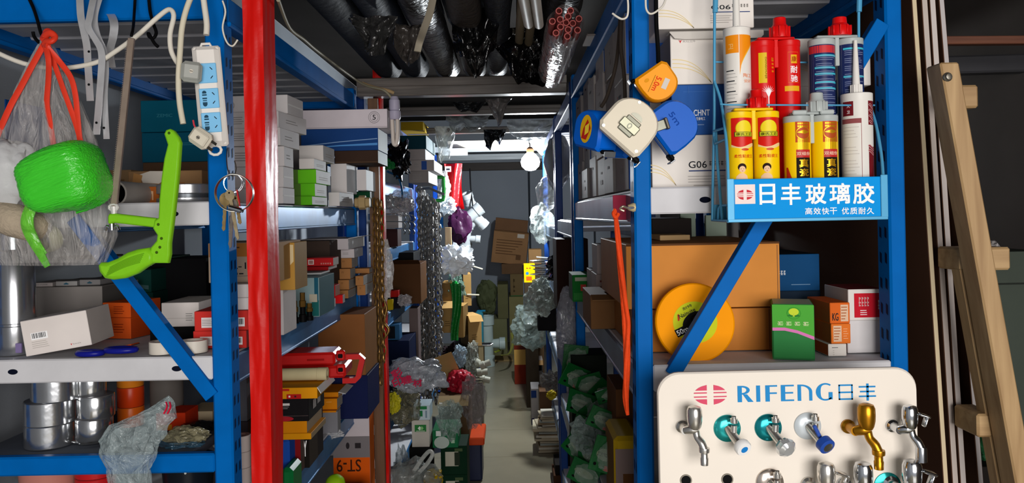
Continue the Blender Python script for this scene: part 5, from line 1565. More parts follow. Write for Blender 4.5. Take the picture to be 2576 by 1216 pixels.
C('green box with a tree emblem and a pink stripe, standing at the shelf edge', 1965, 766, 2066, 922, d=1.522, dep=.10, zb=Z2 - .000, col='#2f7a40', side='#2c5a34', top='#a8b89a', b=.003, rough=.46, rz=-.30, mk=(
    ('f', 'poly', 0, 0, 0, 0, '#4fa63c', [(0.01, .56), (.3, .565), (.6, .52), (.99, .42), (.99, .99), (.01, .99)]),
    ('f', 'poly', 0, 0, 0, 0, '#d67ab4', [(.01, .52), (.3, .525), (.6, .48), (.99, .37), (.99, .43), (.6, .535), (.3, .58), (.01, .575)]),
    ('f', 'poly', 0, 0, 0, 0, '#3c9230', TR(.52, .84, .17, .11)), ('f', 'poly', 0, 0, 0, 0, '#4fa63c', TR(.52, .84, .15, .098)), ('f', 'poly', 0, 0, 0, 0, '#c6d83a', TR(.52, .865, .12, .065)), ('f', 'poly', 0, 0, 0, 0, '#b9cc40', [(.5, .78), (.54, .78), (.53, .83), (.51, .83)]), ('f', 'poly', 0, 0, 0, 0, '#2f7a34', [(.36, .79), (.48, .775), (.5, .80), (.42, .82)]), ('f', 'poly', 0, 0, 0, 0, '#2f7a34', [(.56, .775), (.68, .79), (.62, .82), (.54, .80)]),
    ('f', 'ic', .5, .655, .8, .07, 4, mat('#cfe0a8', .6, 0, 0)), ('f', 'r', .5, .02, .98, .03, '#2a6338')))
# dim things on top of the large carton
m = MB().box(-.035, .035, 0, .12, 0, .012, mat('#c9a878', .6, 0, .05), .001)
tag(m.build('cardboard_sheet', None, T(W(1698, 592, 1.8).x, 1.80, TOP['kb2'] + .001)), 'tan cardboard strip lying on the upper large kraft carton', 'cardboard')
C('dark box with a grey edge lying behind the tan cardboard strip', 1640, 560, 1740, 598, d=1.95, dep=.12, zb=TOP['kb2'] + .001, zt=TOP['kb2'] + .05, col='#2b2624')
for k, (x0_, y0_, x1_, y1_, lab) in enumerate(((1712, 520, 1750, 600, 'pale green board standing dim under the top shelf, by the brace'), (1776, 542, 1828, 600, 'pale green board behind the wire display foot'))):
    C(lab, x0_, y0_, x1_, y1_, d=2.02, dep=.015, zb=TOP['kb2'] + .0012, zt=W(x0_, y0_, 2.02).z, col='#9fb0a0', name='board', cat='board')
# reel tape
e = empty('measuring_reel', 'big yellow 50m measuring reel with a lime label, leaning on the kraft carton', 'measuring reel', Matrix.Translation(W(1746, 812, 1.575)) @ R(-.05, 'Z') @ R(-.17, 'X'))
RD_ = .0805
YR = mat('#fa9c00', .5, 0, .04)
XR_ = Matrix.Diagonal((1, 1, 1, 1))
FX = R(math.pi / 2, 'X')
m = MB()
m.lathe([(0, -.012), (RD_ * .95, -.012), (RD_ * .985, -.009), (RD_, -.003), (RD_, .003), (RD_ * .985, .009), (RD_ * .95, .012), (0, .012)], YR, 64, FX)
m.build('case', e, None, 25)
Mf = T(0, -.0124, 0) @ FRONT
m = MB()
m.ell(0, 0, RD_ * .55, RD_ * .52, mat('#c4cc1c', .45, 0, .03), Mf, 40)
m.ell(0, 0, RD_ * .34, RD_ * .25, BLACK, Mf @ T(0, 0, .0002) @ R(.6, 'Z'), 30)
Mr = Mf @ R(.44, 'Z')
m.text('Nainuite', -.006, .0235, .036, .008, INK, Mr @ T(0, 0, .0003), .02)
m.poly([(-.030, .017), (-.026, .017), (-.021, .029), (-.025, .029)], mat('#c23a1c', .5, 0, 0), Mr @ T(0, 0, .0004))
m.text('耐特', .0, .034, .020, .006, INK, Mr @ T(0, 0, .0003), .01)
m.rect(-.028, -.004, .034, .016, BLACK, Mf @ T(0, 0, .0003) @ R(.44, 'Z'))
m.text('50m', -.031, -.004, .024, .010, WINK, Mf @ T(0, 0, .0008) @ R(.44, 'Z'), .02)
m.text('STEEL', .0, -.033, .02, .004, INK, Mf @ T(0, 0, .0004) @ R(.2, 'Z')) if False else None
m.build('label', e)
m = MB()
m.box(-.010, .010, -.010, .0, -.002, .040, mat('#3a2a24', .5, .2, .1), .004, T(0, -.0122, 0) @ R(.9, 'Y'))
m.cyl((.004, -.012, .004), (.004, -.022, .004), .009, BLACK, None, 20)
m.build('crank', e)
# ================================================================ wire display of cartridges
DB = 1.375
LB = mat('#4f9cc4', .35, .1, .06)
p00 = W(1832, 556, DB)
e = empty('wire_display_rack', 'light blue wire display rack with a printed front plate, hung on the blue rack', 'display rack', Matrix.Translation(p00))
def q_(px, py, d):
    return W(px, py, d) - p00
def wire(name, pts, r=.0028, smooth=0):
    m = MB()
    m.tube([q_(*p) for p in pts], r, LB, 8, False, None, smooth)
    return m.build(name, e, None, 60)
# back uprights with hang hooks, side wires, cross wires
wire('upright', [(1798, -40, 1.47), (1797, 120, 1.47), (1797, 300, 1.47), (1794, 430, 1.47), (1792, 555, 1.47), (1832, 557, DB)])
wire('upright', [(2160, -40, 1.47), (2160, 120, 1.47), (2160, 300, 1.47), (2162, 440, 1.47)])
m = MB()
for a, b in (((1801, -40, 1.468), (1799, 32, 1.468)), ((2163, -40, 1.468), (2161, 30, 1.468))):
    m = MB()
    m.cyl(q_(*b), q_(*a), .0050, LB, None, 10)
    m.build('hanger_sleeve', e)
wire('side_wire', [(1797, 205, 1.468), (1812, 250, 1.45), (1822, 310, 1.42), (1829, 380, 1.39), (1832, 456, DB - .001)], .0028, 4)
wire('side_wire', [(2190, 270, 1.46), (2205, 320, 1.43), (2217, 390, 1.40), (2222, 452, DB)], .0028, 4)
wire('side_wire', [(1801, 330, 1.468), (1804, 400, 1.46), (1817, 553, 1.43)])
wire('cross_wire', [(1797, 156, 1.472), (1860, 157, 1.476), (2060, 157, 1.476), (2160, 156, 1.472)], .0016)
wire('cross_wire', [(1812, 262, 1.412), (1832, 264, 1.408), (2140, 265, 1.408), (2200, 265, 1.43)], .0016)
wire('cross_wire', [(1796, 330, 1.468), (1824, 322, 1.415)], .0024)
wire('cross_wire', [(1796, 345, 1.468), (1800, 362, 1.46), (1826, 350, 1.41)], .0024)
wire('foot_loop', [(1806, 555, 1.45), (1808, 525, 1.445), (1814, 517, 1.44), (1832, 517, 1.41)], .0024)
m = MB()
a, b = q_(1832, 556, DB), q_(2222, 556, DB)
c_, d_ = q_(1832, 452, DB), q_(2230, 450, DB)
hgt = c_.z - a.z
wid = b.x - a.x
m.box(0, wid + .004, .002, .10, -.001, .002, LB, .001)
m.box(0, wid + .004, .098, .10, 0, .03, LB, .001)
m.build('tray', e)
BLU = mat('#0a90dc', .5, 0, .03)
m = MB()
m.box(.0, wid + .004, -.004, .0015, .002, hgt, BLU, .001)
m.build('front_plate', e)
m = MB()
m.box(-.0025, .010, -.0062, -.0042, .001, hgt + .001, LB, .001)
m.build('plate_channel', e)
m = MB()
m.box(wid - .006, wid + .0065, -.0062, -.0042, .001, hgt + .003, LB, .001)
m.build('plate_channel', e)
m = MB()
m.box(-.002, wid + .006, -.0065, -.0042, -.003, .003, LB, .001)
m.build('plate_channel', e)
Mp = T(0, -.0048, 0) @ FRONT
def pp(px, py):
    v = q_(px, py, DB - .004)
    return v.x, v.z
def rifeng(m, M_, cx_, cy_, w_, h_, mt):
    for s in (-1, 1):
        g = .1 * w_ * s
        n = 12
        def xo(y):
            t = max(0, 1 - (2 * y / h_) ** 2)
            return s * max(abs(g), w_ / 2 * math.sqrt(t))
        for y0_, y1_ in ((.22, .5), (.07, .13), (-.13, -.07), (-.5, -.22)):
            L1 = [(g, y0_ * h_)] + [(xo((y0_ + (y1_ - y0_) * i / n) * h_), (y0_ + (y1_ - y0_) * i / n) * h_) for i in range(n + 1)] + [(g, y1_ * h_)]
            m.poly([(cx_ + a_, cy_ + b_) for a_, b_ in (L1 if s > 0 else L1[::-1])], mt, M_)
m = MB()
x, z = pp(1874, 489)
x1_, z1_ = pp(1849, 514)
m.rect(x, z, (x - x1_) * 2, (z - z1_) * 2, mat('#ead9d4', .5, 0, 0), Mp)
rifeng(m, T(0, -.0050, 0) @ FRONT, x, z - .001, (x - x1_) * 1.62, (z - z1_) * 1.05, mat('#c2303c', .5, 0, 0))
m.build('emblem', e)
m = MB()
for ch, px, py, w_, h_ in (('日', 1930, 489, 38, 50), ('丰', 1989, 489, 48, 52), ('玻', 2052, 488, 50, 50), ('璃', 2112, 487, 50, 50), ('胶', 2172, 487, 52, 50)):
    x, z = pp(px, py)
    k = (DB - .005) / F
    m.text(ch, x, z, w_ * k, h_ * k, WINK, Mp, .020)
for ch, px in (('高', 2034), ('效', 2055), ('快', 2076), ('干', 2096), ('优', 2126), ('质', 2147), ('耐', 2168), ('久', 2189)):
    x, z = pp(px, 531 - (px - 2110) * .006)
    m.text(ch, x, z, 18 * k, 17 * k, WINK, Mp, .012)
m.build('lettering', e)

# ---------------------------------------------------------------- cartridges
def uv_patch(m, r, c0, a0, a1, z0, z1, mt, n=8, k=1.006):
    """a printed patch on a cylinder; angle 0 faces the shopfront, positive to the right"""
    vs, fs = [], []
    for i in range(n + 1):
        a = a0 + (a1 - a0) * i / n
        for z in (z0, z1):
            vs.append((c0 + r * k * math.sin(a), -r * k * math.cos(a), z))
    for i in range(n):
        fs.append([2 * i, 2 * i + 2, 2 * i + 3, 2 * i + 1])
    return m.add(vs, fs, mt)
def curved(m, vs, fs, r, c0, a, z, mt, k):
    """lay a flat drawing on the cylinder, sliced finely so that it follows the curve"""
    bm = bmesh.new()
    bv = [bm.verts.new((x, y, 0)) for x, y in vs]
    for f in fs:
        try:
            bm.faces.new([bv[i] for i in f])
        except ValueError:
            pass
    xs = [v[0] for v in vs]
    x, x1 = min(xs), max(xs)
    st = max(.0012, (x1 - x) / 24)
    x += st
    while x < x1 - 1e-5:
        bmesh.ops.bisect_plane(bm, geom=bm.verts[:] + bm.edges[:] + bm.faces[:], plane_co=(x, 0, 0), plane_no=(1, 0, 0))
        x += st
    bm.verts.index_update()
    m.add([(c0 + r * k * math.sin(a + v.co.x / r), -r * k * math.cos(a + v.co.x / r), z + v.co.y) for v in bm.verts], [[v.index for v in f.verts] for f in bm.faces], mt)
    bm.free()
def wraptext(m, s, r, c0, a, z, w_, h_, mt, k=1.014, rot=0.0):
    vs, fs, asp = text_geo(s, .012)
    P = []
    for x, y in vs:
        x, y = x * w_, y * h_
        if rot:
            x, y = x * math.cos(rot) - y * math.sin(rot), x * math.sin(rot) + y * math.cos(rot)
        P.append((x, y))
    curved(m, P, fs, r, c0, a, z, mt, k)
def wrappoly(m, pts, r, c0, a, z, mt, k=1.01):
    curved(m, pts, [list(range(len(pts)))], r, c0, a, z, mt, k)
def wrapell(m, r, c0, a, z, rx, ry, mt, k=1.01, n=24):
    wrappoly(m, [(rx * math.cos(6.2832 * i / n), ry * math.sin(6.2832 * i / n)) for i in range(n)], r, c0, a, z, mt, k)
zb_tray = W(1832, 556, DB).z + .0025
def cart_pos(px0, px1, py_top, d):
    a, b = W(px0, py_top, d), W(px1, py_top, d)
    return (a.x + b.x) / 2, (b.x - a.x) / 2, a.z

def squeeze(m, i0, h, k):
    m.v[i0:] = [(v[0], v[1], h - k * (h - v[2])) for v in m.v[i0:]]
def dual(label, xs, d, ytop, body, capm, cap_px, ring=None, printer=None, bracket=None, lug=None, ks=.8):
    (a0, a1), (b0, b1) = xs
    x0, r, zt = cart_pos(a0, a1, ytop, d)
    x1, r2, _ = cart_pos(b0, b1, ytop, d)
    xm = (x0 + x1) / 2
    e = empty('sealant_cartridge', label, 'cartridge', T(xm, d + r, zb_tray))
    h = zt - zb_tray
    for k, c0 in enumerate((x0 - xm, x1 - xm)):
        m = MB()
        m.lathe([(0, 0), (r * .96, 0), (r, .003), (r, h - .012), (r * 1.0, h - .012), (r * 1.03, h - .011), (r * 1.03, h - .001), (r * .98, h), (r * .5, h + .002), (0, h + .002)], body, 36, T(c0, 0, 0), [None] * 4 + [ring] * 5)
        if printer:
            i0 = len(m.v)
            printer(m, r, c0, h, k)
            squeeze(m, i0, h, ks)
        m.build('tube', e, None, 40)
    br = bracket or ring or body
    m = MB()
    m.box(x0 - xm - r * .5, x1 - xm + r * .5, -r * .5, r * .5, h + .002, h + .007, br, .002)
    m.box(-.004, .004, -r * .4, r * .4, h - .05, h + .004, br, .001)
    m.box(-.003, .003, -r * .3, r * .3, .02, .05, br, .001)
    m.build('bridge', e, None, 40)
    if lug:
        for c0 in (x0 - xm, x1 - xm):
            MB().box(c0 - r * .55, c0 + r * .55, -r * .75, -r * .52, h + .001, h + .010, br, .002).build('lug', e, None, 40)
    (c0x, c1x, cy0, cy1) = cap_px
    cx_ = W((c0x + c1x) / 2, cy1, d + r).x - xm
    cr_ = (c1x - c0x) / 2 / F * (d + r)
    zc0 = h + .0065
    hc = (cy1 - cy0) / F * (d + r)
    m = MB()
    prof = []
    m.lathe([(0, 0), (cr_ * .98, 0), (cr_, hc * .05), (cr_ * .97, hc * .48), (cr_ * .86, hc * .55), (cr_ * .66, hc * .66), (cr_ * .62, hc * .96), (cr_ * .5, hc), (0, hc)], capm, 32, T(cx_, 0, zc0))
    for i in range(10):
        a = 6.2832 * i / 10
        m.box(-.0016, .0016, -.0016, .0016, 0, hc * .5, capm, .0008, T(cx_ + cr_ * math.cos(a), cr_ * math.sin(a), zc0 + .001) @ R(a, 'Z'))
    m.build('cap', e, None, 40)
    return e
RED = mat('#d01010', .34, 0, .06)
YEL = mat('#f0c606', .34, 0, .04)
NAV = mat('#1f2a58', .36, 0, .08)
GREYC = mat('#a9b0ae', .35, 0, .05)
WPL = mat('#dcd9d2', .35, 0, .04)
GOLD = mat('#d9a01a', .28, .55, .08)
DK = mat('#221a12', .5, 0, 0)
def p_red(m, r, c0, h, k):
    if k == 0:
        uv_patch(m, r, c0, -.62, .05, h - .100, h - .030, mat('#d8b410', .4, 0, 0))
        wraptext(m, 'CHONGCHUNJIE', r, c0, -.05, h - .065, .05, .004, mat('#6a3a08', .5, 0, 0), 1.02, -math.pi / 2)
        for zz in (.05, .058, .066, .075):
            uv_patch(m, r, c0, .5, .75, h - zz, h - zz + .004, mat('#d87a10', .4, 0, 0))
        wraptext(m, '耐', r, c0, .6, h - .045, .006, .008, mat('#d87a10', .4, 0, 0))
        # white plant print
        for i in range(9):
            a = -1.2 + i * .3
            wrappoly(m, [(0, 0), (.004 * math.sin(a) - .0012, .012 + .004 * math.cos(a)), (.015 * math.sin(a), .012 + .018 * math.cos(a)), (.004 * math.sin(a) + .0012, .012 + .004 * math.cos(a))], r, c0, .15, h - .135, WINK, 1.012 + .001 * i)
        wrappoly(m, [(-.001, -.02), (.001, -.02), (.001, .028), (-.001, .028)], r, c0, .15, h - .14, WINK, 1.02)
    else:
        O = mat('#d8641a', .4, 0, 0)
        Y = mat('#e0a818', .4, 0, 0)
        for a0, a1, z0, z1 in ((-.32, .62, .0295, .0305), (-.32, .62, .1000, .1010), (-.32, -.30, .03, .1), (.60, .62, .03, .1)):
            uv_patch(m, r, c0, a0, a1, h - z1, h - z0, O)
        uv_patch(m, r, c0, -.08, .46, h - .056, h - .036, Y)
        wraptext(m, '康', r, c0, .19, h - .046, .010, .013, mat('#a03a08', .5, 0, 0), 1.03)
        wraptext(m, '耐', r, c0, .19, h - .070, .014, .017, WINK)
        wraptext(m, '驰', r, c0, .19, h - .091, .014, .016, WINK)
        uv_patch(m, r, c0, -.6, .7, h - .120, h - .108, Y)
dual('twin red cartridge with yellow prints in the back row of the display', ((1896, 1957), (1960, 2022)), 1.432, 100, RED, RED, (1937, 1986, 46, 98), RED, p_red)
def p_nav(m, r, c0, h, k):
    uv_patch(m, r, c0, -1.5, 1.5, .004, h - .014, NAV, 16, 1.004)
    if k == 0:
        uv_patch(m, r, c0, -1.5, 1.5, h - .032, h - .016, mat('#c43034', .4, 0, 0), 14, 1.008)
        wraptext(m, '▬▬▬▬', r, c0, -.2, h - .024, .022, .004, mat('#e0a0a0', .5, 0, 0), 1.014) if False else None
    C_ = mat('#3fb8cc', .4, 0, 0)
    for z in ((.036, .062, .075, .094, .107) if k == 0 else (.022, .082)):
        uv_patch(m, r, c0, -.9, 1.2, h - z - .004, h - z, C_, 12, 1.01)
    G = mat('#7f89a8', .5, 0, 0)
    rr = random.Random(k)
    for i in range(30):
        z = .038 + i * .0042 if k == 0 else .028 + i * .0042
        if z < h - .02:
            uv_patch(m, r, c0, -.8, .3 + .6 * rr.random(), h - z - .0012, h - z, G, 10, 1.012) if i % 4 != 3 else None
dual('twin navy cartridge with a red cap and pale blue stripes in the back row', ((2046, 2110), (2120, 2181)), 1.432, 95, GREYC, RED, (2086, 2139, 44, 92), GREYC, p_nav, ks=.86)
FIG = mat('#e8c09a', .5, 0, 0)
HAIR = mat('#2c1a14', .5, 0, 0)
def p_yel(m, r, c0, h, k):
    a = .12 if k == 0 else -.05
    RP = mat('#d01c10', .35, 0, .03)
    # red panel with a wavy pale lower edge
    n = 14
    a0, a1 = -.95, 1.15
    vs, fs = [], []
    for i in range(n + 1):
        t = a0 + (a1 - a0) * i / n
        zl = h - .082 + .005 * math.sin((t - a0) * 2.6 + 2.8)
        for z in (zl, h - .014):
            vs.append((c0 + r * 1.006 * math.sin(t), -r * 1.006 * math.cos(t), z))
    fs = [[2 * i, 2 * i + 2, 2 * i + 3, 2 * i + 1] for i in range(n)]
    m.add(vs, fs, RP)
    vs = []
    for i in range(n + 1):
        t = a0 + (a1 - a0) * i / n
        zl = h - .082 + .005 * math.sin((t - a0) * 2.6 + 2.8)
        for z in (zl - .006 + .003 * math.sin(i * .45), zl):
            vs.append((c0 + r * 1.008 * math.sin(t), -r * 1.008 * math.cos(t), z))
    m.add(vs, fs, mat('#e8c890', .4, 0, .03))
    wrapell(m, r, c0, a, h - .042, .016, .020, mat('#b8a010', .4, 0, 0), 1.012)
    wrapell(m, r, c0, a, h - .041, .0145, .0185, mat('#e8d020', .4, 0, 0), 1.016)
    wrappoly(m, [(-.018, -.006), (.018, -.006), (.018, .006), (-.018, .006)], r, c0, a, h - .056, mat('#28401a', .4, 0, 0), 1.022)
    wrappoly(m, [(-.0165, -.005), (.0165, -.005), (.0165, .005), (-.0165, .005)], r, c0, a, h - .056, mat('#c8c020', .4, 0, 0), 1.027)
    wraptext(m, '康氏工匠', r, c0, a, h - .056, .030, .0075, mat('#1e3010', .5, 0, 0), 1.034)
    wrapell(m, r, c0, a + .05, h - .093, .007, .003, mat('#c84a20', .4, 0, 0), 1.012)
    wraptext(m, '柔性粘瓷王', r, c0, a - .05, h - .109, .036, .0085, mat('#c83c14', .5, 0, 0), 1.014)
    # small portrait print at the bottom: hair, face, shoulders
    aa = a - .25
    zf = h - .142
    wrappoly(m, [(-.012, -.03), (.012, -.03), (.009, -.014), (.003, -.008), (-.004, -.009), (-.010, -.016)], r, c0, aa, zf, FIG, 1.012)
    wrapell(m, r, c0, aa + .02, zf + .006, .0075, .0095, HAIR, 1.016)
    wrapell(m, r, c0, aa + .03, zf + .001, .0055, .0080, FIG, 1.022)
    wrapell(m, r, c0, aa + .03, zf - .003, .0013, .0006, mat('#b03a34', .5, 0, 0), 1.03)
    for s in (-1, 1):
        wrapell(m, r, c0, aa + .03 + s * .1, zf + .002, .0009, .0005, HAIR, 1.03)
    wraptext(m, '···', r, c0, .75, h - .135, .008, .003, HAIR, 1.012) if False else None
dual('twin yellow and red cartridge with a portrait print, front row of the display', ((1836, 1900), (1903, 1969)), 1.386, 280, YEL, RED, (1880, 1926, 224, 272), YEL, p_yel, ks=.74)
def p_gold(m, r, c0, h, k):
    uv_patch(m, r, c0, -1.3, 1.4, .004, h - .014, YEL, 16, 1.003)
    wrappoly(m, [(-.030, -.05), (-.012, -.05), (-.016, -.035), (-.026, .0), (-.030, .0)], r, c0, 0, .055, mat('#b8281a', .4, 0, 0), 1.008) if k == 0 else None
    a = .15
    OR_ = mat('#b8481a', .35, .1, .05)
    uv_patch(m, r, c0, a - .62, a + .62, h - .068, h - .014, OR_, 10, 1.008)
    for i in range(8):
        t = a - .45 + i * .12
        uv_patch(m, r, c0, t, t + .07, h - .088, h - .058, GOLD, 2, 1.014)
    wrapell(m, r, c0, a, h - .045, .014, .016, GOLD, 1.014)
    wrapell(m, r, c0, a, h - .045, .0125, .0145, mat('#a8481a', .4, .1, 0), 1.019)
    wrappoly(m, [(-.012, .0), (.0, .006), (.012, .001), (.002, -.004)], r, c0, a, h - .043, GOLD, 1.024)
    for z in (.019, .026):
        for i in range(6):
            uv_patch(m, r, c0, a - .45 + i * .15, a - .45 + i * .15 + .11, h - z - .004, h - z, GOLD, 2, 1.014)
    uv_patch(m, r, c0, a - .58, a + .58, h - .106, h - .086, mat('#b82a26', .4, 0, 0), 10, 1.016)
    wraptext(m, '双组份', r, c0, a, h - .096, .026, .009, mat('#e8c8b0', .5, 0, 0), 1.022)
    uv_patch(m, r, c0, a - .58, a + .58, .004, h - .105, DK, 10, 1.012)
    wraptext(m, '真', r, c0, a, h - .120, .018, .021, GOLD, 1.02)
    wraptext(m, '瓷', r, c0, a, h - .143, .018, .019, GOLD, 1.02)
dual('twin orange and gold cartridge with a white cap, front row of the display', ((1983, 2049), (2053, 2118)), 1.388, 290, YEL, GREYC, (2030, 2079, 226, 276), GREYC, p_gold, None, True, .72)

def single(label, x0p, x1p, ytop, d, noz, ycap, body, printer, ks=.7):
    x0, r, zt = cart_pos(x0p, x1p, ytop, d)
    e = empty('sealant_cartridge', label, 'cartridge', T(x0, d + r, zb_tray))
    h = zt - zb_tray
    m = MB()
    m.lathe([(0, 0), (r * .96, 0), (r, .003), (r, h - .016), (r * 1.015, h - .015), (r * 1.015, h - .001), (r * .97, h), (r * .4, h + .001), (0, h + .001)], body, 40)
    i0 = len(m.v)
    printer(m, r, h)
    squeeze(m, i0, h, ks)
    m.build('tube', e, None, 40)
    m = MB()
    hn = (ytop - noz[2]) / F * (d + r)
    ra, rb = noz[0] / F * d, noz[1] / F * d
    hc = ycap / F * d
    m.lathe([(0, 0), (ra * 1.5, 0), (ra * 1.5, hc), (ra * 1.0, hc), (ra, hc), (rb, hn), (0, hn)], WPL, 24, T(0, 0, h + .001))
    for i in range(8):
        a = 6.2832 * i / 8
        m.box(-.001, .001, -.001, .001, 0, hc, WPL, .0004, T(ra * 1.5 * math.cos(a), ra * 1.5 * math.sin(a), h + .001))
    m.build('nozzle', e, None, 40)
    return e
def p_orange(m, r, h):
    O, O2 = mat('#e88a10', .35, 0, .03), mat('#e8b030', .35, 0, 0)
    uv_patch(m, r, 0, -1.25, -.15, h - .070, h - .018, O)
    wraptext(m, '卫', r, 0, -.75, h - .052, .010, .013, mat('#e8b870', .5, 0, 0), 1.012)
    n = 12
    vs, v2 = [], []
    for i in range(n + 1):
        t = -.10 + 1.3 * i / n
        zl = h - .125 + .085 * math.sqrt(i / n)
        for z in (zl, h - .018):
            vs.append((r * 1.006 * math.sin(t), -r * 1.006 * math.cos(t), z))
        for z in (zl - .004, zl + .001):
            v2.append((r * 1.009 * math.sin(t), -r * 1.009 * math.cos(t), z))
    fs = [[2 * i, 2 * i + 2, 2 * i + 3, 2 * i + 1] for i in range(n)]
    m.add(vs, fs, O)
    m.add(v2, fs, O2)
    wraptext(m, '陶工', r, 0, .55, h - .130, .020, .011, mat('#e0906a', .5, 0, 0), 1.012)
    wraptext(m, '瓷砖', r, 0, .55, h - .145, .018, .009, mat('#e0a080', .5, 0, 0), 1.012)
    for i in range(16):
        z = .115 + i * .0092
        uv_patch(m, r, 0, -1.2, -.55 + .3 * ((i * 7) % 5) / 5, h - z - (.0028 if i % 3 == 0 else .0012), h - z, GINK if i % 3 else INK, 5, 1.008)
single('white and orange cartridge with a long nozzle, end of the back row', 1829, 1896, 66, 1.432, (9.5, 7, -70), 4, WPL, p_orange)
def p_mar(m, r, h):
    MR = mat('#6e1820', .4, 0, .05)
    uv_patch(m, r, 0, -1.4, -.62, h - .055, h - .020, MR)
    wraptext(m, '大', r, 0, -.95, h - .032, .006, .007, WINK, 1.012)
    wraptext(m, '卫', r, 0, -.95, h - .046, .006, .007, WINK, 1.012)
    uv_patch(m, r, 0, .35, 1.35, h - .078, h - .014, MR)
    uv_patch(m, r, 0, .35, 1.35, .004, h - .130, MR)
    PNK = mat('#c9a0a0', .5, 0, 0)
    for i in range(14):
        t, z = .42 + .12 * (i % 4), h - .03 - .0033 * i
        wrapell(m, r, 0, t + .1, z, .0035, .0028, PNK, 1.014)
        wrapell(m, r, 0, t + .1, z, .0025, .0018, MR, 1.019)
    for i in range(10):
        wrapell(m, r, 0, .42 + .10 * (i % 5), h - .128 - .0022 * i, .0035, .003, PNK, 1.014)
        wrapell(m, r, 0, .42 + .10 * (i % 5), h - .128 - .0022 * i, .0025, .002, mat('#8a3a40', .5, 0, 0), 1.019)
    uv_patch(m, r, 0, -1.5, -.15, h - .0735, h - .062, mat('#8a4a4c', .5, 0, 0), 8, 1.006)
    uv_patch(m, r, 0, -.16, -.13, .005, h - .062, mat('#8a4a4c', .5, 0, 0), 2, 1.006)
    for i in range(16):
        z = .082 + i * .008
        if z < h - .01 and i not in (4, 5, 9):
            uv_patch(m, r, 0, -1.4, -.3 - .4 * ((i * 3) % 4) / 4, h - z - .0012, h - z, LINK, 5, 1.008)
single('white cartridge with maroon floral print and nozzle, end of the front row', 2133, 2209, 232, 1.40, (9.5, 4.5, 98), 22, WPL, p_mar, .76)

# ================================================================ tap board
DT = 1.335
c_tl, c_br = W(1656, 940, DT), W(2310, 940, DT)
bw = c_br.x - c_tl.x
bc_ = W(1983, 932, DT)
bh = .62
e = empty('tap_display_board', 'cream display board of taps and valves with round corners and blue lettering', 'display board', Matrix.Translation(Vector((bc_.x, DT, bc_.z - bh))) @ R(-.004, 'Y'))
def bp(px, py):
    v = W(px, py, DT)
    return v.x - bc_.x, v.z - (bc_.z - bh)
out = []
rc = .038
for cx_, cz_, a0 in ((bw / 2 - rc, bh - rc, 0), (-bw / 2 + rc, bh - rc, 90), (-bw / 2 + rc, rc, 180), (bw / 2 - rc, rc, 270)):
    for k in range(9):
        a = math.radians(a0 + k * 11.25)
        out.append((cx_ + rc * math.cos(a), cz_ + rc * math.sin(a)))
CRM = mat('#e6ded2', .46, 0, .03, 4)
m = MB()
m.prism(out, .012, CRM, T(0, .012, 0) @ FRONT, None, .003)
m.build('board', e)
Mb_ = T(0, -.0006, 0) @ FRONT
k = DT / F
m = MB()
x, z = bp(1790, 993)
rifeng(m, Mb_, x, z, 84 * k, 50 * k, mat('#d2506a', .5, 0, 0))
m.build('emblem', e)
m = MB()
BL = mat('#2a86c4', .5, 0, 0)
def lt(px, py):
    return bp(px, py)
def barp(x0, z0, w_, h_):
    m.rect(x0 + w_ / 2, z0 + h_ / 2, w_, h_, BL, Mb_)
H_ = 41 * k
def base(px):
    return bp(px, 1012 - (px - 1860) * .018)
# R I F E n G, thick stems and thin arms
x, z = base(1859); s_ = 11 * k; t_ = 4 * k
barp(x, z, s_, H_)
for i in range(10):
    a, b = -math.pi / 2 + math.pi * i / 10, -math.pi / 2 + math.pi * (i + 1) / 10
    rx_, ry_ = 20 * k, H_ * .27
    cx_, cz_ = x + s_, z + H_ * .73
    o_, i_ = 1.0, .58
    m.poly([(cx_ + rx_ * i_ * math.cos(a), cz_ + (ry_ - t_) * math.sin(a)), (cx_ + rx_ * o_ * math.cos(a), cz_ + ry_ * math.sin(a)), (cx_ + rx_ * o_ * math.cos(b), cz_ + ry_ * math.sin(b)), (cx_ + rx_ * i_ * math.cos(b), cz_ + (ry_ - t_) * math.sin(b))], BL, Mb_)
m.poly([(x + s_ + 2 * k, z + H_ * .47), (x + s_ + 13 * k, z + H_ * .47), (x + 40 * k, z), (x + 26 * k, z)], BL, Mb_)
x, z = base(1906); barp(x, z, 10 * k, H_)
x, z = base(1929); barp(x, z, 11 * k, H_); barp(x + 11 * k, z + H_ - t_, 19 * k, t_); barp(x + 11 * k, z + H_ * .46, 18 * k, t_)
x, z = base(1968); barp(x, z, 11 * k, H_); barp(x + 11 * k, z + H_ - t_, 22 * k, t_); barp(x + 11 * k, z + H_ * .46, 20 * k, t_); barp(x + 11 * k, z, 22 * k, t_)
x, z = base(2010); barp(x, z, 9 * k, H_)
for i in range(8):
    a, b = math.pi / 2 - math.pi / 2 * i / 8, math.pi / 2 - math.pi / 2 * (i + 1) / 8
    cx_, cz_ = x + 9 * k, z + H_ * .55
    m.poly([(cx_ + 20 * k * math.cos(a), cz_ + (H_ * .45 - t_) * math.sin(a)), (cx_ + 28 * k * math.cos(a), cz_ + H_ * .45 * math.sin(a)), (cx_ + 28 * k * math.cos(b), cz_ + H_ * .45 * math.sin(b)), (cx_ + 20 * k * math.cos(b), cz_ + (H_ * .45 - t_) * math.sin(b))], BL, Mb_)
barp(x + 29 * k, z, 8 * k, H_ * .55)
x, z = base(2056)
cx_, cz_ = x + 24 * k, z + H_ * .52
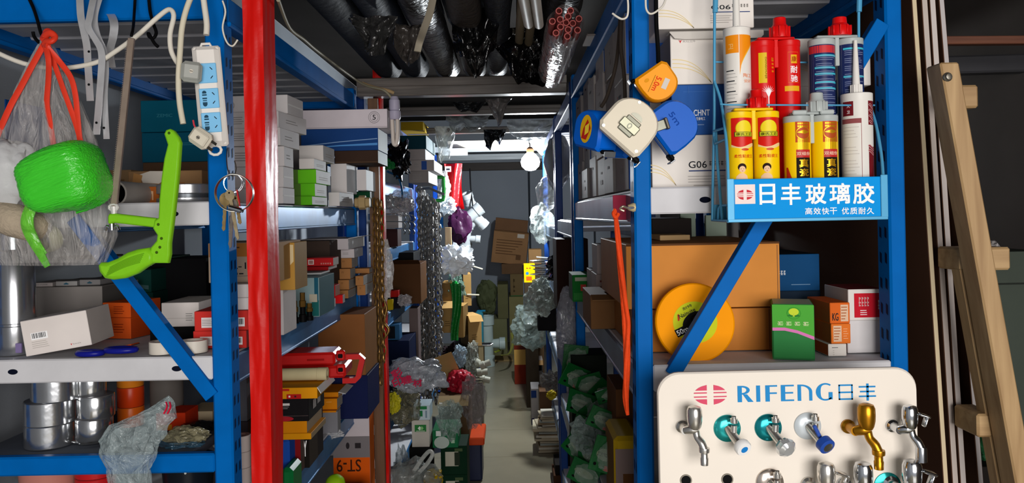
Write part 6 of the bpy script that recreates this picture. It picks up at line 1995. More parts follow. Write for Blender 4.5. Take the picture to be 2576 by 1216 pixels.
for i in range(22):
    a, b = .95 + 4.5 * i / 22, .95 + 4.5 * (i + 1) / 22
    tk = lambda t: (4 + 8 * max(0, -math.cos(t))) * k
    m.poly([(cx_ + (24 * k - tk(a)) * math.cos(a), cz_ + (H_ * .54 - t_) * math.sin(a)), (cx_ + 24 * k * math.cos(a), cz_ + H_ * .54 * math.sin(a)), (cx_ + 24 * k * math.cos(b), cz_ + H_ * .54 * math.sin(b)), (cx_ + (24 * k - tk(b)) * math.cos(b), cz_ + (H_ * .54 - t_) * math.sin(b))], BL, Mb_)
barp(cx_ + 8 * k, z + 2 * k, 10 * k, H_ * .45)
# 日 and 丰 in thin strokes
x, z = base(2113)
for (a, b, w_, h_) in ((0, 0, 4, 38), (32, 0, 4, 38), (0, 0, 36, 4), (0, 17, 36, 4), (0, 35, 36, 4)):
    barp(x + a * k, z + b * k, w_ * k, h_ * k)
x, z = base(2164)
for (a, b, w_, h_) in ((0, 6, 43, 4), (3, 18, 37, 4), (0, 30, 42, 4), (19, -3, 6, 43)):
    barp(x + a * k, z + b * k, w_ * k, h_ * k)
m.build('lettering', e)
for px, py in ((1728, 1208), (1832, 1206), (1730, 1330), (1832, 1330)):
    x, z = bp(px, py)
    m = MB()
    m.ell(x, z, 14 * k, 14 * k, BLACK, Mb_, 24)
    m.tube([(x + 13.5 * k * math.cos(t * .2618), -.0008, z + 13.5 * k * math.sin(t * .2618)) for t in range(24)], .0012, mat('#8a8478', .4, 0, 0), 6, True)
    m.build('mounting_hole', e)
# taps: chrome fittings screwed onto the board
TEALM = mat('#2aa8a8', .18, .7, .05)
CH2 = mat('#cfccc6', .22, .9, .08, 30)
GLD = mat('#b07a1a', .3, .85, .1, 20)
def tapbase(name, label, px, py):
    v = W(px, py, DT)
    return empty(name, label, 'tap' if 'tap' in name else 'valve', Matrix.Translation(Vector((v.x, DT - .0004, v.z))))
def disc(e, r, mt, h=.007, name='wall_flange', dx=0, dz=0):
    m = MB()
    m.lathe([(0, 0), (r, 0), (r * .98, h * .3), (r * .75, h * .8), (r * .4, h), (0, h)], mt, 36, T(dx, 0, dz) @ R(math.pi / 2, 'X'))
    m.build(name, e, None, 40)
def bib(label, px, py, mt, sc=1.0, lever=None, tip=True, mirror=1, head_h=.05):
    """garden tap seen from the front: barrel head, side flange, spout curving down to a hose tip"""
    e = tapbase('water_tap', label, px, py)
    s = sc
    m = MB()
    # short pipe out of the board, then body
    m.lathe([(0, 0), (.015 * s, 0), (.015 * s, .004), (.010 * s, .007), (.010 * s, .04 * s), (0, .04 * s)], mt, 28, T(-.020 * s, 0, -.012 * s) @ R(math.pi / 2, 'X'))
    m.tube([(-.020 * s, -.036 * s, -.012 * s), (-.008 * s, -.044 * s, -.008 * s), (.004 * s, -.046 * s, -.006 * s)], [.010 * s, .0115 * s, .011 * s], mt, 16, False, None, 4)
    m.build('body', e, None, 45)
    m = MB()
    m.lathe([(0, -.018), (.012, -.018), (.0150, -.012), (.0175, .0), (.0180, .012), (.0175, .026), (.0145, .033), (.007, .036), (0, .036)], mt, 28, T(.0, -.046 * s, .012 * s) @ Matrix.Scale(s, 4))
    if lever:
        m.box(.004, .034 * s, -.060 * s, -.034 * s, .030 * s, .036 * s, mt, .002, R(.35, 'Y'))
        m.box(.026 * s, .033 * s, -.056 * s, -.040 * s, .008 * s, .036 * s, mt, .002, R(.35, 'Y'))
    m.build('handle', e, None, 45)
    m = MB()
    m.tube([(.002 * s, -.046 * s, -.010 * s), (.004 * s, -.050 * s, -.024 * s), (.012 * s, -.056 * s, -.036 * s), (.017 * s, -.060 * s, -.050 * s)], [.0085 * s, .0085 * s, .0095 * s, .0095 * s], mt, 18, False, None, 5)
    b_ = (.0175 * s, -.060 * s)
    m.lathe([(0, .0), (.0125 * s, 0), (.013 * s, -.004 * s), (.0125 * s, -.010 * s), (.0085 * s, -.012 * s), (.0085 * s, -.022 * s), (.0098 * s, -.024 * s), (.0092 * s, -.040 * s), (.006 * s, -.040 * s), (.006 * s, -.03 * s), (0, -.03 * s)] if tip else [(0, 0), (.0115 * s, 0), (.0125 * s, -.006 * s), (.0125 * s, -.034 * s), (.0105 * s, -.035 * s), (.0105 * s, -.028 * s), (0, -.028 * s)], mt, 24, T(b_[0], b_[1], -.046 * s))
    m.build('spout', e, None, 45)
    return e
bib('chrome garden tap with a hose tip, first on the top row of the board', 1736, 1060, CH2, .72)
bib('gold coloured garden tap with a hose tip on the top row of the board', 2155, 1058, GLD, .80)
bib('chrome garden tap with a flat lever, last on the top row of the board', 2264, 1058, CHROME, .72, True, False)
def angle(label, px, py, fl, knob, kr, kmt, out=True, sc=.70):
    e = tapbase('angle_valve', label, px, py)
    disc(e, .0335 * sc, fl)
    m = MB()
    ax = Vector((.020, -.060, -.030)) * sc
    m.cyl((0, -.004, 0), ax * .85, .0105 * sc, CH2, .0115 * sc, 24)
    m.cyl(ax * .42 + Vector((0, 0, .004)), ax * .42 + Vector((.001, 0, .026 * sc)), .0075 * sc, CH2, None, 20)
    m.lathe([(.0055 * sc, .004), (.0055 * sc, 0), (.0092 * sc, 0), (.0092 * sc, -.010 * sc), (.0075 * sc, -.011 * sc)], CH2, 20, T(ax.x * .42 + .001, ax.y * .42, .030 * sc))
    m.build('body', e, None, 40)
    m = MB()
    q = ax.to_track_quat('Z', 'Y').to_matrix().to_4x4()
    Mk = Matrix.Translation(ax * .85) @ q
    if knob == 'round':
        m.lathe([(0, 0), (kr * .9, 0), (kr, .003), (kr, .010), (kr * .9, .0125), (kr * .45, .0125), (kr * .45, .0130), (0, .0130)], kmt, 30, Mk, [None, None, None, None, None, None, mat('#1c7cc8', .3, 0, 0)])
    elif knob == 'crystal':
        m.lathe([(0, 0), (kr * .8, 0), (kr * 1.02, .006), (kr, .014), (kr * .62, .019), (0, .019)], kmt, 8, Mk)
    else:
        m.lathe([(0, 0), (kr, 0), (kr, .012), (kr * .62, .014), (kr * .60, .014), (0, .0142)], kmt, 28, Mk, [None, None, None, CHROME, CHROME])
        m.box(-.003, .003, -.003, .003, 0, .03, kmt, .001, Matrix.Translation(ax * .8) @ R(-.45, 'Y'))
    m.build('knob', e, None, 30)
    return e
angle('teal flanged angle valve with a white knob and blue dot, top row', 1829, 1078, TEALM, 'round', .0140, mat('#e8e8e6', .25, 0, 0))
angle('teal flanged angle valve with a faceted clear knob, top row', 1932, 1076, mat('#148a92', .18, .7, .05), 'crystal', .0165, mat('#d6d9da', .08, .6, 0))
angle('pale flanged angle valve with a blue ring handle, top row', 2031, 1072, mat('#c4ccd0', .3, .2, .03), 'ring', .0140, mat('#24489c', .35, 0, .05))
# second row, cut by the frame
e2 = angle('chrome angle valve on the second row below the faceted one', 1936, 1214, mat('#c9bdb2', .2, .9, .05), 'ring', .0135, CHROME, True, .72)
bib('chrome tap with a slanted lever top, second row of the board', 2056, 1203, CH2, .82, True, False)
bib('chrome tap pair body standing second last on the second row', 2146, 1204, CHROME, .85, None, False)
e3 = bib('chrome tap on a teal flange, last on the second row', 2264, 1200, CHROME, .88, True, False)
disc(e3, .024, mat('#0f8a86', .2, .6, .05), .004, 'wall_flange', -.022, -.016)

# ================================================================ panels and ladder by the right rack
def slab(label, x_top, x_bot, th, dep, y0, edge, face, ztop=2.2, lean=0):
    m = MB()
    m.box(-th / 2, th / 2, 0, dep, 0, ztop, face, .0012, Matrix(((1, 0, (x_top - x_bot) / ztop, 0), (0, 1, 0, 0), (0, 0, 1, 0), (0, 0, 0, 1))), {'f': edge})
    return tag(m.build('leaning_board', None, T(x_bot, y0, .001)), label, 'panel')
BR_ = mat('#5a3f30', .6, 0, .12, 4)
def panel_x(px0, px1, d):
    # line through the photo at the top and bottom edges -> x at z=0 and z=2.55
    a, b = W(px0, 0, d), W(px1, 1216, d)
    s = (b.x - a.x) / (b.z - a.z)
    return a.x + s * (2.2 - a.z), a.x + s * (0.001 - a.z)
for lab, p0_, p1_, d, th, ec in (('beige edged panel leaning by the blue rack, next to the post', 2300, 2380, 1.56, .0105, '#cbbb9a'),
                                 ('pale edged panel leaning second from the blue post', 2326, 2404, 1.57, .0125, '#b9aea6'),
                                 ('pale edged panel leaning third from the blue post', 2346, 2424, 1.575, .0125, '#c2b9b4'),
                                 ('pale edged panel leaning apart, nearest the wooden ladder', 2369, 2468, 1.58, .011, '#b5afae')):
    xt, xb_ = panel_x(p0_, p1_, d)
    slab(lab, xt, xb_, th, .95 if 'beige' not in lab else 1.3, d, mat(ec, .5, 0, .06), BR_)
# wooden step ladder
WD = wood('#94744c', '#b39468', 3.2, 2, .55)
WD2 = wood('#94744c', '#b39468', 3.2, 0, .55)
lt_, lb_ = W(2390, 162, 1.42), W(2600, 1330, 1.42)
sx = (lb_.x - lt_.x) / (lb_.z - lt_.z)
x0_ = lt_.x + sx * (0 - lt_.z)
e = empty('step_ladder', 'wooden step ladder with pale treads leaning by the panels', 'ladder', T(x0_, 1.42, 0))
SH = Matrix(((1, 0, sx, 0), (0, 1, 0, 0), (0, 0, 1, 0), (0, 0, 0, 1)))
MB().box(-.0175, .0175, 0, .05, 0, lt_.z + .004, WD, .003, SH).build('stile', e)
MB().box(-.0175, .0175, .055, .088, 0, 1.38, WD, .003, SH).build('stile', e)
def on(px, py, d):
    v = W(px, py, d)
    return Vector((v.x - x0_, v.y - 1.42, v.z))
for (xa_, xb_, ya_, yb_, d, dp) in ((2408, 2462, 213, 272, 1.48, .03), (2416, 2543, 622, 682, 1.474, .08), (2460, 2512, 1042, 1102, 1.474, .08)):
    a, b = on(xa_, yb_, d), on(xb_, ya_, d)
    MB().box(a.x, b.x, a.y, a.y + dp, a.z, b.z, WD2, .004).build('tread', e)
m = MB()
b_ = on(2383, 194, 1.42)
m.lathe([(0, 0), (.0085, 0), (.0085, .002), (.006, .004), (.0055, .007), (0, .008)], mat('#77736a', .35, .8, .1), 14, Matrix.Translation(b_) @ R(math.pi / 2, 'X'))
m.build('bolt', e)
bagobj('torn clear plastic scrap over the middle ladder tread', 2485, 606, 2548, 680, 1.50, .10, film('#b9b5b4', .6, .2, .7, 30), 61, 'plastic_scrap', 'plastic', .3)
# dim corner behind the ladder
m = MB().box(-.8, .62, 0, .03, -.012, .012, wood('#5c3424', '#7a4a34', 3, 0), .002)
tag(m.build('timber_batten', None, Matrix.Translation(W(2470, 100, 2.3)) @ R(.012, 'Y')), 'thin reddish timber batten high in the dim corner behind the ladder', 'batten')
m = MB().box(-.8, .75, 0, .06, -.03, .03, mat('#4a4a4e', .4, .3, .15, 8), .006)
tag(m.build('steel_rail', None, Matrix.Translation(W(2470, 160, 2.6)) @ R(-.01, 'Y')), 'grey steel rail below the reddish batten behind the ladder', 'rail')
C('grey-green metal cabinet dim behind the ladder', 2505, 645, 2640, 1300, d=2.3, dep=.3, zb=0, zt=1.36, col='#4c544c', name='cabinet', cat='cabinet', mk=(('f', 'r', .5, .93, .98, .004, '#2c302c'),))
C('dark carton stacked low behind the ladder', 2440, 860, 2560, 1000, d=2.35, dep=.2, zb=.9, zt=1.13, col='#2c2622', key='dcl') if False else None
bagobj('green plastic sack low behind the ladder', 2470, 1085, 2530, 1175, 1.9, .12, mat('#1c4a2c', .4, 0, .2, 9, .3, 30), 63, 'sack', 'sack', .25)
C('dark crate under the green sack behind the ladder', 2440, 1175, 2560, 1400, d=1.88, dep=.2, zb=0, zt=None, col='#1d1a18', name='crate', cat='crate')
# ================================================================ lit bulb and the compact lamp
e = empty('light_bulb', 'lit round bulb hanging under the far crossbeams', 'lamp', Matrix.Translation(BULB))
m = MB()
m.lathe([(0, -.070), (.034, -.063), (.059, -.038), (.066, -.008), (.059, .018), (.037, .044), (.022, .056)], glow('#f4faff', 55), 28)
m.build('globe', e, None, 60)
MB().lathe([(.023, .054), (.025, .058), (.025, .082), (.012, .096), (0, .096)], mat('#b5835a', .5, 0, .05), 20).build('socket', e)
MB().tube([(0, 0, .09), (.0, .04, .12), (0, .15, .135), (0, .275, .14)], .004, BLACK, 6, False, None, 4).build('wire', e)
lp = W(992, 262, 2.95)
e = empty('compact_lamp', 'unlit compact fluorescent lamp hanging before the dark blue rack', 'lamp', Matrix.Translation(lp))
PUR = mat('#a9a4b8', .4, 0, .05)
MB().lathe([(0, .030), (.014, .028), (.017, .018), (.0205, .014), (.0205, -.018), (.018, -.024), (.023, -.028), (.023, -.052), (.019, -.060), (0, -.060)], PUR, 24).build('socket', e)
m = MB()
for k, dx in enumerate((-.010, .010)):
    pass
m.tube([(-.010, -.006, -.058), (-.008, -.006, -.10), (-.006, -.006, -.145), (0, -.006, -.156), (.007, -.006, -.145), (.011, -.006, -.10), (.011, -.006, -.058)], .0072, mat('#c9bfb6', .25, 0, .03), 12, False, None, 4)
m.tube([(-.010, .010, -.058), (-.008, .010, -.10), (-.006, .010, -.145), (0, .010, -.156), (.007, .010, -.145), (.011, .010, -.10), (.011, .010, -.058)], .0072, mat('#c9bfb6', .25, 0, .03), 12, False, None, 4)
m.build('tube', e)
def wtube(label, name, cat, pts, r, m_, **k):
    return world_tube(label, name, cat, pts, r, m_, **k)
wtube('twisted cable holding the unlit compact lamp', 'power_cable', 'cable', [(700, 0, 1.75), (728, 70, 1.95), (765, 100, 2.1), (800, 130, 2.3), (880, 190, 2.7), (920, 215, 2.85), (960, 225, 2.93), (975, 235, 2.94), (985, 248, 2.945)], .0045, mat('#8f8a76', .5, 0, .1))
wtube('cream cord ends knotted at the thick crossbeam above the compact lamp', 'cord', 'cord', [(912, 210, 2.9), (940, 220, 2.94), (975, 228, 2.95), (990, 234, 2.96)], .007, mat('#a98f6a', .6, 0, .1))
C('brown timber stub standing behind the compact lamp cord', 926, 232, 951, 420, d=3.19, dep=.03, zb=.001, zt=1.99, col=wood('#5a3a20', '#6f4a2a', 3, 2), name='timber_prop', cat='timber')

# ================================================================ hanging chains
def chain(label, px, y0, y1, d, mt, wire, lw, lh, cat='chain', sway=0.0, ph=0):
    a, b = W(px, y0, d), W(px, y1, d)
    m = MB()
    n = int((a.z - b.z) / (lh * .78))
    for i in range(n):
        z = -(i + .5) * lh * .78
        an = ph + (i % 2) * math.pi / 2
        pts = []
        for k in range(8):
            t = 2 * math.pi * k / 8
            x, zz = lw * .5 * math.cos(t), lh * .5 * math.sin(t)
            zz = math.copysign(abs(zz) ** .8 * (lh * .5) ** .2, zz)
            pts.append((x * math.cos(an) + sway * math.sin(z * 3), x * math.sin(an), z + zz))
        m.tube(pts, wire, mt, 5, True)
    return tag(m.build('chain', None, Matrix.Translation(a), 60), label, cat)
CHG = mat('#8a6838', .4, .7, .25, 40)
CHS = mat('#8c8a86', .38, .7, .25, 40)
for k, (px, lab) in enumerate(((941, 'nearest the blue rack'), (951, 'middle one'), (960, 'beside the thin red post'))):
    chain('brassy chain hanging by the thin red post, ' + lab, px, 500 + k * 3, 1010 - k * 40, 3.13 + .012 * k, CHG, .0032, .014 + .001 * k, .040, ph=.4 + .5 * k, sway=.003)
for k in range(15):
    px = 1052 + (k % 5) * 11 + (k // 5) * 3
    y1 = (1010, 1030, 1015, 1020, 1000, 940, 960, 985, 945, 970, 900, 930, 960, 910, 890)[k]
    chain('grey steel chain in the thick cluster by the far rack post, %s' % (('front', 'middle', 'rear')[k // 5] + ' row, ' + ('outermost', 'second', 'centre', 'fourth', 'aisle side')[k % 5]), px, 470 + 10 * (k % 5) + k // 5, y1, 4.85 + .05 * (k // 5), CHS, .0046, .026, .050 if k % 2 else .044, ph=.7 * k, sway=.006 if k % 2 else -.005)
MB_ = MB()
MB_.tube([W(1046, 478, 4.9) - W(1046, 478, 4.9), W(1080, 474, 4.85) - W(1046, 478, 4.9), W(1118, 490, 4.85) - W(1046, 478, 4.9)], .008, mat('#6a6a6c', .4, .8, .1), 8)
tag(MB_.build('chain_rod', None, Matrix.Translation(W(1046, 478, 4.9))), 'steel rod carrying the cluster of grey chains', 'rod')
bagobj('pale crumpled plastic bag caught between brassy chain and thin red post', 948, 600, 985, 760, 3.20, .03, film('#b9b4b2', .55, .2, .6, 30), 71, amp=.4)
wtube('rusty metal hook bunch hanging on the thin red post', 'hook_bunch', 'hook', [(958, 740, 3.2), (972, 775, 3.2), (966, 810, 3.2), (978, 830, 3.2), (968, 850, 3.2)], .006, CHG)

# ================================================================ dark blue rack (3.32 - 5.05)
ZB = (1.6815, 1.3415, 1.0215, .5015, .1515)
C('dark teal carton on the dark blue rack, topmost of its pile', 1006, 341, 1072, 380, d=4.2, dep=.5, zb=1.865, key='dt', col='#0d3440', side='#9fb0b4')  # this pile: bulb light on the ends painted as pale sides beside duller fronts
C('white carton with faded print under the dark teal one', 1000, 379, 1070, 407, d=4.2, dep=.5, zb=1.806, zt=1.8645, col='#958e8c', side='#dfe3e4', mk=(('f', 'ln', .55, .5, .4, .6, 4, GINK),))
C('white carton with a blue square label in the pile', 1026, 408, 1092, 433, d=4.2, dep=.5, zb=1.746, zt=1.8055, col='#98918e', side='#e3e7e8', mk=(('f', 'r', .62, .5, .2, .8, '#2a4a8c'), ('f', 'ln', .35, .5, .2, .5, 2, GINK)))
C('white carton at the bottom of the pile on the dark blue rack', 1028, 434, 1078, 456, d=4.2, dep=.5, zb=1.682, zt=1.7455, col='#857f7c', side='#d5dadb', mk=(('f', 'ln', .5, .5, .6, .6, 4, GINK),))
bagobj('black plastic heap sagging off the top of the dark blue rack', 968, 345, 1022, 445, 3.5, .2, mat('#08080a', .18, 0, .1, 9, .5, 30), 73, 'plastic_heap', 'plastic', .5, 3)
bagobj('green foil scrap poking from the black plastic heap', 960, 402, 992, 428, 3.46, .04, mat('#0f5a2a', .3, 0, .2), 74, 'plastic_scrap', 'plastic', .5)
wtube('blue cord hanging over the beam of the dark blue rack', 'cord', 'cord', [(975, 432, 3.5), (1000, 445, 3.6), (1010, 470, 3.65), (1012, 500, 3.66), (1006, 520, 3.66)], .005, mat('#1a4a74', .5, 0, .1))
bagobj('clear bag of metal parts under the top shelf of the dark blue rack', 964, 478, 1034, 545, 3.6, .2, film('#9a9494', .55, .12, .8, 30), 75, amp=.3)
C('pale carton end beside the clear bag, second shelf of the dark blue rack', 962, 536, 1002, 575, d=4.1, dep=.14, zb=1.44, col='#a29a98')
C('dark red box under the pale carton end', 960, 576, 1000, 600, d=4.11, dep=.14, zb=1.3415, zt=1.439, col='#3a2224')
for k in range(9):
    m = MB()
    x, y = 1002 + (k % 3) * 12, 546 + (k // 3) * 17
    p = W(x, y, 3.75 + .03 * k)
    m.tube([(-.09, .01, .012), (.0, -.01, .010), (.028, -.02, .006), (.038, -.02, -.012), (.03, -.02, -.02)], .0055, CHS if k % 2 else CHROME, 7, False, (1, .5), 4)
    tag(m.build('hinge_strap', None, Matrix.Translation(p)), 'shiny metal strap hook, %s of the bunch over the second shelf' % ('first', 'second', 'third', 'fourth', 'fifth', 'sixth', 'seventh', 'eighth', 'ninth')[k], 'hook', 'metal strap hooks on the dark blue rack')
C('dark carton with open brown flap on the middle shelf of the dark blue rack', 985, 668, 1058, 738, d=4.25, dep=.3, zb=ZB[2], col='#54361f', side='#5f3f24', flap=('f', .07, '#4a2f1c', -20), zt=1.24)
C('black box with white edges above the open brown carton', 978, 628, 1040, 664, d=4.3, dep=.3, zb=1.245, col='#151517', zt=1.30, mk=(('f', 'poly', 0, 0, 0, 0, '#c9cccd', [(.1, .4), (.35, .9), (.42, .9), (.17, .4)]),))
C('small red box by the thin red post', 976, 732, 1002, 752, d=4.05, dep=.07, zb=1.08, col='#a81a18', key='rd')
C('dark box carrying the small red one', 966, 754, 1008, 792, d=4.04, dep=.1, zb=1.0215, zt=1.0795, col='#1a1a20')
C('yellow packet standing by the thin red post', 974, 748, 988, 780, d=3.98, dep=.03, zb=1.0215, zt=1.075, col='#b8a018', name='packet', cat='packet')
bagobj('silvery crumpled plastic beside the small red box', 998, 742, 1034, 772, 3.95, .06, film('#b0a8a8', .6, .15, .8, 30), 77, amp=.4)
C('light blue frame box in the shade of the dark blue rack', 968, 776, 1004, 838, d=4.02, dep=.1, zb=.8605, zt=.94, col='#2c5a80', name='tray', cat='tray', mk=(('f', 'r', .4, .5, .6, .8, '#14181f'),))
C('dark navy crate holding the light blue frame box', 962, 840, 1030, 1000, d=4.0, dep=.3, zb=ZB[3], zt=.859, col='#121c3a', name='crate', cat='crate')
C('pale carton leaning dim behind the navy crate', 1030, 815, 1052, 856, d=4.3, dep=.12, zb=ZB[3], zt=.99, col='#6a5c5a')
# big white bag with red print hanging over the aisle
bg = W(1040, 948, 3.40)
e = empty('carrier_bag', 'white plastic bag with red printed characters bulging off the rack', 'plastic bag', Matrix.Translation(bg))
m = MB()
P_, Q_ = W(950, 985, 3.4), W(1106, 905, 3.4)
lump(m, (0, .05, 0), (Q_.x - P_.x) / 2, .09, .075, film('#a3aab2', .8, .18, .7, 24), 79, .4, 1.6)
m.build('bag_body', e, None, 70)
m = MB()
for k, (ch, px, py, w_, an) in enumerate((('彩', 998, 940, 26, -.5), ('印', 1000, 962, 26, -.35), ('建', 1024, 956, 24, -.3), ('材', 1050, 964, 22, -.1))):
    v = W(px, py, 3.335) - bg
    m.text(ch, 0, 0, w_ * 3.44 / F, w_ * .8 * 3.44 / F, mat('#b01e44', .5, 0, 0), Matrix.Translation(v) @ R(-an * -1, 'Y') @ FRONT, .03)
m.build('lettering', e)
# floor level clutter by the dark blue rack (x about -.5, front of the shelves)
bagobj('clear bag with yellow and tan cords under the printed white bag', 966, 985, 1048, 1085, 3.55, .2, film('#75715a', .65, .15, .8, 26), 81, amp=.4)
bagobj('yellow tape bundle peeking beside the thin red post', 976, 990, 1006, 1046, 3.48, .05, mat('#b8b022', .4, 0, .2), 82, 'tape_bundle', 'bundle', .4)
GR = (('f', 'r', .5, .7, .66, .26, '#2f7a3c'), ('f', 'poly', 0, 0, 0, 0, '#dfe8da', [(.34, .7), (.46, .78), (.56, .7), (.46, .62)]), ('f', 'poly', 0, 0, 0, 0, '#8ac07a', [(.48, .7), (.58, .78), (.68, .7), (.58, .62)]), ('f', 'r', .5, .60, .5, .02, '#cfe0c8'))
C('white carton with a green square emblem on the aisle floor pile', 1036, 1058, 1080, 1128, d=3.66, dep=.14, zb=.41, key='we', col='#c3bfb4', mk=GR)
C('white box with green print on the emblem carton', 1040, 1021, 1081, 1057, d=3.66, dep=.13, on='we', key='wg', col='#bccdd4', mk=(('f', 'r', .5, .84, .66, .22, '#2a7a48'), ('f', 'r', .46, .45, .2, .4, '#1f7a44'), ('f', 'r', .78, .4, .1, .5, '#7a92a0')))
C('dark box supporting the green emblem carton', 1030, 1128, 1084, 1216, d=3.65, dep=.16, zb=.1525, zt=.4095, col='#191b1a')
for k, (z0, z1, lab) in enumerate(((.10, .245, 'bottom'), (.2455, .385, 'top'))):
    C('dark green box with a white panel, %s of two on the aisle floor' % lab, 1086, 0, 1152, 0 + 10, d=3.75, dep=.2, zb=z0, zt=z1, col='#0e2c1c', side='#0c2416', mk=(('f', 'r', .42, .55, .5, .5, '#b5b3a2'), ('f', 'r', .62, .55, .2, .46, '#2a3428'), ('f', 't', .7, .85, .2, .1, 'GREEN', mat('#9ab08a', .6, 0, 0)) if 0 else ('f', 'r', .68, .86, .3, .1, '#4a5a3c')))
C('orange crate under the two dark green boxes', 1096, 1200, 1162, 1240, d=3.74, dep=.22, zb=.001, zt=.0995, col='#c0441a', name='crate', cat='crate')
C('green and white printed box tilted on the two dark green boxes', 1088, 1085, 1152, 1128, d=3.72, dep=.2, zb=.3865, zt=.47, col='#1f6a42', mk=(('f', 'e', .36, .3, .6, .7, '#aebcb4'), ('f', 'r', .8, .4, .14, .3, '#9fc0a4'), ('f', 'r', .24, .82, .2, .3, '#d5ddd8')))
bagobj('clear plastic bag standing over the green and white printed box', 1098, 1012, 1160, 1110, 3.66, .12, film('#9fb0aa', .42, .1, .9, 24), 83, amp=.45)
C('flat white and green carton sheet leaning by the dark green boxes', 1156, 1080, 1180, 1165, d=3.9, dep=.02, zb=.2, col='#a5a396', name='carton_sheet', cat='cardboard') if 0 else None
e = empty('carrier_bag', 'pale plastic carrier bag with a looped handle lying in the near floor pile', 'plastic bag', Matrix.Translation(W(1030, 1190, 3.3)))
m = MB()
lump(m, (0, .05, -.05), .12, .10, .085, film('#878c88', .55, .15, .6, 20), 84, .35, 1.8)
m.build('bag_body', e, None, 70)
MB().tube([W(*p) - W(1030, 1190, 3.3) for p in ((1040, 1188, 3.28), (1062, 1155, 3.27), (1080, 1136, 3.27), (1088, 1144, 3.27), (1076, 1165, 3.27), (1052, 1192, 3.28))], .009, film('#a7aca8', .8, .2, .3, 20), 8, False, (.4, 1), 5).build('handle', e)
bagobj('yellow plastic sack low in the near floor pile', 1062, 1190, 1112, 1240, 3.32, .1, mat('#a88c14', .4, 0, .15), 85, 'sack', 'sack', .3)
bagobj('white crumpled bag behind the carrier bag with looped handle', 984, 1140, 1034, 1366, 3.5, .12, film('#9aa6ac', .6, .15, .7, 24), 86, amp=.4)

# ================================================================ far left pile (4.8 - 6.8)
C('open brown carton spilling a red bag into the aisle', 1104, 985, 1180, 1060, d=4.3, dep=.3, zb=.26, zt=.50, col='#5a4630', side='#6a543a', flap=('f', .08, '#a8906a', 30))
C('orange plastic tray under the open brown carton', 1108, 1080, 1218, 1092, d=4.32, dep=.3, zb=.215, zt=.258, col=mat('#d0481e', .35, 0, .08), name='plastic_tray', cat='tray', b=.006)
C('dark blue tub standing on the floor under the orange tray', 1150, 1092, 1212, 1150, d=4.36, dep=.22, zb=.001, zt=.214, col=mat('#1c2440', .35, 0, .1), name='plastic_tub', cat='tub', b=.01)
bagobj('pink red plastic bag full of white parts on the brown carton', 1118, 940, 1194, 1010, 4.36, .2, mat('#b01c30', .3, 0, .15, 9, .4, 30), 91, amp=.25)
bagobj('long clear bag slumping from the red bag onto the orange tray', 1160, 945, 1220, 1082, 4.26, .08, film('#8f8686', .42, .1, .8, 24), 92, amp=.4)
m = MB()
m.box(-.055, .055, -.001, .001, 0, .17, mat('#a98a58', .7, 0, .08), .0005, R(-.35, 'Y') @ R(.3, 'X'))
tag(m.build('carton_flap', None, Matrix.Translation(W(1140, 955, 4.55))), 'tall tan carton flap rising behind the pink red bag', 'cardboard')
for k, (px, py) in enumerate(((1208, 922), (1200, 938), (1206, 952), (1195, 910))):
    m = MB()
    p = W(px, py, 5.0 + .05 * k)
    m.lathe([(.014, 0), (.026, 0), (.026, .03), (.021, .034), (.021, .07), (.014, .07)], mat('#a5a596', .4, 0, .08), 16, R(1.2 + .3 * k, 'Y'))
    tag(m.build('pipe_fitting', None, Matrix.Translation(p)), 'cream pipe fitting at the aisle edge, %s of the spilled four' % ('lower', 'middle', 'lowest', 'upper')[k], 'fitting', 'cream pipe fittings by the aisle')
bagobj('clear bag holding the spilled cream pipe fittings', 1168, 868, 1204, 960, 5.1, .2, film('#a9aba0', .45, .12, .8, 24), 93, amp=.4)
bagobj('pale blue plastic bag drooping beside a blue rack post', 1140, 868, 1172, 925, 4.95, .1, film('#a5b8c4', .8, .15, .6, 24), 94, amp=.45)
bagobj('black and maroon cloth bundle below the tan cartons', 1110, 870, 1155, 930, 5.0, .15, mat('#1d1215', .5, 0, .2, 9, .4, 30), 95, 'bundle', 'bundle', .4)
KK = ['#a5824e', '#9c7a48', '#b08c58', '#8a6a3c']
for k, (x0_, y0_, x1_, y1_, d, lab) in enumerate(((1107, 760, 1140, 838, 5.2, 'tan open carton by the green strip, post side'), (1138, 770, 1170, 850, 5.3, 'tan open carton by the green strip, aisle side'), (1165, 795, 1200, 872, 5.4, 'tan carton with dark open side at the aisle edge'), (1112, 712, 1136, 758, 5.25, 'small tan carton above the green strip'), (1162, 690, 1182, 770, 5.6, 'narrow tan carton on end behind the plastic heap'))):
    C(lab, x0_, y0_, x1_, y1_, d=d, dep=.2, col=KK[k % 4], side='#6a5434', flap=('f', .06, KK[(k + 2) % 4], 40) if k in (0, 2) else None, rz=(.1, -.1, .35, 0, .1)[k], mk=(('f', 'ln', .5, .3, .5, .2, 3, mat('#6b5230', .6, 0, 0)),))
GS = film('#0f7a28', 1, .3, .5, 40)
m = MB()
p = W(1146, 780, 5.05)
def strip(u, v):
    return ((u - .5) * .068 * (1 - .3 * v) + .01 * math.sin(v * 5), .012 * math.sin(u * 9 + v * 4), .17 - .37 * v)
m.surf(strip, 14, 24, GS)
tag(m.build('plastic_strip', None, Matrix.Translation(p), 80), 'long green plastic strip hanging in front of tan cartons', 'plastic strip')
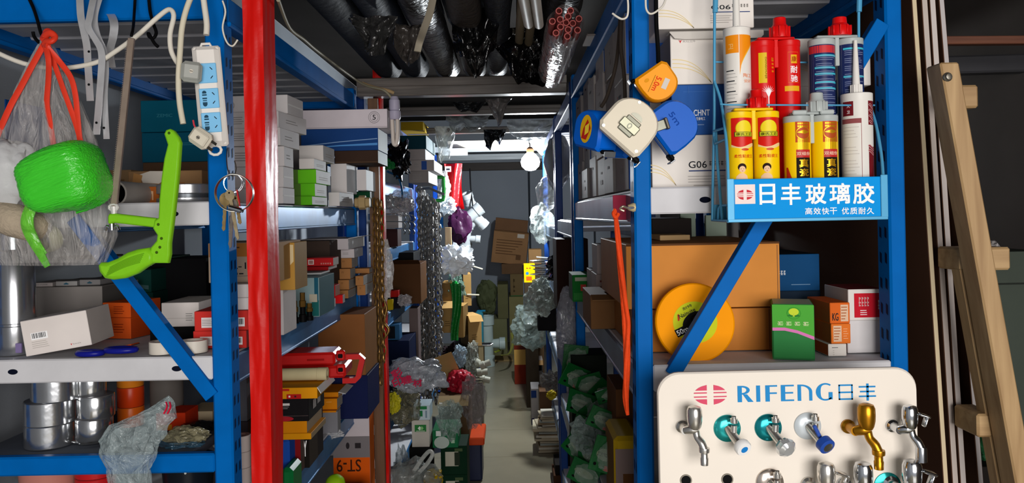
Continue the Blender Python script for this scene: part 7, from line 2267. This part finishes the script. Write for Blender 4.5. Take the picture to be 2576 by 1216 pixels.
# bright white heap and blister packs under the lamp
bagobj('bright white plastic heap nearest the lamp on the left pile', 1098, 618, 1190, 700, 5.02, .24, film('#eef2f4', 1, .3, .6, 20), 96, 'plastic_heap', 'plastic', .5, 3)
for k in range(6):
    m = MB()
    m.box(-.06, .06, -.004, .004, -.003, .003, mat('#d5dadb', .3, 0, .05), .001)
    a = W(1118 + k * 10, 622 + (k * 7) % 22, 5.14 + .02 * k)
    tag(m.build('trunking_strip', None, Matrix.Translation(a) @ R((-.15, .1, .05, .25, -.05, .3)[k], 'Y')), 'white plastic strip, %s across the bright white heap' % ('first', 'second', 'third', 'fourth', 'fifth', 'sixth')[k], 'strip', 'white strips on the bright heap')
for k, (px, py, w_, an) in enumerate(((1196, 672, .11, .32), (1190, 742, .09, .05))):
    m = MB()
    m.box(-w_ / 2, w_ / 2, -.004, .004, -.005, .005, mat('#c9c4b0', .4, 0, .05), .002)
    tag(m.build('trunking_strip', None, Matrix.Translation(W(px, py, 5.6)) @ R(an, 'Y')), ('thin pale rod pointing to the back wall above the tan cartons', 'thick cream rod pointing to the aisle above the green sack')[k], 'rod')
bagobj('dark clear bag with green scraps under the bright white heap', 1120, 690, 1168, 760, 5.25, .15, film('#5f7a6c', .7, .15, .7, 24), 97, amp=.45)
bagobj('green scrap on the dark clear bag under the white heap', 1136, 708, 1152, 724, 5.2, .04, mat('#0fa03c', .4, 0, .1), 98, 'plastic_scrap', 'plastic', .4)
# hanging goods by the far rack
rb = W(1142, 520, 5.6)
e = empty('hanging_pack', 'red and clear plastic pack hanging from the rack rail under the beams', 'pack', Matrix.Translation(rb))
m = MB()
def redf(u, v):
    x = (u - .5) * (.13 - .03 * math.sin(v * 3.1)) + .012 * v
    return (x, .02 * math.sin(u * 7 + v * 3), .31 - .33 * v)
m.surf(redf, 18, 26, mat('#d8161c', .3, 0, .15, 9, .4, 30))
m.build('red_sheet', e, None, 80)
m = MB()
lump(m, (-.07, -.02, .13), .05, .03, .12, film('#b9b4b0', .7, .15, .7, 20), 99, .35)
m.build('clear_pouch', e, None, 70)
m = MB()
m.rect(-.035, .27, .045, .04, mat('#d0bfc4', .5, 0, 0), T(0, -.03, 0) @ FRONT)
m.rect(-.035, .268, .026, .012, INK, T(0, -.0304, 0) @ FRONT)
m.build('paper_label', e)
bagobj('purple plastic bag hanging under the red pack', 1126, 522, 1182, 616, 5.56, .08, mat('#2e0a2a', .42, 0, .2, 9, .4, 30), 101, amp=.3, freq=1.4)
bagobj('white crumpled bag glaring in lamp light above the purple bag', 1090, 495, 1146, 540, 5.45, .15, film('#dfe6e8', .85, .15, .8, 20), 102, amp=.5)
m = MB()
m.tube([(-.06, 0, .06), (.05, 0, .06), (.06, 0, .04), (.06, 0, -.07), (.04, 0, -.09), (-.05, 0, -.09)], .012, mat('#12902e', .3, 0, .08), 8, False, None, 2)
tag(m.build('green_bracket', None, Matrix.Translation(W(1092, 470, 5.0))), 'green frame hanging behind the cluster of grey chains', 'frame')
C('white strip lamp box lying above the red hanging pack', 1112, 405, 1176, 420, d=5.575, dep=.045, zb=1.935, zt=1.9845, col='#d5dadc')
PG = mat('#8f9496', .35, 0, .06)
wtube('dark cord from the crossbeam on which the grey pipe fittings hang', 'cord', 'cord', [(1182, 425, 6.12), (1184, 470, 6.0), (1190, 530, 5.95), (1188, 560, 5.95), (1178, 600, 5.97), (1170, 618, 5.985), (1166, 650, 6.02)], .006, BLACK)
for k, (px, py, a1, a2, L_) in enumerate(((1188, 540, .9, .2, .17), (1202, 552, 2.4, .3, .16), (1172, 600, .1, .1, .18), (1164, 628, .4, -.5, .14), (1180, 505, -.3, .4, .13))):
    e = empty('pipe_fitting', 'grey pipe fitting hanging beside the purple bag, %s' % ('tilted upper one', 'thick lower one', 'upright branch piece', 'open end lowest', 'smallest topmost')[k], 'fitting', Matrix.Translation(W(px, py, 5.9 + .03 * k)) @ R(a2, 'X') @ R(a1, 'Y'))
    e['group'] = 'grey pipe fittings on the far rack'
    r = .045 - .004 * (k % 3)
    MB().lathe([(r * .8, .01), (r * .8, -L_ / 2), (r * 1.12, -L_ / 2), (r * 1.12, -L_ / 2 + .04), (r, -L_ / 2 + .045), (r, L_ / 2 - .045), (r * 1.12, L_ / 2 - .04), (r * 1.12, L_ / 2), (r * .8, L_ / 2), (r * .8, 0)], PG, 22).build('body', e)
    if k in (2, 1):
        MB().lathe([(r * .6, 0), (r * .7, .05), (r * .85, .055), (r * .85, .09), (r * .6, .09)], PG, 20, R(math.pi / 2, 'Y') @ T(0, 0, r * .6)).build('branch', e)
C('dim brown carton on the floor under the tan carton at the aisle edge', 1158, 873, 1202, 1000, d=5.4, dep=.2, zb=.001, zt=W(1182, 872, 5.4).z - .001, col='#4a3c28')
C('dark carton under the black and maroon cloth bundle', 1108, 931, 1156, 1040, d=5.0, dep=.16, zb=.001, zt=W(1132, 929, 5.0).z, col='#2a221c')
C('worn carton on the floor under the spilled cream fittings', 1180, 961, 1214, 1060, d=5.0, dep=.2, zb=.001, zt=W(1200, 962, 5.0).z, col='#6f6a58')
C('plank of light timber leaning beside the purple bag', 1120, 575, 1136, 660, d=5.35, dep=.02, zb=1.15, zt=1.42, col=wood('#b08d5f', '#c9a878', 3, 2), name='timber_plank', cat='timber')
C('blue clamp block on the far rack post', 1098, 546, 1114, 566, d=6.5, dep=.05, zb=1.40, zt=1.49, col='#2a78c4', name='clamp_block', cat='clamp')

# ================================================================ back wall heap
BK = [('large tilted kraft carton with printed lines against the back wall', 1234, 580, 1322, 660, 8.5, '#7a5a3c', .2, .12),
      ('upper kraft flap carton behind the large tilted one', 1240, 556, 1330, 585, 8.75, '#6a4c32', .2, .12)]
SUP = W(1290, 664, 8.5).z
C('tall kraft carton stack under the large tilted carton, printed sideways', 1284, 690, 1316, 775, d=8.3, dep=.5, zb=.62, zt=W(1300, 690, 8.3).z, col='#6a583a', key='t1', mk=(('f', 'ic', .3, .5, .2, .6, 1, mat('#4a3c26', .6, 0, 0)), ('f', 'r', .5, .03, 1, .04, '#2a5a30')))
C('kraft carton at the base of the tall printed stack', 1282, 775, 1318, 890, d=8.28, dep=.5, zb=.001, zt=.619, col='#77704a')
C('small kraft carton between the tall stack and the tilted carton', 1262, 664, 1314, 690, d=8.32, dep=.4, on='t1', zt=W(1300, 664, 8.32).z, col='#5f4630', key='t2')
C(BK[0][0], 1234, 582, 1322, 662, d=8.34, dep=.4, on='t2', col='#8a6644', side='#5f4630', tilt=.12, mk=(('f', 'ln', .5, .5, .8, .5, 6, mat('#5c4028', .6, 0, 0)), ('f', 'r', .78, .88, .2, .12, '#b5aca0'), ('f', 'r', .76, .22, .14, .16, '#5c4028'), ('f', 'r', .5, .98, .99, .03, '#5a4028')), key='t3')
C('narrow kraft carton on the big tilted one, lid folded over', 1244, 556, 1326, 580, d=8.36, dep=.36, on='t3', zt=TOP['t3'] + .13, col='#6a4c34', tilt=.12)
C('olive brown carton standing beside the tall printed stack', 1252, 716, 1278, 795, d=8.2, dep=.4, zb=.40, col='#5c5a3c', key='t5')
C('olive carton at floor level by the back wall', 1238, 795, 1276, 880, d=8.18, dep=.4, zb=.001, zt=.399, col='#6a6a4a')
bagobj('olive green sack slumped against the back wall', 1196, 705, 1250, 800, 8.1, .3, mat('#4f553a', .6, 0, .2, 5, .3, 20), 111, 'sack', 'sack', .22, 1.4)
C('dark crate under the olive green sack', 1170, 800, 1236, 885, d=8.1, dep=.4, zb=.001, zt=W(1200, 800, 8.1).z, col='#2f3a36', name='crate', cat='crate')
PW_ = mat('#a9b8b4', .35, 0, .05)
e = empty('pipe_tee', 'pale pipe tee standing in front of the olive sack', 'pipe fitting', T(W(1225, 850, 7.7).x, 7.7, .001))
MB().lathe([(.05, .02), (.05, 0), (.075, 0), (.075, .10), (.062, .11), (.062, .40), (.075, .41), (.075, .50), (.058, .50), (.058, .42), (0, .42)], PW_, 26).build('body', e)
MB().lathe([(.04, 0), (.05, .09), (.062, .095), (.062, .15), (.045, .15), (.045, .10), (0, .1)], PW_, 22, T(0.03, 0, .22) @ R(math.pi / 2, 'Y')).build('branch', e)
C('bright cyan box on top of the pipes by the olive sack', 1200, 783, 1221, 804, d=7.55, dep=.08, zb=.56, col='#2aa0d0', key='cy')
C('clear blue tub under the bright cyan box', 1196, 804, 1216, 880, d=7.5, dep=.14, zb=.001, zt=.5595, col=mat('#3a8a9c', .3, 0, .1), name='plastic_tub', cat='tub', b=.012)
C('low grey carton with a blue band at the far aisle edge', 1192, 868, 1216, 905, d=6.9, dep=.3, zb=.001, zt=.318, col='#8a7a5a', mk=(('f', 'r', .6, .25, .8, .4, '#1c4a90'),))
for k in range(3):
    m = MB()
    m.cyl((-.10, 0, 0), (.10, 0, 0), .012, CHROME, None, 12)
    tag(m.build('chrome_rod', None, Matrix.Translation(W(1206, 866, 6.95) + Vector((.01 * k, .03 * k, .332 - W(1206, 866, 6.95).z))) @ R(.05 * k, 'Z')), 'chrome rod, %s of three lying on the low grey carton' % ('front', 'middle', 'rear')[k], 'rod', 'chrome rods at the far aisle edge')
wtube('yellow curved strip on the floor by the back boxes', 'plastic_strip', 'strip', [(1270, 852, 7.9), (1266, 870, 7.8), (1256, 882, 7.7), (1246, 886, 7.5)], .012, mat('#8f9a2a', .5, 0, .1), flat=(.4, 1))
wtube('olive curved strip on the floor near the red carton', 'plastic_strip', 'strip', [(1287, 838, 7.6), (1290, 860, 7.5), (1286, 880, 7.4), (1278, 892, 7.3), (1262, 894, 7.2)], .012, mat('#7a7a3a', .5, 0, .1), flat=(.4, 1))
C('flat brown board on the floor before the back wall', 1222, 860, 1290, 885, d=7.9, dep=.25, zb=.001, zt=.02, col='#8a7650', name='board', cat='board')

# ================================================================ right side of the aisle, far part
C('yellow box with a blue dot and orange panel at the far right rack', 1318, 665, 1346, 716, d=6.0, dep=.12, zb=.97, col='#d8b80c', mk=(('f', 'e', .3, .5, .28, .17, '#2a78b4'), ('f', 'r', .45, .22, .5, .22, '#d05a1a'), ('f', 'r', .3, .78, .16, .06, '#a04a20'), ('f', 'r', .55, .78, .16, .06, '#a04a20')))
C('dark carton supporting the yellow box', 1320, 716, 1352, 780, d=6.0, dep=.14, zb=.001, zt=.969, col='#3a3026')
C('brown carton behind the yellow box', 1330, 628, 1362, 664, d=6.5, dep=.2, zb=1.08, col='#7a5c3a', key='bcy')
C('brown carton column under the one behind the yellow box', 1330, 664, 1366, 800, d=6.5, dep=.25, zb=.001, zt=1.079, col='#4a3826')
C('tan topped dark red carton open on the aisle floor', 1294, 878, 1336, 955, d=7.05 * .97, dep=.22, zb=.001, zt=W(1314, 880, 6.84).z, col='#7a2a1a', side='#8f8884', key='rc', mk=(('f', 'r', .5, .78, 1, .44, '#b8904c'),))
C('white carton with an open front beside the dark red one', 1336, 906, 1366, 960, d=6.3, dep=.22, zb=.001, zt=.31, col='#8f8680', flap=('f', .06, '#8a6a44', 30), mk=(('f', 'r', .6, .85, .6, .25, '#1a1412'),))
C('white and navy striped carton in the floor row, right of the aisle', 1336, 955, 1358, 1012, d=5.5, dep=.22, zb=.001, zt=.26, col='#a09a98', mk=(('f', 'r', .5, .1, 1, .18, '#1a2450'), ('f', 'r', .3, .85, .6, .2, '#22386e')))
C('brown carton in the floor row before the striped one', 1357, 960, 1402, 1030, d=5.1, dep=.22, zb=.001, zt=.33, col='#5a4230', side='#7a6a58', key='bf')
bagobj('large clear bag bulging over the dark red carton', 1286, 765, 1400, 885, 5.7, .24, film('#8b9a95', .42, .1, .8, 16), 121, amp=.35)
bagobj('white netted bag hanging above the clear bulging bag', 1326, 700, 1400, 800, 5.0, .15, film('#90968f', .6, .15, .8, 20), 122, amp=.45, freq=2.6)
bagobj('dusty brown plastic filling under the clear bulging bag', 1310, 842, 1372, 885, 6.45, .2, film('#7a6450', .85, .2, .7, 20), 123, amp=.3)
bagobj('grey translucent sack hanging high by the bulb', 1372, 330, 1440, 480, 4.45, .2, film('#77787a', 1, .4, .3, 14), 124, amp=.15, freq=1.2)
bagobj('pale sack drooping below the grey one by the bulb', 1352, 440, 1408, 530, 5.0, .2, film('#8f918e', .95, .3, .4, 16), 125, amp=.2, freq=1.4)
bagobj('clear bag bulging over the far right rack post', 1334, 508, 1398, 618, 5.3, .22, film('#9aa09c', .5, .12, .7, 18), 126, amp=.3, freq=1.6)
for k in range(10):
    m = MB()
    m.box(-.06, .06, 0, .1, 0, .004, mat(('#c9ccca', '#b5b0a8', '#d8dad8')[k % 3], .3, 0, .05), .001)
    px, py = 1352 + (k * 13) % 30, 672 - k * 4.2 + 26
    tag(m.build('blister_card', None, Matrix.Translation(W(1372 - (k % 3) * 5, 700 - k * 5.5, 5.3)) @ R((-.08, .1, -.15, .05)[k % 4], 'Y') @ R(.1 * (k % 3), 'Z')), 'flat packed card, number %s up the glossy pile by the yellow box' % ('one', 'two', 'three', 'four', 'five', 'six', 'seven', 'eight', 'nine', 'ten')[k], 'card', 'flat packs in the glossy pile')
C('black box under the pile of flat packed cards', 1352, 705, 1402, 790, d=5.28, dep=.2, zb=.703, zt=W(1372, 706, 5.28).z, col='#171516')
bagobj('dark glossy plastic heap on the far right rack', 1376, 640, 1440, 720, 4.5, .2, mat('#0e0d0e', .2, 0, .1, 9, .5, 30), 127, 'plastic_heap', 'plastic', .45, 3)
C('dark brown carton on the right rack behind the green boxes', 1400, 618, 1480, 700, d=3.6, dep=.3, zb=1.0515, zt=1.38, col='#2f1c16')
C('green box with a pale label on the right rack', 1438, 694, 1484, 756, d=3.0, dep=.14, X=None, zb=1.21, zt=None, col='#1a5a26', side='#5a6a60', key='gb_', mk=(('f', 'r', .5, .82, .7, .14, '#a5a896'), ('f', 'r', .55, .5, .3, .24, '#b03a34'), ('f', 'r', .5, .2, .8, .24, '#2a6a30'))) if 0 else None
C('green box with a pale label at the end of the right middle shelf', 1440, 692, 1486, 756, d=2.60, dep=.16, zb=1.2025, col='#1a6a2a', side='#4a5a50', mk=(('f', 'r', .5, .84, .7, .14, '#a5a896'), ('f', 'r', .6, .52, .3, .24, '#b03a34'), ('f', 'r', .5, .2, .86, .26, '#2f7a38')))
# cartons on the right middle shelf, aisle side
for k, (x0_, y0_, x1_, y1_, d, col, lab, mk) in enumerate((
        (1500, 690, 1560, 740, 2.26, '#958a86', 'white carton with a handprinted panel on the right middle shelf, lower', (('f', 'ln', .5, .75, .7, .3, 2, mat('#6a3a3a', .6, 0, 0)), ('f', 'poly', 0, 0, 0, 0, '#6f6a6c', [(.1, .1), (.3, .45), (.7, .5), (.95, .1)]))),
        (1502, 616, 1562, 688, 2.26, '#a09694', 'white carton with a blue curved print on the right middle shelf, upper', (('f', 'poly', 0, 0, 0, 0, '#2a5a90', [(.5, .3), (.6, .55), (.8, .75), (.95, .8), (.95, .88), (.75, .82), (.55, .6), (.42, .3)]),)),
        (1486, 680, 1506, 742, 2.42, '#8a827e', 'narrow pale carton on end beside the green labelled box', ()))):
    C(lab, x0_, y0_, x1_, y1_, d=d, dep=.14 if k < 2 else .12, zb=1.2025 if k != 1 else None, on='rm0' if k == 1 else None, col=col, mk=mk, key='rm%d' % k)
C('kraft open tray with small jars on the right middle shelf', 1486, 752, 1560, 800, d=1.98, dep=.22, zb=1.2025, zt=1.29, col='#6a4a2c', flap=('f', .05, '#7a5a3a', 10))
for k in range(5):
    m = MB()
    m.lathe([(0, 0), (.016, 0), (.017, .004), (.017, .03), (.012, .036), (.012, .044), (0, .044)], mat(('#a58a86', '#8d8fa0', '#a59a90')[k % 3], .3, 0, .08), 16)
    tag(m.build('jar', None, T(.28 + .037 * k, 2.02 + .02 * (k % 2), TOP['kraft open tray with small jars on the right middle shelf'] + .001)), 'small pale jar on the kraft tray, %s from the aisle' % ('first', 'second', 'third', 'fourth', 'fifth')[k], 'jar', 'small jars on the kraft tray')

# ================================================================ right rack lower shelves: green blister bags
GB = mat('#0d5424', .35, 0, .2, 8, .2, 30)
def blister(label, x0, y0, x1, y1, d, an, seed, txt=True, yaw=0.0):
    p, q = W(x0, y1, d), W(x1, y0, d)
    w_, h_ = q.x - p.x, q.z - p.z
    e = empty('blister_pack', label, 'pack', Matrix.Translation((p + q) / 2) @ R(an, 'Y') @ R(yaw, 'Z'))
    rr = .012
    m = MB()
    m.box(-w_ / 2, w_ / 2, 0, .003, -h_ / 2, h_ / 2, GB, .001)
    m.ell(0, .0, w_ * .34, h_ * .17, mat('#77836a', .5, 0, .1), T(0, -.0004, 0) @ FRONT)
    m.ell(-w_ * .3, -h_ * .3, w_ * .06, h_ * .05, BLACK, T(0, -.0005, 0) @ FRONT)
    if txt:
        m.text('工力TOOLS', 0, .0, w_ * .6, h_ * .12, INK, T(0, -.0008, 0) @ FRONT, .01)
        m.rect(w_ * .2, -h_ * .36, w_ * .24, h_ * .14, mat('#b03a34', .5, 0, 0), T(0, -.0006, 0) @ FRONT)
    m.build('card', e)
    m = MB()
    lump(m, (w_ * .1, -.010, h_ * .02), w_ * .42, .010, h_ * .42, film('#b0c0b4', .16, .06, .6, 30), seed, .2, 2.0)
    m.build('clear_shell', e, None, 30)
    return e
blister('green tool blister pack standing tall by the aisle, printed panel facing', 1416, 868, 1476, 962, 2.75, .12, 131)
blister('green tool blister pack with dark lettering, lower right pile upper', 1480, 1030, 1556, 1085, 2.2, .42, 132)
blister('green tool blister pack with a red square, lowest by the yellow sack', 1490, 1100, 1556, 1192, 2.05, .3, 133)
blister('green blister pack lying flat edge on under the steel shelf edge', 1500, 975, 1572, 1010, 2.3, -.3, 134, False)
blister('green blister pack half hidden in the dark pile by the papers', 1440, 960, 1500, 1040, 2.9, .5, 135, False)
bagobj('clear glossy plastic over the lowest green blister packs', 1440, 1060, 1520, 1150, 2.3, .08, film('#8fa09c', .4, .08, .9, 24), 136, amp=.45)
bagobj('long grey film bag hanging at the end of the right rack', 1398, 735, 1458, 935, 2.93, .06, film('#8d8d94', .6, .2, .5, 20), 137, amp=.2, freq=1.5)
for k in range(12):
    px, py = 1446 + (k * 37) % 96, 950 + k * 22
    blister('green tool blister pack, %s down the jumbled pile under the steel edge' % ('first', 'second', 'third', 'fourth', 'fifth', 'sixth', 'seventh', 'eighth', 'ninth', 'tenth', 'eleventh', 'twelfth')[k], px - 38, py - 30, px + 38, py + 30, 2.62 - .03 * k, (.5, -.35, .8, .2, -.6, 1.1, .35, -.2, .7, .1, -.5, .4)[k], 170 + k, k % 3 == 0, (.5, -.4, .3, -.6, .2)[k % 5])
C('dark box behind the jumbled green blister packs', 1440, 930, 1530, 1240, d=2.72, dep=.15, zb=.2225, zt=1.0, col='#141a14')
C('yellow plastic sack end with tan side at the foot of the blue post', 1545, 1100, 1612, 1200, d=1.9, dep=.18, zb=.7225, zt=None, col='#a88a18', side='#6a5030', name='sack', cat='sack', b=.01, mk=(('f', 'r', .5, .62, .9, .5, '#7a6a66'), ('f', 'r', .62, .45, .6, .3, '#5a3a20')))
C('brown carton behind the orange twine on the right lower shelf', 1550, 960, 1612, 1092, d=1.85 + .25, dep=.2, zb=.7225, zt=1.02, col='#5a3a22')
C('tan carton with a pale edge standing at the bottom right of the aisle', 1462, 1130, 1500, 1300, d=2.55, dep=.12, zb=.2225, zt=.74, col='#5f5040', side='#7a6a56')
# stacked papers and boards on the floor right of the aisle
pr = random.Random(5)
PCOL = ['#b5ab94', '#a59a84', '#c3beb0', '#8a7a62', '#9aa09a', '#b9b09a']
zf = .002
lab_n = ('first', 'second', 'third', 'fourth', 'fifth', 'sixth', 'seventh', 'eighth', 'ninth', 'tenth', 'eleventh', 'twelfth', 'thirteenth', 'fourteenth')
for k in range(14):
    th = pr.uniform(.006, .014)
    L_ = .19 + pr.uniform(-.03, .02)
    m = MB()
    m.box(-L_ / 2, L_ / 2, -.11, .11, 0, th, mat(PCOL[k % 6], .6, 0, .1), .001)
    tag(m.build('board_sheet', None, T(.228 + pr.uniform(-.015, .015) , 4.95 + pr.uniform(-.01, .02), zf) @ R(pr.uniform(-.08, .08), 'Z')), 'pale flat board, %s up from the floor in the stack by the aisle' % lab_n[k], 'board', 'flat boards stacked on the floor')
    zf += th + .0008
zt2 = zf
for k in range(7):
    th = pr.uniform(.006, .012)
    m = MB()
    m.box(-.075, .075, -.09, .09, 0, th, mat(PCOL[(k + 2) % 6], .6, 0, .1), .001)
    tag(m.build('board_sheet', None, T(.23 + pr.uniform(-.02, .015), 4.95, zf) @ R(pr.uniform(-.12, .12), 'Z')), 'short pale board, %s from the bottom on top of the floor stack' % lab_n[k], 'board', 'short boards on the floor stack')
    zf += th + .0008
for k in range(3):
    m = MB()
    m.box(-.09, .09, -.1, .1, 0, .03 + .01 * k, mat(('#2a201a', '#4a3020', '#1d1a18')[k], .6, 0, .1), .002)
    tag(m.build('flat_box', None, T(.285 + .01 * k, 4.3 + .02 * k, .001 + sum(.031 + .01 * j for j in range(k)))), 'dark flat box, %s of three on the floor before the boards' % ('lowest', 'middle', 'top')[k], 'box', 'dark flat boxes on the floor')
bagobj('glassy plastic scrap on the floor by the dark flat boxes', 1374, 1190, 1412, 1222, 3.9, .08, film('#9aa6a8', .5, .08, .9, 24), 141, 'plastic_scrap', 'plastic', .4) if 0 else None
bagobj('yellow packet among grey plastic above the floor stack', 1376, 985, 1400, 1010, 4.55, .06, mat('#b8a41c', .4, 0, .15), 142, 'packet', 'packet', .3)
bagobj('grey plastic heap above the stack of flat boards', 1360, 940, 1412, 990, 4.9, .12, film('#7a7672', .8, .12, .8, 20), 143, 'plastic_heap', 'plastic', .5, 3)
# torn plastic hanging from the crossbeams and the pipes
SH = lambda h, o=.92, ro=.2: film(h, o, ro, .8, 18)
for k, a in enumerate((
    ('grey torn sheet hanging to a point from the second crossbeam', 1220, 1288, 248, (258, 290, 322, 290, 256), 3.97, SH('#8f8c8a', 1)),
    ('dark shiny scrap caught on the second crossbeam', 1135, 1226, 256, (262, 284, 276, 286, 262), 3.96, SH('#2c2e30', 1, .15)),
    ('grey tattered film along the thin crossbeam', 1118, 1232, 292, (312, 336, 318, 334, 326, 318), 4.65, SH('#8a8e8e')),
    ('white torn sheet hanging in strips from the thin crossbeam', 1092, 1148, 318, (350, 408, 396, 400, 345), 4.68, SH('#d5dad6', .95, .3)),
    ('black torn film hanging near the bulb', 1216, 1274, 326, (370, 378, 352, 366, 340), 4.66, SH('#15171a', 1)),
    ('pale glittering film strip between the thin crossbeam and the bulb', 1272, 1398, 302, (336, 350, 338, 352, 346, 332), 4.66, SH('#c3cacc', .95)),
    ('pale torn rag above the bulb on the pale crossbeam', 1300, 1392, 346, (366, 384, 372, 390, 372), 5.58, SH('#dfe4e6', .95, .3)),
    ('black glossy film drooping in front of the thick crossbeam end', 1230, 1408, 70, (120, 168, 212, 206, 222, 176), 2.62, film('#070708', 1, .10, 1.0, 12)),
    ('black film sagging between cream conduits and the pink bundle', 1130, 1260, 20, (120, 150, 196, 160, 110), 2.35, film('#0a0a0b', 1, .14, 1.0, 12)),
    ('silvery crumpled film hanging below the pink pipe bundle', 1384, 1452, 92, (130, 172, 182, 168, 118), 2.02, film('#8f9194', .8, .08, 1.0, 16)),
    ('brown-grey film flap hanging beside the wrapped tubes', 985, 1075, 62, (120, 150, 172, 150, 96), 2.28, film('#3a3633', 1, .22, .9, 14)),
    ('dark film sagging under the overhead rolls beside the fat pipes', 880, 1000, 40, (70, 120, 150, 128, 80), 2.05, film('#232323', 1, .25, .9, 14)))):
    sheet(*a, 200 + k, .035)
C('yellow carton lying on the top deck of the dark blue rack', 1008, 296, 1064, 318, d=4.5, dep=.3, zb=2.001, zt=2.05, col='#a88a1a')
wtube('cream tie strap hanging down from the overhead pipes', 'strap', 'strap', [(1092, -20, 1.9), (1082, 30, 1.95), (1066, 75, 2.0), (1056, 105, 2.05), (1050, 130, 2.05)], .010, mat('#8f8878', .5, 0, .1), flat=(.3, 1))
C('white printed sack lying on the overhead pipes near the red post', 930, -20, 1040, 48, d=1.9, dep=.5, zb=2.075, zt=2.12, col=mat('#8d8880', .6, 0, .12, 6), name='sack', cat='sack', b=.012, mk=(('o', 'r', .5, .5, .1, .1, '#333333'),)) if 0 else None
